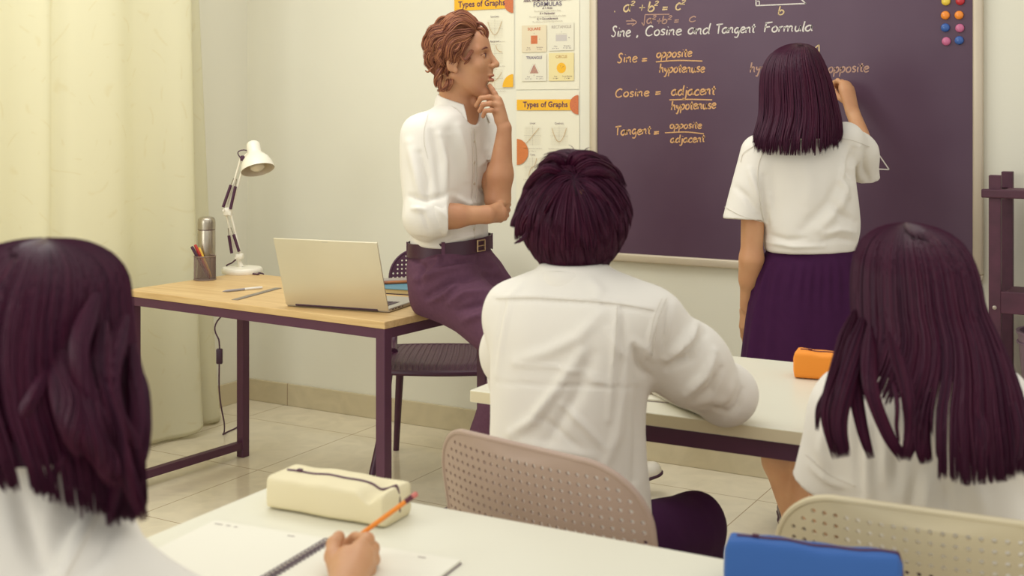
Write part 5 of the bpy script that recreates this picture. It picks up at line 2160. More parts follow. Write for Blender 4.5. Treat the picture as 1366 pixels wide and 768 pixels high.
# ================================================================ the man on the desk
def build_man():
    d0 = 4.0
    f = unit(np.array([.85, -.53, 0]))
    sn = np.array([-.53, -.85, 0])           # his near side
    e = empty('person', W(np.array([(600 - CX) / FPX * 4.0, 4.0, 0])), 'man in a white shirt and plum trousers sitting on the desk, hand at his chin', 'person')
    hc = q(615.5, 80.5, 3.97)
    M = head_axes((.985, -.17), 4)
    SC_ = 1.03
    rows = lambda g=0.0: [(q(613, 138, d0), .070, .066), (q(611, 147, d0), .104, .076), (q(607, 157, d0), .146, .088), (q(604.5, 172, d0), .172, .100), (q(603, 194, d0), .176, .106), (q(601, 235, d0), .172, .108),
                          (q(600, 275, d0), .160, .106), (q(600, 310, d0), .158, .108), (q(600.5, 333, d0), .153, .108), (q(600.5, 347, d0), .150, .108)]
    shN, shF = q(564, 180, 3.855), q(645, 174, 4.14)
    elN, elF = q(567, 290, 3.79), q(664, 266, 3.93)
    wrN, wrF = q(650, 286, 3.83), q(673, 171, 3.90)
    hipN, hipF = q(588, 375, 3.90), q(640, 374, 4.09)
    knN, knF = q(697, 470, 3.68), q(745, 500, 4.20)
    anN, anF = q(643, 602, 3.86), q(803, 641, 4.40)
    # ---------- body
    S = Solid()
    neckb = q(613, 148, 4.0)
    add_head(S, hc, M, SC_, neck_to=neckb, neck_r=(.052, .058), male=True)
    S.loft(rows(), sn, f, 2.1, .02, grow=-.014)
    S.cone(shN + [.018, .02, -.010], elN, .044, .040, .02)
    S.cone(elN, wrN, .041, .027, .015)
    S.cone(elN + (wrN - elN) * .15, elN + (wrN - elN) * .5, .042, .036, .02)
    S.cone(shF, elF, .046, .040, .02)
    S.cone(elF, elF + (wrF - elF) * .35, .041, .040, .012)
    S.cone(elF + (wrF - elF) * .35, wrF, .040, .0225, .02)
    # near hand tucked under the far elbow
    dh = unit(q(676, 282, 3.90) - wrN)
    S.cone(wrN, wrN + dh * .05, .026, .030, .015, flat=(unit(np.array([.1, -1, .2])), .62))
    kn = wrN + dh * .062
    for i, (dz, l) in enumerate(((.026, 1.0), (.009, 1.08), (-.008, 1.0), (-.023, .82))):
        p = kn + np.array([0, .004 * i, dz])
        pts = [p, p + (dh + [0, .5, .08]) * .024 * l, p + (dh * 1.5 + np.array([0, 1.7, .35])) * .024 * l, p + (dh * 1.2 + np.array([-.1, 2.9, .55])) * .024 * l]
        S.cone(wrN + dh * .03 + np.array([0, 0, dz * .6]), p, .013, .0105, .008)
        add_finger(S, pts, .0095, .0078)
    # far hand at the chin
    K = q(662, 139, 3.91)
    S.cone(wrF, K + [0, 0, .002], .022, .028, .015, flat=(unit(np.array([.75, -.6, 0])), .66))
    S.cone(q(669, 158, 3.90), q(664, 142, 3.90), .022, .024, .012, flat=(unit(np.array([.8, -.5, .2])), .75))
    F4 = [([(664, 133, 3.925), (660, 125, 3.925), (656.5, 119, 3.93), (653.5, 114.5, 3.94)], .0092, .0076),
          ([(664, 134, 3.90), (653, 129.5, 3.885), (641.5, 131, 3.885), (635.5, 141, 3.90)], .0094, .0076),
          ([(664.5, 141, 3.89), (654, 138, 3.872), (644.5, 139.5, 3.872), (640, 148, 3.885)], .0092, .0074),
          ([(663.5, 148.5, 3.885), (655, 147, 3.868), (647, 148, 3.868), (644.5, 155, 3.88)], .0082, .0068),
          ([(667, 152, 3.93), (658, 138, 3.955), (648, 127.5, 3.965), (639.5, 124.5, 3.965)], .0115, .0082)]
    for pts, r0, r1 in F4:
        add_finger(S, [q(*p) for p in pts], r0, r1)
        S.cone(q(668, 160, 3.90), q(*pts[0]), .016, r0 * 1.08, .008)
    # legs and feet
    S.ell(q(602, 372, 4.0), (.11, .085, .085), np.stack([sn, f, ZUP]), .03)
    for h, k, a in ((hipN, knN, anN), (hipF, knF, anF)):
        S.cone(h, k, .055, .046, .03)
        S.cone(k, k + (a - k) * .35, .047, .046, .02)
        S.cone(k + (a - k) * .35, a, .046, .032, .02)
    S.cone(anN, anN + np.array([.09, -.05, -.05]), .032, .028, .02)
    S.cone(anF, anF + np.array([.10, .04, .0]), .032, .026, .02)
    gx = graded(-.50, .62, .0075, ((-.32, .02, .0026),))
    gy = graded(3.56, 4.62, .0075, ((3.82, 4.10, .0026),))
    gz = graded(.0, 1.72, .0075, ((1.07, 1.16, .0042), (1.345, 1.71, .0024)))
    o, V, F = body_obj(S, (gx, gy, gz), SKIN_M, e)
    lip = skin_mat('lip_man', (184, 112, 88))
    o.data.materials.append(lip)
    lc = hc + (np.array([.094, 0, -.062]) * SC_) @ M
    fc = V[F].mean(1)
    loc = (fc - lc) @ M.T / SC_
    lipm = ((loc[:, 1] / .021) ** 2 + (loc[:, 2] / .0115) ** 2 < 1) & (loc[:, 0] > -.006)
    o.data.polygons.foreach_set('material_index', lipm.astype(np.int32))
    browm = hair_mat('brow_brown', (96, 52, 44), (110, 62, 50))
    head_details(hc, M, SC_, e, browm)
    # ---------- shirt
    S = Solid()
    S.loft(rows(), sn, f, 2.15, .02)
    S.cone(shN + [.016, .018, -.004], elN, .064, .060, .10)
    wn = unit(wrN - elN)
    cutp = elN + (wrN - elN) * .30
    S.cone(elN, cutp, .062, .054, .03, cut=True)
    S.cone(shF + [-.01, -.01, .004], shF + (elF - shF) * .60, .064, .060, .04, cut=True)
    # open neck
    S.cone(q(617, 118, 3.98), q(621, 150, 3.955), .056, .052, .008, '-')
    S.cone(q(626, 140, 3.93), q(635, 168, 3.90), .030, .006, .01, '-')
    folds = [([(547, 190), (556, 230), (561, 262)], 7, .006), ([(560, 205), (570, 240), (572, 268)], 5, -.006), ([(575, 165), (585, 205), (590, 262)], 7, -.005),
             ([(586, 180), (594, 215), (594, 262)], 6, .005), ([(548, 262), (566, 266), (592, 262)], 4, -.006), ([(551, 278), (566, 280)], 4, .006),
             ([(600, 175), (606, 215), (604, 255)], 9, -.005), ([(612, 168), (618, 205), (622, 240)], 6, .005), ([(634, 180), (636, 230), (632, 270)], 5, -.004),
             ([(606, 262), (622, 272), (640, 270)], 5, .006), ([(596, 322), (620, 316), (640, 312)], 4, .006), ([(552, 318), (575, 322), (600, 318)], 4, -.005), ([(556, 326), (590, 330), (640, 322)], 3, .004),
             ([(572, 306), (566, 290), (562, 276)], 3, -.003), ([(650, 205), (655, 225)], 4, -.006), ([(648, 228), (655, 245)], 4, .006), ([(640, 250), (650, 258)], 3, -.005)]
    folds = [(a_, b_, c_ * 1.5) for a_, b_, c_ in folds]
    gx = np.arange(-.46, .04, .0058)
    gy = np.arange(3.60, 4.32, .0065)
    gz = np.arange(.88, 1.46, .0058)
    so, V, F = cloth_obj(S, (gx, gy, gz), SHIRT, e, 'shirt', folds, ((9, .004, 3, (1, 1, .6)), (26, .0016, 5, (1, 1, .5))))
    # rolled cuff: a doubled band that sits proud of the sleeve
    C = Solid()
    C.cone(elN + wn * .012, cutp + wn * .004, .0665, .0605, .01, cut=True)
    C.cone(elN - wn * .2, elN + wn * .010, .2, .2, .002, '-', cut=True)
    c0 = (elN + cutp) / 2
    Vc, Fc = C.mesh(*[np.arange(c0[i] - .11, c0[i] + .11, .0045) for i in range(3)])
    Vc = crease(Vc, Fc, [([(565, 275), (583, 300)], 4, -.005), ([(575, 272), (596, 290)], 4, .004), ([(562, 290), (574, 312)], 3, .004)], ((30, .003, 9, (1, 1, 1)),))
    cobj('rolled_cuff', Vc, Fc, SHIRT, so)
    collar(q(612.5, 146, 4.0), .066, .064, f + np.array([.12, -.1, 0]), 42, .038, .048, SHIRT, so, .016, .05)
    seam(V, F, [(633, 172), (636, 210), (636, 250), (634, 296), (633, 318)], STITCH, so, .0014, 'button_placket')
    seam(V, F, [(628.5, 170), (631, 210), (631, 250), (629, 300)], STITCH, so, .0009, 'placket_stitch')
    seam(V, F, [(571, 152), (566, 172), (566, 192), (571, 212)], STITCH, so, .0006, 'shoulder_seam')
    X = to_px(V)
    for py in (188, 217, 246, 276, 306):
        i = np.argmin(((X - [632.5, py]) ** 2).sum(1) + (V[:, 1] - 3.9) ** 2 * 50)
        n = unit(vnormals(V, F)[i])
        MB().lathe([(.0006, .0022), (.0042, .0022), (.0048, .0012), (.0048, -.001)], V[i] + n * .001, n, 14, cap1=False).build('button', mat('shirt_button', (206, 194, 172), .3), so, True, 'c')
    # ---------- trousers
    S = Solid()
    S.loft([(q(600.5, 321, d0), .150, .107), (q(600.5, 336, d0), .156, .112), (q(600, 356, d0), .168, .122), (q(603, 380, d0), .172, .125), (q(606, 402, d0), .165, .12), (q(607, 413.5, d0), .15, .11)], sn, f, 2.2, .02)
    S.cone(hipN + [.02, 0, -.012], knN, .098, .076, .05)
    S.cone(hipF + [.0, 0, -.012], knF, .096, .072, .05)
    S.cone(knN, anN + (anN - knN) * .04, .073, .058, .02, cut=True)
    S.cone(knF, anF, .070, .056, .02, cut=True)
    S.cone(q(606, 440, 3.99), q(606, 452, 3.99), .30, .30, .003, '-') if False else None
    folds = [([(560, 352), (585, 346), (585, 352), (573, 366)], 4, .006), ([(556, 372), (590, 362), (640, 352)], 5, .007), ([(570, 396), (600, 376), (640, 366), (662, 372)], 5, -.008),
             ([(575, 402), (596, 392), (612, 376)], 4, .007), ([(600, 404), (620, 392), (660, 388)], 5, .007), ([(612, 414), (640, 404), (665, 402)], 5, -.007), ([(618, 428), (645, 418)], 5, .006),
             ([(600, 352), (630, 348), (655, 358)], 4, -.006), ([(640, 336), (642, 352), (636, 362)], 4, -.005), ([(646, 334), (655, 350), (668, 368)], 5, .006), ([(552, 345), (566, 356), (560, 380)], 4, -.005)]
    folds = [(a_, b_ * 1.1, c_ * 1.7) for a_, b_, c_ in folds]
    gx = np.arange(-.46, .58, .0068)
    gy = np.arange(3.52, 4.60, .0068)
    gz = np.arange(.04, 1.00, .0068)
    po, V, F = cloth_obj(S, (gx, gy, gz), TROUSER, e, 'trousers', folds, ((12, .004, 8, (1, 1, 1)),))
    # ---------- belt
    belt_m = mat('belt_dark_leather', (62, 24, 44), .4, bump=.15, bscale=260)
    bz0, bz1 = q(600, 335.5, d0)[2], q(600, 317.5, d0)[2]
    th = np.linspace(0, 2 * math.pi, 72, endpoint=False)
    rows_ = []
    for z, g in ((bz0 + .004, .006), (bz0 + .004, .0095), (bz1 + .004, .0085), (bz1 + .004, .005)):
        r_ = []
        for a in th:
            cc, ss = math.cos(a), math.sin(a)
            p_ = 2 / 2.15
            u = (.156 + g) * math.copysign(abs(cc) ** p_, cc)
            v = (.112 + g) * math.copysign(abs(ss) ** p_, ss)
            c0 = q(600.5, 327, d0)
            r_.append(np.array([c0[0], c0[1], z]) + sn * u + f * v + np.array([0, 0, -.004 + .010 * (u * sn[0] + v * f[0]) / .15]))
        rows_.append(r_)
    R_ = np.array(rows_ + [rows_[0]])
    bo = MB().grid(R_, wrap_u=True).build('belt', belt_m, e, True, 'c')
    gold = mat('buckle_brass', (190, 160, 120), .3, .8)
    c0 = q(600.5, 327, d0) + f * .1245 + np.array([0, 0, .007])
    c0 = c0 + sn * .006
    bk = []
    for a, b_ in ((-.021, .017), (.021, .017), (.021, -.017), (-.021, -.017)):
        bk.append(c0 + sn * a + ZUP * b_ + f * .001)
    MB().tube(bk, .0030, 8, False, True).tube([c0 + f * .002 + sn * -.02, c0 + f * .004 + sn * .02], .0018, 6).build('belt_buckle', gold, bo, True, 'c')
    for a in (.6, 2.2, 3.7, 4.6, 5.6):
        cc, ss = math.cos(a), math.sin(a)
        u, v = .166 * cc, .122 * ss
        b0 = np.array([q(600.5, 327, d0)[0], d0, 0]) + sn * u + f * v
        nrm = unit(sn * cc / .166 + f * ss / .122)
        tg = np.cross(nrm, ZUP)
        dz = .010 * (u * sn[0] + v * f[0]) / .15
        MB().bbox(b0 + nrm * .002 + [0, 0, (bz0 + bz1) / 2 + dz], (.012, .004, bz1 - bz0 + .008), .0012, np.stack([tg, nrm, ZUP], 1)).build('belt_loop', TROUSER, po, False, 'c')
    # ---------- shoes
    shoe(None, anN + np.array([-.04, .03, -.085]), np.array([.86, -.42, -.28]), e, WHITE_SHOE, DARK_SOLE)
    shoe(None, anF + np.array([-.035, -.01, -.062]), np.array([.93, .10, .26]), e, WHITE_SHOE, DARK_SOLE)
    # ---------- hair, combed back in loose waves
    rs = np.random.RandomState(11)
    Hh = Hair()
    rad = np.array([.0905, .0775, .088]) * SC_
    ctr = np.array([-.004, 0, .034]) * SC_

    def hairline(p):
        x, z = p[:, 0], p[:, 2]
        lim = np.interp(z, [-.13, -.085, -.05, -.03, -.005, .02, .045, .075, .10, .13], [-.055, -.052, -.036, .000, .012, .026, .046, .060, .066, .066])
        ear = ((x + .010) / .020) ** 2 + ((z + .006) / .030) ** 2 < 1
        return (x < lim) & ~ear
    dirs = unit(rs.randn(30000, 3))
    p0 = dirs * rad + ctr
    ok = hairline(p0) & (p0[:, 2] > -.052)
    p0, dirs = p0[ok], dirs[ok]
    nclump = 130
    cl = p0[rs.choice(len(p0), nclump, False)]
    sel = rs.choice(len(p0), 7500, False)
    p0, dirs = p0[sel], dirs[sel]
    near = np.argmin(((p0[:, None] - cl[None]) ** 2).sum(2), 1)
    n, m = len(p0), 20
    cph = rs.rand(nclump) * 6.28
    cam_ = rs.rand(nclump)
    P = np.empty((n, m, 3))
    pos = p0.copy()
    top = np.clip((p0[:, 2] - .05) / .06, 0, 1)
    low = np.clip((-.0 - p0[:, 2]) / .05, 0, 1)
    frontq = np.clip((p0[:, 0] - .015) / .045, 0, 1) * np.clip((p0[:, 2] - .035) / .04, 0, 1)
    length = .075 + .035 * cam_[near] + .03 * frontq + .012 * low
    step = length / (m - 1)
    jit = rs.randn(n, 3) * .0022
    for k in range(m):
        t = k / (m - 1)
        nr = unit((pos - ctr) / rad ** 2)
        lift = .003 + (.010 + .010 * top + .010 * low) * (t ** .7) * (.5 + .9 * cam_[near]) + frontq * .010 * math.sin(math.pi * min(1, t * 1.15)) ** .8
        tg = np.stack([-1.0 + .35 * low, np.zeros(n), .15 * frontq - .95 * (1 - top) - .55 * t], 1)
        tg = tg - nr * (tg * nr).sum(1)[:, None]
        tg = unit(tg)
        bn = np.cross(nr, tg)
        amp = (.004 + .008 * cam_[near]) * (1 - .3 * top)
        wv = amp * np.sin(t * (7.0 + 4 * cam_[near]) + cph[near]) * min(1, 1.6 * t)
        wn_ = .8 * amp * np.cos(t * (7.5 + 4 * cam_[near]) + cph[near]) * min(1, 1.5 * t)
        P[:, k] = pos + nr * (lift + wn_)[:, None] + bn * wv[:, None] + jit * t
        if k == 0:
            up0 = np.array([.55, 0, .8])
        P[:, k] += (frontq * .012 * math.sin(math.pi * min(1, t * 1.3)))[:, None] * up0
        pos = pos + tg * step[:, None]
        pull = (cl[near] - p0)
        pull = pull - nr * (pull * nr).sum(1)[:, None]
        pos = pos + pull * (.75 / m)
        rel = (pos - ctr) / rad
        ln = np.linalg.norm(rel, axis=1)
        hang = pos[:, 2] < -.05
        pos = np.where(hang[:, None], pos, ctr + rel / ln[:, None] * rad)
    Pv = hc + P @ M
    Hh.strands(Pv, .00105 * (.7 + .6 * rs.rand(n)))
    L = lambda *ps: [q(*p_) for p_ in ps]
    for pts, w in ((((634, 58, 3.93), (628, 70, 3.89), (620, 80, 3.875), (614, 74, 3.87)), .007), (((640, 48, 3.94), (628, 45, 3.90), (616, 54, 3.88), (610, 66, 3.87), (602, 68, 3.87)), .007), (((627, 72, 3.90), (625, 80, 3.885), (619, 86, 3.88)), .005),
                   (((592, 88, 3.89), (584, 98, 3.90), (581, 108, 3.91), (583, 117, 3.92)), .009), (((598, 104, 3.90), (596, 112, 3.90), (591, 119, 3.91), (583, 121, 3.93)), .008), (((584, 84, 3.91), (575, 92, 3.93), (571, 96, 3.94), (567, 94, 3.95)), .003),
                   (((603, 100, 3.90), (602, 110, 3.90), (599, 118, 3.91), (595, 122, 3.92)), .007), (((590, 100, 3.90), (586, 110, 3.91), (588, 119, 3.91), (594, 121, 3.91)), .008), (((624, 33, 3.93), (640, 31, 3.94), (650, 41, 3.95), (649.5, 54, 3.95)), .006), (((630, 40, 3.92), (642, 38, 3.93), (648, 45, 3.94), (647, 52, 3.94)), .006), (((634, 46, 3.93), (641, 44, 3.93), (645, 50, 3.93)), .006), (((600, 60, 3.89), (589, 66, 3.885), (585, 76, 3.89), (590, 84, 3.885)), .008)):
        Hh.lock(L(*pts), w, w * .6, 120, .00095, rs, wave=.5)
    # scalp layer below the strands
    th, ph = np.meshgrid(np.linspace(.02, math.pi * .80, 50), np.linspace(0, 2 * math.pi, 120), indexing='ij')
    sp = np.stack([np.sin(th) * np.cos(ph), np.sin(th) * np.sin(ph), np.cos(th)], -1)
    pp = sp * (rad * 1.04) + ctr
    inside = hairline(pp.reshape(-1, 3)).reshape(th.shape) & (pp[..., 2] > -.075)
    idx = np.arange(th.size).reshape(th.shape)
    a, b, c_, d_ = idx[:-1, :-1], idx[:-1, 1:], idx[1:, 1:], idx[1:, :-1]
    okq = inside[:-1, :-1] & inside[:-1, 1:] & inside[1:, 1:] & inside[1:, :-1]
    Hh.raw(hc + pp.reshape(-1, 3) @ M, np.stack([a[okq], b[okq], c_[okq], d_[okq]], 1))
    Hh.build(HAIR_T, e)
    return e


# ================================================================ the girl at the board
def build_standing_girl():
    d0 = 3.95
    side, front = unit(np.array([.985, .12, 0])), unit(np.array([-.12, .985, 0]))
    e = empty('person', W(np.array([(1066 - CX) / FPX * d0, d0, 0])), 'girl with dark shoulder length hair in a long dark skirt writing on the chalkboard', 'person')
    hc = q(1064, 119, 3.98)
    M = head_axes((.06, 1.0), 2)
    rows = [(q(1067, 178, d0), .052, .052), (q(1067, 187, d0), .085, .062), (q(1068, 195, d0), .135, .078), (q(1071, 212, d0), .165, .092), (q(1077, 240, d0), .158, .10), (q(1082, 272, d0), .156, .104),
            (q(1083, 305, d0), .158, .108), (q(1081.5, 326, d0), .152, .107), (q(1081, 335, d0), .147, .104)]
    shL, shR = q(1006, 210, 3.94), q(1129, 189, 3.97)
    elL, wrL = q(1002.5, 345, 3.93), q(996.5, 408, 3.99)
    elR, wrR = q(1161, 214, 4.17), q(1139, 153, 4.315)
    S = Solid()
    add_head(S, hc, M, .97, neck_to=q(1067, 182, d0), neck_r=(.046, .047))
    S.loft(rows, side, front, 2.1, .02, grow=-.016)
    S.cone(shL, elL, .040, .035, .02)
    S.cone(elL, wrL, .0345, .0235, .012)
    S.cone(elL, elL + (wrL - elL) * .4, .035, .034, .02)
    add_hand(S, wrL, unit(q(995, 440, 4.02) - wrL), unit(np.array([-1, -.35, 0])), unit(np.array([-.3, .95, 0])), (.22, .28, .32, .36), .92)
    S.cone(shR, elR, .040, .035, .02)
    S.cone(elR, wrR, .0345, .0235, .012)
    # writing hand with the chalk
    P = lambda *a: q(*a)
    S.cone(wrR, P(1128, 118, 4.36), .024, .030, .014, flat=(unit(np.array([.5, -.8, .2])), .66))
    S.cone(P(1136, 146, 4.325), P(1131, 124, 4.35), .027, .031, .012, flat=(unit(np.array([.55, -.8, .2])), .7))
    for pts, r0, r1 in (([(1125, 112, 4.36), (1117.5, 107.5, 4.375), (1113, 110, 4.40), (1112.5, 116, 4.425)], .0092, .0076),
                        ([(1131, 113, 4.365), (1123, 109, 4.395), (1117, 113, 4.42), (1115, 119, 4.43)], .0092, .0076),
                        ([(1135.5, 118, 4.37), (1129, 115, 4.40), (1122, 119, 4.42), (1120, 125, 4.415)], .0090, .0074),
                        ([(1136.5, 125, 4.37), (1131, 124, 4.395), (1125, 127, 4.41), (1123, 131, 4.405)], .0080, .0066),
                        ([(1131, 138, 4.34), (1121, 131, 4.365), (1115, 124, 4.39), (1113, 119, 4.415)], .0112, .0080)):
        add_finger(S, [P(*p) for p in pts], r0, r1)
        S.cone(P(1136, 144, 4.33), P(*pts[0]), .017, r0 * 1.05, .008)
    for hp, kn, an in ((P(1045, 420, 3.96), P(1030, 575, 3.97), P(1060, 698, 3.99)), (P(1095, 420, 3.96), P(1080, 575, 3.94), P(1068, 698, 3.93))):
        S.cone(hp, kn, .075, .050, .03)
        S.cone(kn, kn + (an - kn) * .32, .047, .053, .02)
        S.cone(kn + (an - kn) * .32, an, .053, .033, .02)
        S.cone(an, an + np.array([.01, .13, -.025]), .034, .028, .02)
    gx = graded(.66, 1.24, .0085, ((.74, .80, .0045), (1.14, 1.24, .0034)))
    gy = graded(3.82, 4.48, .0085, ((3.90, 4.06, .0055), (4.28, 4.46, .0034)))
    gz = graded(.03, 1.62, .0085, ((.62, .80, .0042), (1.36, 1.51, .0034), (1.51, 1.62, .006)))
    body_obj(S, (gx, gy, gz), SKIN_G, e)
    head_details(hc, M, .97, e, BLACKHAIR)
    # shirt with short wide sleeves
    S = Solid()
    S.loft(rows, side, front, 2.15, .02)
    slL = q(991, 293, 3.93)
    S.cone(shL + [.02, 0, .012], slL, .066, .064, .03, cut=True, cutn=unit(q(991, 293, 3.93) - q(1000, 235, 3.94) + np.array([.0, 0, 0])) + np.array([.10, 0, 0]))
    slR = q(1155, 238, 4.10)
    S.cone(shR + [-.004, 0, .004], q(1148, 205, 4.06), .060, .056, .035)
    S.cone(q(1146, 203, 4.05), slR, .060, .046, .03, cut=True, cutn=(.10, .25, -1))
    S.cone(q(1067, 150, 3.97), q(1068, 190, 3.985), .050, .046, .006, '-')
    folds = [([(1020, 235), (1019, 270), (1024, 300)], 5, -.0035), ([(1030, 300), (1026, 262)], 6, .005), ([(1128, 250), (1120, 275), (1094, 306)], 8, .007), ([(1122, 238), (1106, 270), (1070, 306)], 8, -.005),
             ([(1142, 296), (1120, 285), (1112, 272)], 6, -.007), ([(1141, 310), (1120, 306), (1100, 312)], 5, .006), ([(1140, 322), (1118, 318), (1098, 322)], 4, -.005), ([(1022, 312), (1050, 320), (1074, 318)], 4, -.004), ([(1020, 322), (1060, 329), (1100, 328)], 3, .004),
             ([(1000, 226), (1008, 250), (1014, 272)], 5, .005), ([(982, 250), (996, 262), (1012, 286)], 5, -.004), ([(1138, 200), (1132, 225), (1138, 240)], 5, -.009), ([(1146, 196), (1143, 220), (1146, 236)], 5, .007), ([(1155, 200), (1152, 225), (1158, 240)], 4, -.006),
             ([(1126, 215), (1122, 240), (1132, 262)], 5, .006), ([(1076, 215), (1080, 250), (1076, 280)], 12, .003)]
    folds = [(a_, b_, c_ * 1.35) for a_, b_, c_ in folds]
    gx = np.arange(.64, 1.24, .0058)
    gy = np.arange(3.78, 4.25, .0064)
    gz = np.arange(.92, 1.36, .0056)
    so, V, F = cloth_obj(S, (gx, gy, gz), SHIRT, e, 'shirt', folds, ((9, .004, 21, (1, 1, .7)), (24, .0014, 22, (1, 1, .6))))
    seam(V, F, [(1010, 192), (992, 204), (988, 216)], STITCH, so, .0010, 'shoulder_seam')
    seam(V, F, [(1020, 196), (1011, 225), (1013, 262), (1019, 296)], STITCH, so, .0010, 'sleeve_seam')
    seam(V, F, [(967, 276), (990, 288), (1017, 296)], STITCH, so, .0010, 'sleeve_hem')
    seam(V, F, [(1120, 184), (1140, 188), (1160, 196)], STITCH, so, .0010, 'shoulder_seam')
    collar(q(1067, 187, d0), .052, .052, front, 30, .028, .03, SHIRT, so, .006, .02)
    # gathered skirt
    prof = [(322, 1081, .136, .092), (334, 1081, .140, .096), (350, 1078, .160, .118), (380, 1075, .176, .132), (420, 1073.5, .190, .145), (480, 1072, .205, .160), (540, 1070, .222, .172), (592, 1069, .236, .182)]
    th = np.linspace(0, 2 * math.pi, 260, endpoint=False)
    P_ = []
    C = catmull(np.array(prof, float), 6)
    rs = np.random.RandomState(3)
    for y, cx, a, b in C:
        t = (y - 324) / (592 - 324)
        k_ = min(1, max(0, t - .05) * 6)
        pl = k_ * (.007 * min(1, t * 1.6) * np.sin(th * 13 + 1.6 * np.sin(th * 3 + 1) + t) * (.6 + .4 * np.sin(th * 5 + 2)) + .004 * np.sin(th * 29 + 1.3 + 2 * np.sin(th * 4)) * np.exp(-((t - .14) / .12) ** 2) + .009 * t * np.sin(th * 7 + 2))
        c = q(cx, y, d0)
        P_.append(np.stack([c[0] + np.cos(th) * (a + pl), c[1] + np.sin(th) * (b + pl), np.full_like(th, c[2])], 1))
    sk = MB().grid(np.array(P_), wrap_u=True).build('skirt', DARKCLOTH, e, True, 'c')
    sk.data.polygons.foreach_set('use_smooth', [True] * len(sk.data.polygons))
    modifier(sk, 'SOLIDIFY', thickness=.003, offset=-1)
    for x, dd in ((1060, 4.0), (1068, 3.94)):
        h = P(x, 698, dd)
        shoe(None, np.array([h[0], h[1] - .05, .004]), np.array([.05, 1, 0]), e, mat('black_school_shoe', (52, 18, 36), .35), DARK_SOLE, .24)
    # hair
    rs = np.random.RandomState(5)
    Hh = Hair()
    R = [(57.5, 1063, 1067, 3.98, .004), (60, 1049, 1079, 3.98, .034), (66, 1037, 1088, 3.975, .062), (76, 1026, 1094, 3.97, .086), (92, 1018.5, 1101, 3.965, .104), (112, 1015.5, 1108, 3.96, .113), (135, 1015, 1114, 3.95, .112),
         (155, 1014, 1119, 3.935, .108), (172, 1010, 1121, 3.92, .104), (188, 1006, 1121.5, 3.905, .102), (206, 1004, 1121, 3.90, .100)]
    Hh.envelope(R, 7200, .0012, rs, [(-1, 192, 5), (-.8, 200), (-.5, 203), (-.1, 202), (.2, 200), (.5, 194), (.8, 190), (1, 176)], phi_rng=(-205, 35), drift=.07, shell_end=184, clump=28, gather=.10, rho=(.982, 1.02), front_end=.34, wave=(.03, 7))
    Hh.build(BLACKHAIR, e)
    # chalk in her fingers
    a, b = P(1113.5, 119, 4.41), P(1110.5, 114.5, 4.487)
    a = P(1114.5, 121, 4.395)
    mb = MB().lathe([(.0005, 0), (.0044, .0005), (.0048, .002), (.0046, .066), (.0036, .0695), (.0004, .07)], a, unit(b - a), 14)
    o = mb.build('chalk_stick', mat('white_chalk_stick', (230, 224, 212), .9), None, True, 'c')
    tag(o, "short white chalk stick in the standing girl's right hand at the board", 'chalk')
    return e


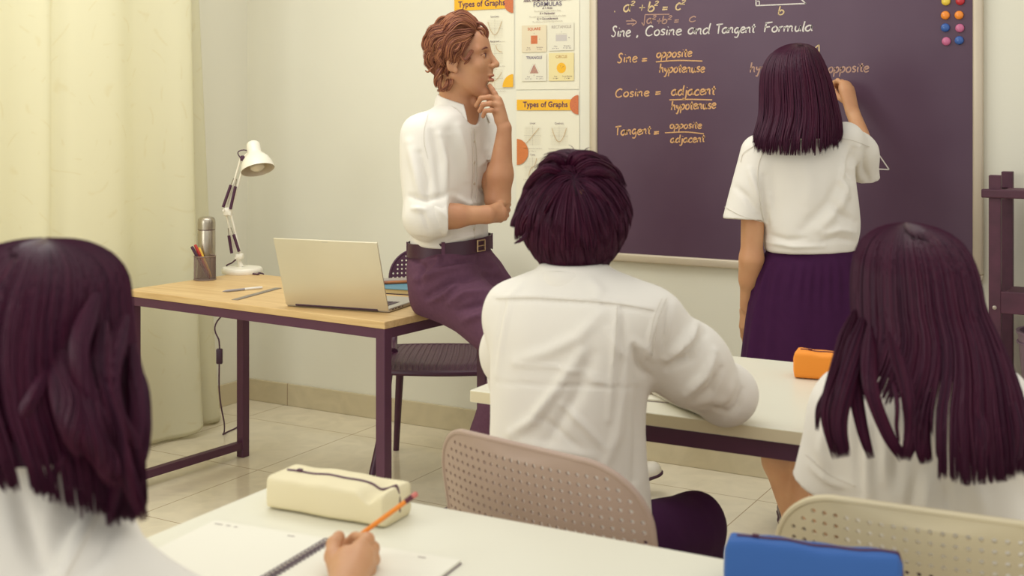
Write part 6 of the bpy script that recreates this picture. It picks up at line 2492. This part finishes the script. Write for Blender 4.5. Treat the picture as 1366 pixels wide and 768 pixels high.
# ================================================================ the boy in the middle
def build_boy():
    d0 = 2.42
    side, front = np.array([EV[0], EV[1], 0]), np.array([NV[0], NV[1], 0])
    e = empty('person', W(np.array([.13, 2.40, 0])), 'boy with short tousled dark hair in a long sleeved white shirt leaning on the table', 'person')
    hc = q(766, 292, 2.46)
    M = head_axes((-.10, 1.0), 0)
    HS = .93
    rows = [(q(764, 350, d0), .060, .060), (q(766, 361, d0), .080, .068), (q(768, 372, d0), .118, .078), (q(771, 387, d0), .168, .096), (q(772, 403, d0), .186, .108), (q(768, 435, d0), .182, .116), (q(762, 480, d0), .168, .118), (q(757, 540, d0), .158, .12),
            (q(755, 600, d0), .158, .122), (q(757, 655, d0), .166, .124), (q(760, 700, d0), .168, .124)]
    shL, shR = q(684, 428, 2.50), q(866, 432, 2.36)
    elL, elR = q(684, 507, 2.73), q(967, 533, 2.50)
    wrL, wrR = q(735, 488, 2.93), q(884, 510, 2.76)
    hipL, hipR = q(705, 735, 2.50), q(815, 745, 2.40)
    knL, knR = np.array([.24, 2.86, .50]), q(924, 703, 2.66)
    anL, anR = np.array([.28, 2.88, .07]), np.array([.41, 2.74, .07])
    S = Solid()
    add_head(S, hc, M, HS, neck_to=q(766, 362, d0 + .02), neck_r=(.052, .055), male=True)
    S.loft(rows, side, front, 2.1, .02, grow=-.016)
    for sh, el, wr in ((shL, elL, wrL), (shR, elR, wrR)):
        S.cone(sh, el, .046, .038, .02)
        S.cone(el, wr, .038, .026, .015)
    add_hand(S, wrL, unit(np.array([.55, .83, -.02])), ZUP, unit(np.array([.83, -.55, 0])), (.3, .35, .4, .45), .98)
    add_hand(S, wrR, unit(np.array([-.62, .78, -.04])), ZUP, unit(np.array([-.78, -.62, 0])), (.3, .35, .4, .45), .98)
    for h, k, a in ((hipL, knL, anL), (hipR, knR, anR)):
        S.cone(h, k, .072, .052, .03)
        S.cone(k, a, .050, .034, .02)
        S.cone(a, a + np.array([.06, .12, -.035]), .034, .028, .02)
    gx = graded(-.17, .60, .009, ((.19, .25, .004),))
    gy = graded(2.16, 3.16, .009)
    gz = graded(.0, 1.36, .009, ((.74, .80, .005), (1.08, 1.26, .0045)))
    body_obj(S, (gx, gy, gz), SKIN_G, e)
    head_details(hc, M, HS, e, BLACKHAIR)
    # shirt
    S = Solid()
    S.loft(rows, side, front, 2.2, .02)
    S.cone(shR + [-.004, .005, .002], shR + (elR - shR) * .55, .060, .074, .05)
    S.cone(shR + (elR - shR) * .5, elR + [0, .005, .004], .074, .052, .03)
    S.cone(elR + [0, .005, .004], wrR, .052, .036, .03, cut=True)
    S.cone(shL + [.004, .005, .002], shL + (elL - shL) * .55, .056, .062, .05)
    S.cone(shL + (elL - shL) * .5, elL, .066, .050, .03)
    S.cone(elL, wrL, .050, .036, .03, cut=True)
    S.ell(elR + [.004, .02, .014], (.058, .06, .048), None, .03)
    S.cone(q(764, 330, 2.43), q(765, 362, 2.44), .058, .054, .006, '-')
    folds = [  # yoke, back pleats, press lines and pulls
        ([(660, 400), (718, 399), (815, 406), (874, 416)], 3.0, -.0028), ([(660, 396), (718, 395), (815, 402), (874, 411)], 3.5, .0022),
        ([(824, 408), (822, 440), (817, 500), (812, 560)], 5, .0042), ([(830, 412), (830, 450), (826, 500)], 5, -.0028),
        ([(680, 402), (672, 440), (664, 500)], 5, .003), ([(674, 404), (668, 440), (660, 490)], 3.5, -.0028),
        ([(688, 486), (740, 489), (812, 503)], 3, .0026), ([(664, 510), (740, 514), (845, 517)], 2.6, -.0024), ([(775, 502), (815, 512)], 3, .003),
        ([(776, 470), (742, 520), (712, 560), (684, 578)], 9, .008), ([(800, 420), (772, 450), (730, 470), (690, 482)], 10, .005), ([(790, 474), (768, 530), (730, 590)], 10, -.006),
        ([(750, 540), (778, 566), (806, 598)], 5, .0045), ([(722, 556), (750, 580), (775, 600)], 5, -.0035), ([(700, 592), (740, 600), (790, 610)], 8, .005),
        ([(846, 462), (851, 482), (858, 498)], 6, -.006), ([(838, 462), (832, 520), (824, 580), (800, 640)], 8, .0045), ([(852, 520), (850, 570), (846, 640)], 6, -.006), ([(862, 516), (862, 570), (858, 640)], 5, .005), ([(872, 505), (862, 498), (852, 488)], 5, -.004),
        ([(845, 455), (860, 464), (872, 480)], 6, .004),
        ([(812, 440), (826, 468), (834, 474)], 7, .003), ([(700, 372), (690, 385), (676, 398)], 6, .003), ([(790, 376), (800, 388), (790, 398)], 8, .004),
        # sleeve
        ([(893, 400), (890, 440), (886, 474)], 4, -.005), ([(928, 432), (914, 452), (890, 478)], 6, .012), ([(938, 446), (920, 476), (892, 492)], 6, -.009), ([(950, 470), (938, 500), (916, 524)], 7, .010), ([(960, 492), (948, 520), (926, 536)], 6, -.009),
        ([(980, 505), (968, 528), (950, 540)], 6, .009), ([(990, 520), (984, 540), (970, 556)], 5, -.006), ([(930, 545), (950, 540), (968, 548)], 4, -.006), ([(878, 420), (868, 450), (866, 474)], 5, .004)]
    gx = np.arange(-.14, .56, .0056)
    gy = np.arange(2.22, 3.02, .0064)
    gz = np.arange(.55, 1.10, .0056)
    so, V, F = cloth_obj(S, (gx, gy, gz), SHIRT, e, 'shirt', folds, ((8, .005, 31, (1, 1, .7)), (22, .0016, 33, (1, 1, .6))))
    seam(V, F, [(662, 398), (718, 397.4), (815, 404), (872, 413.5)], STITCH, so, .0008, 'yoke_seam')
    seam(V, F, [(889, 398), (878, 425), (873, 452), (870, 474)], STITCH, so, .0009, 'armhole_seam')
    seam(V, F, [(883, 398), (872, 425), (867, 452)], STITCH, so, .0006, 'armhole_stitch')
    seam(V, F, [(823.5, 407), (822, 440), (818, 490)], STITCH, so, .0006, 'back_pleat')
    collar(q(767, 380, d0 + .01), .068, .070, front + np.array([-.2, 0, 0]), 26, .026, .034, SHIRT, so, .010, .03)
    # trousers
    S = Solid()
    S.ell((hipL + hipR) / 2 + [0, -.01, .0], (.165, .135, .10), np.stack([side, front, ZUP]), .03)
    S.cone((hipL + hipR) / 2 + [0, 0, .03], (hipL + hipR) / 2 + [0, 0, .10], .14, .13, .03, flat=(front, .8))
    for h, k, a in ((hipL, knL, anL), (hipR, knR, anR)):
        S.cone(h, k, .094, .074, .04)
        S.cone(k, a + [0, 0, .02], .070, .058, .02, cut=True)
    gx = np.arange(-.14, .56, .0085)
    gy = np.arange(2.2, 3.02, .0085)
    gz = np.arange(.03, .72, .0085)
    cloth_obj(S, (gx, gy, gz), DARKCLOTH, e, 'trousers', (), ((14, .004, 40, (1, 1, 1)),))
    for a in (anL, anR):
        shoe(None, np.array([a[0] - .02, a[1] - .05, .004]), np.array([.30, .95, 0]), e, WHITE_SHOE, DARK_SOLE, .26)
    # hair: short, out of a whorl on the crown, with a tuft out to the left
    rs = np.random.RandomState(7)
    Hh = Hair()
    rad = np.array([.0950, .1040, .1215])
    ctr = q(766, 288, 2.455)

    def shape(u):
        """unit directions -> the outline of the hair (narrower at the nape)"""
        z = u[..., 2:3]
        hz = np.sqrt(np.maximum(1e-9, 1 - z * z))
        low = 1 - .50 * np.abs(np.minimum(z, 0)) ** 1.5
        hor = np.where(z < 0, np.maximum(hz, low), hz)
        return np.concatenate([u[..., :2] / hz * hor, z], -1) * rad

    wh = unit(np.array([-.045, -.80, .62]))
    n, m = 9500, 14
    nc = 420
    dirs = unit(rs.randn(60000, 3))
    ang = np.arctan2(dirs[:, 0], -dirs[:, 1])           # 0 = the back of the head
    LIMX, LIMY = [-3.2, -1.9, -1.45, -1.1, -.8, 0, .8, 1.1, 1.45, 1.8, 3.2], [.50, .10, -.25, -.62, -.86, -.93, -.86, -.62, -.10, .15, .50]
    ok = dirs[:, 2] > np.interp(ang, LIMX, LIMY)
    dirs = dirs[ok]
    cl = dirs[rs.choice(len(dirs), nc, False)]
    dirs = dirs[rs.choice(len(dirs), n, False)]
    near = np.argmax(dirs @ cl.T, 1)
    cr = rs.rand(nc)
    cv = rs.randn(nc)
    pos = dirs.copy()
    P_ = np.empty((n, m, 3))
    length = .045 + .030 * cr[near] + .014 * (dirs[:, 2] > .3)
    for k in range(m):
        t = k / (m - 1)
        lowd = np.clip(-pos[:, 2] / .8, 0, 1)
        hgt = (.001 + (.007 + .012 * cr[near]) * t ** 1.1) * (1 - .8 * lowd) + .004
        P_[:, k] = ctr + shape(pos) + unit(pos / rad) * hgt[:, None]
        away = pos - wh
        away = away - pos * (away * pos).sum(1)[:, None]
        away = unit(away)
        dv = np.array([-.10, 0, -1.0])
        down = dv - pos * (pos @ dv)[:, None]
        tw = np.cross(pos, away)
        tg = unit(away * .75 + down * (.55 + .6 * t) + tw * (.22 * np.sin(cv[near] * 2) + .20)[:, None])
        pull = (cl[near] - dirs) * .35
        pos = unit(pos + tg * (length / rad[0] / (m - 1))[:, None] + pull / m)
        over = pos[:, 2] < -.97
        pos[over, 2] = -.97
        pos = unit(pos)
    Hh.strands(P_, .00105 * (.7 + .6 * rs.rand(n)))
    # scalp layer
    th, ph = np.meshgrid(np.linspace(.02, math.pi * .92, 60), np.linspace(0, 2 * math.pi, 90), indexing='ij')
    sp = np.stack([np.sin(th) * np.cos(ph), np.sin(th) * np.sin(ph), np.cos(th)], -1)
    ang = np.arctan2(sp[..., 0], -sp[..., 1])
    ins = sp[..., 2] > np.interp(ang, LIMX, LIMY)
    idx = np.arange(th.size).reshape(th.shape)
    a, b, c_, d_ = idx[:-1, :-1], idx[:-1, 1:], idx[1:, 1:], idx[1:, :-1]
    okq = ins[:-1, :-1] & ins[:-1, 1:] & ins[1:, 1:] & ins[1:, :-1]
    Hh.raw(ctr + shape(sp).reshape(-1, 3) * .995, np.stack([a[okq], b[okq], c_[okq], d_[okq]], 1))
    L = lambda *ps: [q(*p_) for p_ in ps]
    # the tuft at the left
    for pts, w0, w1, n_ in ((((724, 244, 2.42), (706, 266, 2.41), (694, 292, 2.41), (690, 321, 2.42)), .012, .007, 180), (((722, 258, 2.40), (707, 284, 2.39), (699, 300, 2.40), (699, 316, 2.41)), .012, .007, 160),
                            (((716, 250, 2.43), (698, 273, 2.43), (687, 293, 2.43), (682.5, 303, 2.43)), .010, .005, 140), (((728, 238, 2.41), (710, 250, 2.41), (698, 267, 2.42), (690, 284, 2.42)), .011, .007, 150),
                            (((714, 296, 2.40), (706, 308, 2.40), (695, 320, 2.40), (686, 325, 2.40)), .005, .002, 30)):
        Hh.lock(L(*pts), w0, w1, n_, .0010, rs)
    for pts, w in ((((752, 228, 2.38), (768, 206, 2.39), (788, 204, 2.41), (799, 208, 2.42)), .006), (((756, 226, 2.37), (742, 210, 2.38), (728, 216, 2.40), (718, 226, 2.41)), .008), (((760, 224, 2.37), (778, 208, 2.38), (805, 213, 2.42), (820, 227, 2.43)), .009),
                   (((765, 230, 2.36), (790, 217, 2.38), (820, 227, 2.43), (834, 250, 2.45)), .010), (((770, 234, 2.36), (800, 228, 2.37), (825, 246, 2.42), (836, 280, 2.45)), .010), (((752, 234, 2.36), (730, 224, 2.37), (712, 237, 2.39), (702, 254, 2.41)), .010),
                   (((756, 228, 2.36), (738, 213, 2.39), (722, 217, 2.41)), .003), (((758, 224, 2.37), (762, 207, 2.39), (776, 201, 2.42)), .005), (((772, 240, 2.35), (800, 260, 2.355), (822, 296, 2.40), (828, 330, 2.43)), .010), (((756, 240, 2.35), (736, 262, 2.355), (720, 300, 2.38), (714, 330, 2.40)), .010)):
        Hh.lock(L(*pts), w, w * .6, 150, .0010, rs, wave=.3)
    Hh.build(BLACKHAIR, e)
    return e


# ================================================================ the seated girl on the right
def build_right_girl():
    d0 = 1.97
    side, front = np.array([EV[0], EV[1], 0]), np.array([NV[0], NV[1], 0])
    e = empty('person', W(np.array([.66, 1.97, 0])), 'girl with long straight dark hair seated on the cream chair', 'person')
    hc = q(1221, 402, 1.955)
    M = head_axes((.16, 1.0), 0)
    rows = [(q(1224, 500, d0), .046, .046), (q(1224, 512, d0), .075, .058), (q(1225, 524, d0), .118, .072), (q(1226, 545, d0), .152, .09), (q(1230, 580, d0), .160, .10), (q(1238, 640, d0), .148, .106), (q(1248, 700, d0), .142, .108), (q(1250, 770, d0), .150, .112), (q(1250, 850, d0), .158, .118)]
    shL, shR = q(1118, 548, 2.02), q(1340, 548, 1.88)
    elL, wrL = q(1104, 690, 2.12), np.array([.61, 2.40, .775])
    elR, wrR = q(1390, 700, 2.05), np.array([.86, 2.30, .775])
    hipL, hipR = np.array([.60, 2.00, .53]), np.array([.76, 1.91, .53])
    knL, knR = np.array([.76, 2.38, .50]), np.array([.94, 2.28, .50])
    anL, anR = np.array([.80, 2.42, .075]), np.array([.98, 2.32, .075])
    S = Solid()
    add_head(S, hc, M, .95, neck_to=q(1224, 506, d0), neck_r=(.046, .046))
    S.loft(rows, side, front, 2.1, .02, grow=-.016)
    for sh, el, wr, k in ((shL, elL, wrL, 1), (shR, elR, wrR, -1)):
        S.cone(sh, el, .040, .034, .02)
        S.cone(el, wr, .034, .0235, .015)
        add_hand(S, wr, unit(np.array([.25 * k + .35, .85, -.03])), ZUP, unit(np.array([.85 * k, -.45 * k, 0])), (.3, .35, .4, .45), .9)
    S.ell((hipL + hipR) / 2, (.15, .12, .09), np.stack([side, front, ZUP]), .03)
    for h, k, a in ((hipL, knL, anL), (hipR, knR, anR)):
        S.cone(h, k, .070, .050, .03)
        S.cone(k, a, .050, .034, .02)
        S.cone(a, a + np.array([.06, .12, -.035]), .034, .028, .02)
    gx = graded(.42, 1.12, .009)
    gy = graded(1.76, 2.62, .009)
    gz = graded(.0, 1.24, .009, ((.75, .81, .005), (.98, 1.08, .006)))
    body_obj(S, (gx, gy, gz), SKIN_G, e)
    head_details(hc, M, .95, e, BLACKHAIR)
    S = Solid()
    S.loft(rows, side, front, 2.15, .02)
    S.cone(shL + [.02, 0, .012], q(1104, 648, 2.07), .060, .064, .03, cut=True, cutn=(-.25, .20, -1))
    S.cone(shR + [-.02, 0, .012], q(1375, 650, 1.98), .060, .064, .03, cut=True, cutn=(.3, .2, -1))
    S.cone(q(1223, 470, 1.96), q(1224, 514, 1.985), .046, .044, .006, '-')
    folds = [([(1146, 560), (1142, 610), (1148, 660)], 7, -.0045), ([(1156, 570), (1158, 620), (1160, 680)], 8, .006), ([(1240, 640), (1236, 670), (1240, 700)], 9, .006), ([(1222, 630), (1216, 665), (1212, 690)], 9, -.005), ([(1262, 640), (1264, 680)], 9, -.005),
             ([(1176, 560), (1184, 600), (1180, 640)], 10, .006), ([(1192, 600), (1196, 650)], 9, -.004), ([(1080, 620), (1105, 640), (1135, 650)], 6, .004), ([(1100, 570), (1096, 600), (1104, 630)], 8, .004), ([(1300, 640), (1310, 680)], 12, .004)]
    gx = np.arange(.42, 1.0, .0058)
    gy = np.arange(1.76, 2.2, .0064)
    gz = np.arange(.50, .99, .0058)
    so, V, F = cloth_obj(S, (gx, gy, gz), SHIRT, e, 'shirt', folds, ((9, .005, 51, (1, 1, .7)), (22, .0016, 52, (1, 1, .6))))
    seam(V, F, [(1074, 606), (1104, 632), (1140, 648)], STITCH, so, .0009, 'sleeve_hem')
    collar(q(1224, 514, d0), .050, .05, front, 30, .026, .03, SHIRT, so, .006, .02)
    # skirt over the lap
    S = Solid()
    S.ell((hipL + hipR) / 2 + [0, 0, .005], (.175, .145, .10), np.stack([side, front, ZUP]), .03)
    S.cone((hipL + hipR) / 2 + [0, 0, .03], (hipL + hipR) / 2 + [0, 0, .12], .135, .12, .03, flat=(front, .8))
    for h, k in ((hipL, knL), (hipR, knR)):
        S.cone(h, k, .092, .086, .06, cut=True)
    cloth_obj(S, (np.arange(.40, 1.10, .009), np.arange(1.76, 2.5, .009), np.arange(.36, .70, .009)), DARKCLOTH, e, 'skirt', (), ((16, .006, 60, (1, 1, 1)),))
    for a in (anL, anR):
        shoe(None, np.array([a[0] - .02, a[1] - .05, .004]), np.array([.30, .95, 0]), e, mat('black_school_shoe', (52, 18, 36), .35), DARK_SOLE, .24)
    # hair
    rs = np.random.RandomState(9)
    Hh = Hair()
    R = [(296.5, 1207, 1211, 1.945, .004), (300, 1186, 1236, 1.943, .038), (308, 1168, 1258, 1.94, .066), (322, 1153, 1277, 1.93, .088), (345, 1144, 1291, 1.92, .106), (375, 1141, 1299, 1.915, .114), (405, 1141, 1305, 1.905, .114), (435, 1142, 1319, 1.89, .112),
         (465, 1134, 1333, 1.875, .108), (495, 1119, 1346, 1.86, .104), (525, 1104, 1356, 1.848, .100), (555, 1098, 1363, 1.838, .098), (585, 1096, 1367, 1.832, .096), (622, 1098, 1368, 1.826, .094)]
    Hh.envelope(R, 9000, .00095, rs, [(-1, 500, 7), (-.86, 512), (-.62, 516), (-.42, 508), (-.25, 525), (-.12, 560), (-.02, 608), (.1, 616), (.4, 618), (.7, 615), (.9, 608), (1, 590)], phi_rng=(-195, 20), drift=.045, shell_end=490, clump=30, gather=.10, rho=(.982, 1.02), front_end=.36, wave=(.02, 6))
    L = lambda *ps: [q(*p_) for p_ in ps]
    for pts, w0, w1, n in ((((1150, 420, 1.86), (1122, 490, 1.82), (1106, 550, 1.80), (1118, 612, 1.79)), .020, .009, 190), (((1160, 430, 1.83), (1132, 500, 1.79), (1120, 560, 1.78), (1128, 610, 1.775)), .018, .008, 170), (((1150, 440, 1.85), (1140, 510, 1.80), (1150, 570, 1.785), (1162, 612, 1.78)), .013, .006, 120),
                         (((1168, 440, 1.81), (1160, 510, 1.775), (1182, 575, 1.765), (1206, 613, 1.76)), .013, .007, 130), (((1196, 440, 1.79), (1212, 520, 1.765), (1216, 575, 1.76), (1208, 614, 1.76)), .016, .008, 150), (((1188, 470, 1.785), (1196, 530, 1.76), (1196, 570, 1.76), (1200, 590, 1.76)), .004, .002, 24),
                         (((1230, 470, 1.78), (1228, 540, 1.76), (1230, 590, 1.755), (1236, 618, 1.755)), .016, .010, 160), (((1225, 500, 1.78), (1228, 560, 1.76), (1238, 585, 1.757)), .004, .002, 20), (((1140, 470, 1.86), (1105, 520, 1.83), (1092, 545, 1.83), (1090, 575, 1.83)), .007, .003, 40),
                         (((1330, 500, 1.79), (1346, 560, 1.775), (1350, 600, 1.77), (1345, 620, 1.77)), .02, .012, 170), (((1290, 500, 1.77), (1300, 560, 1.755), (1306, 600, 1.75), (1300, 622, 1.75)), .02, .012, 170)):
        Hh.lock(L(*pts), w0, w1, int(n * 2), .00095, rs)
    Hh.build(BLACKHAIR, e)
    return e


# ================================================================ the girl at the left front
def build_left_girl():
    d0 = 1.36
    side, front = np.array([EV[0], EV[1], 0]), np.array([NV[0], NV[1], 0])
    e = empty('person', W(np.array([-.545, 1.36, 0])), 'girl with long wavy dark hair at the front table holding a pencil', 'person')
    hc = q(52, 464, 1.375)
    M = head_axes((.50, .87), 0)
    rows = [(q(50, 566, d0), .045, .046), (q(48, 592, d0), .056, .054), (q(44, 620, d0), .074, .062), (q(38, 655, d0), .104, .074), (q(32, 692, d0), .134, .088), (q(26, 742, d0), .160, .10), (q(20, 810, d0), .166, .106), (q(18, 920, d0), .150, .108), (q(18, 1060, d0), .150, .112), (q(18, 1190, d0), .155, .115)]
    shL, shR = q(-135, 760, 1.45), q(150, 800, 1.28)
    elR, wrR = q(310, 890, 1.34), q(457, 790, 1.58)
    elL, wrL = np.array([-.74, 1.50, .80]), np.array([-.66, 1.66, .785])
    hipL, hipR = np.array([-.62, 1.40, .53]), np.array([-.47, 1.31, .53])
    knL, knR = np.array([-.45, 1.78, .50]), np.array([-.28, 1.68, .50])
    anL, anR = np.array([-.42, 1.80, .075]), np.array([-.25, 1.70, .075])
    S = Solid()
    add_head(S, hc, M, .93, neck_to=q(50, 585, d0), neck_r=(.046, .046))
    S.loft(rows, side, front, 2.1, .02, grow=-.016)
    S.cone(shR, elR, .040, .034, .02)
    S.cone(elR, wrR, .034, .024, .015)
    S.cone(shL, elL, .040, .034, .02)
    S.cone(elL, wrL, .034, .024, .015)
    add_hand(S, wrL, unit(np.array([.40, .90, -.05])), ZUP, unit(np.array([.55, -.8, 0])), (.15, .18, .2, .25), .9)
    # writing hand, closed around the pencil
    P = lambda *a: q(*a)
    for x, y, dd, r_ in ((480, 732, 1.672, .0125), (487, 741, 1.668, .0125), (487, 754, 1.658, .012), (481, 768, 1.643, .0115), (462, 740, 1.662, .013), (456, 752, 1.645, .014)):
        S.cone(wrR, P(x, y, dd), .0205, r_, .007)
    for pts, r0, r1 in (([(480, 731, 1.674), (490, 719.5, 1.702), (474, 718, 1.726), (459, 728, 1.727)], .0108, .0080),
                        ([(487, 741, 1.670), (497, 731, 1.708), (480, 731, 1.734), (464, 739, 1.728)], .0106, .0080),
                        ([(487, 754, 1.660), (498, 746, 1.700), (483, 746, 1.728), (468, 752, 1.722)], .0102, .0076),
                        ([(481, 768, 1.645), (493, 761, 1.680), (481, 761, 1.705), (469, 766, 1.702)], .0092, .0070),
                        ([(452, 766, 1.625), (444, 742, 1.668), (445.5, 725, 1.690), (452, 716, 1.712)], .0132, .0088)):
        add_finger(S, [P(*p) for p in pts], r0, r1, .0035)
    S.ell((hipL + hipR) / 2, (.15, .12, .09), np.stack([side, front, ZUP]), .03)
    for h, k, a in ((hipL, knL, anL), (hipR, knR, anR)):
        S.cone(h, k, .070, .050, .03)
        S.cone(k, a, .050, .034, .02)
        S.cone(a, a + np.array([.06, .12, -.035]), .034, .028, .02)
    gx = graded(-.80, -.10, .009, ((-.27, -.17, .0024),))
    gy = graded(1.14, 2.0, .009, ((1.60, 1.76, .0024),))
    gz = graded(.0, 1.26, .009, ((.735, .81, .0024), (1.0, 1.08, .006)))
    body_obj(S, (gx, gy, gz), SKIN_G, e)
    head_details(hc, M, .93, e, BLACKHAIR)
    S = Solid()
    S.loft(rows, side, front, 2.15, .02)
    S.cone(shR + [-.02, 0, .010], shR + (elR - shR) * .85, .058, .062, .03, cut=True)
    S.cone(shL + [.02, 0, .010], shL + (elL - shL) * .75, .058, .062, .03, cut=True)
    S.cone(q(51, 540, 1.37), q(50, 588, 1.375), .046, .044, .006, '-')
    folds = [([(130, 660), (112, 700), (80, 760)], 14, .005), ([(100, 690), (70, 740), (40, 768)], 14, -.004), ([(150, 690), (140, 730), (110, 768)], 12, -.004), ([(20, 640), (34, 700), (50, 768)], 16, -.006), ([(60, 620), (70, 660), (66, 700)], 14, .004)]
    so, V, F = cloth_obj(S, (np.arange(-.82, -.26, .006), np.arange(1.14, 1.66, .0066), np.arange(.56, 1.05, .006)), SHIRT, e, 'shirt', folds, ((8, .005, 71, (1, 1, .7)), (22, .0016, 72, (1, 1, .6))))
    seam(V, F, [(138, 660), (130, 690), (112, 724), (88, 768)], STITCH, so, .0008, 'armhole_seam')
    collar(q(50, 598, d0), .050, .05, front, 30, .024, .03, SHIRT, so, .006, .02)
    S = Solid()
    S.ell((hipL + hipR) / 2 + [0, 0, .005], (.175, .145, .10), np.stack([side, front, ZUP]), .03)
    S.cone((hipL + hipR) / 2 + [0, 0, .03], (hipL + hipR) / 2 + [0, 0, .12], .135, .12, .03, flat=(front, .8))
    for h, k in ((hipL, knL), (hipR, knR)):
        S.cone(h, k, .092, .086, .06, cut=True)
    cloth_obj(S, (np.arange(-.84, -.12, .009), np.arange(1.14, 1.9, .009), np.arange(.36, .70, .009)), DARKCLOTH, e, 'skirt', (), ((16, .006, 80, (1, 1, 1)),))
    for a in (anL, anR):
        shoe(None, np.array([a[0] - .02, a[1] - .05, .004]), np.array([.30, .95, 0]), e, mat('black_school_shoe', (52, 18, 36), .35), DARK_SOLE, .24)
    # hair
    rs = np.random.RandomState(13)
    Hh = Hair()
    R = [(317, 56, 62, 1.38, .004), (321, 20, 98, 1.38, .04), (330, -12, 124, 1.378, .062), (346, -38, 147, 1.375, .082), (372, -60, 162, 1.37, .102), (410, -70, 166, 1.365, .112), (460, -72, 169, 1.355, .114), (510, -72, 176, 1.345, .112),
         (550, -70, 180, 1.335, .108), (590, -62, 182, 1.325, .102), (630, -50, 184, 1.315, .094), (670, -30, 187, 1.31, .085), (705, -10, 188, 1.305, .078)]
    Hh.envelope(R, 10000, .00085, rs, [(-1, 600, 8), (-.5, 604), (-.1, 606), (.15, 615), (.4, 630), (.6, 646), (.8, 664), (1, 680)], phi_rng=(-200, 30), drift=.06, shell_end=590, clump=34, gather=.10, rho=(.982, 1.02), front_end=.42, wave=(.06, 11))
    L = lambda *ps: [q(*p_) for p_ in ps]
    for pts, w0, w1, n in ((((120, 440, 1.26), (132, 520, 1.24), (150, 590, 1.235), (166, 640, 1.235), (188, 700, 1.235)), .016, .006, 200), (((160, 470, 1.29), (178, 540, 1.28), (172, 600, 1.26), (152, 650, 1.25), (140, 708, 1.245)), .013, .004, 160),
                         (((150, 430, 1.28), (140, 500, 1.25), (150, 560, 1.24), (176, 600, 1.25), (184, 650, 1.25)), .014, .006, 170), (((168, 500, 1.32), (186, 560, 1.31), (184, 610, 1.29), (168, 650, 1.27)), .012, .005, 120),
                         (((60, 460, 1.24), (40, 530, 1.225), (8, 580, 1.225), (14, 604, 1.225), (44, 606, 1.225), (70, 596, 1.225)), .008, .004, 110), (((110, 400, 1.255), (100, 470, 1.235), (118, 540, 1.225), (150, 600, 1.225)), .012, .006, 140),
                         (((72, 590, 1.225), (78, 612, 1.225), (68, 640, 1.225), (60, 676, 1.23)), .004, .0015, 30), (((90, 500, 1.225), (110, 570, 1.215), (136, 620, 1.22), (150, 650, 1.225)), .018, .010, 220), (((60, 480, 1.225), (90, 560, 1.215), (110, 610, 1.215)), .02, .012, 220)):
        Hh.lock([p + np.array([0, .012, 0]) for p in L(*pts)], w0, w1, int(n * 2), .0008, rs, wave=.5)
    Hh.build(BLACKHAIR, e)
    # pencil
    a, b = P(441, 742, 1.728), P(556.5, 657.5, 1.742)
    u = unit(b - a)
    Lp = np.linalg.norm(b - a)
    t = empty('pencil', W(a), "orange pencil with a pink eraser in the left girl's hand", 'pencil')
    MB().lathe([(.0037, .018), (.0037, Lp - .020)], a, u, 6).build('shaft', mat('pencil_orange_paint', (238, 140, 36), .35), t, False, 'c')
    MB().lathe([(.0004, 0), (.0011, .004)], a, u, 12).build('lead', mat('pencil_lead', (60, 40, 52), .4), t, True, 'c')
    MB().lathe([(.0011, .004), (.0037, .018)], a, u, 12).build('sharpened_wood', mat('pencil_wood', (214, 170, 120), .7), t, True, 'c')
    MB().lathe([(.0039, Lp - .020), (.0041, Lp - .018), (.0038, Lp - .015), (.0041, Lp - .012), (.0039, Lp - .008)], a, u, 16).build('ferrule', mat('pencil_ferrule', (104, 56, 66), .3, .6), t, True, 'c')
    MB().lathe([(.0037, Lp - .008), (.0037, Lp - .001), (.0028, Lp), (.0004, Lp + .0004)], a, u, 16).build('eraser', mat('pencil_eraser', (206, 120, 110), .8), t, True, 'c')
    return e


import time as _t
for _f in (build_man, build_standing_girl, build_boy, build_right_girl, build_left_girl):
    _t0 = _t.time()
    _f()
    print(_f.__name__, round(_t.time() - _t0, 1))
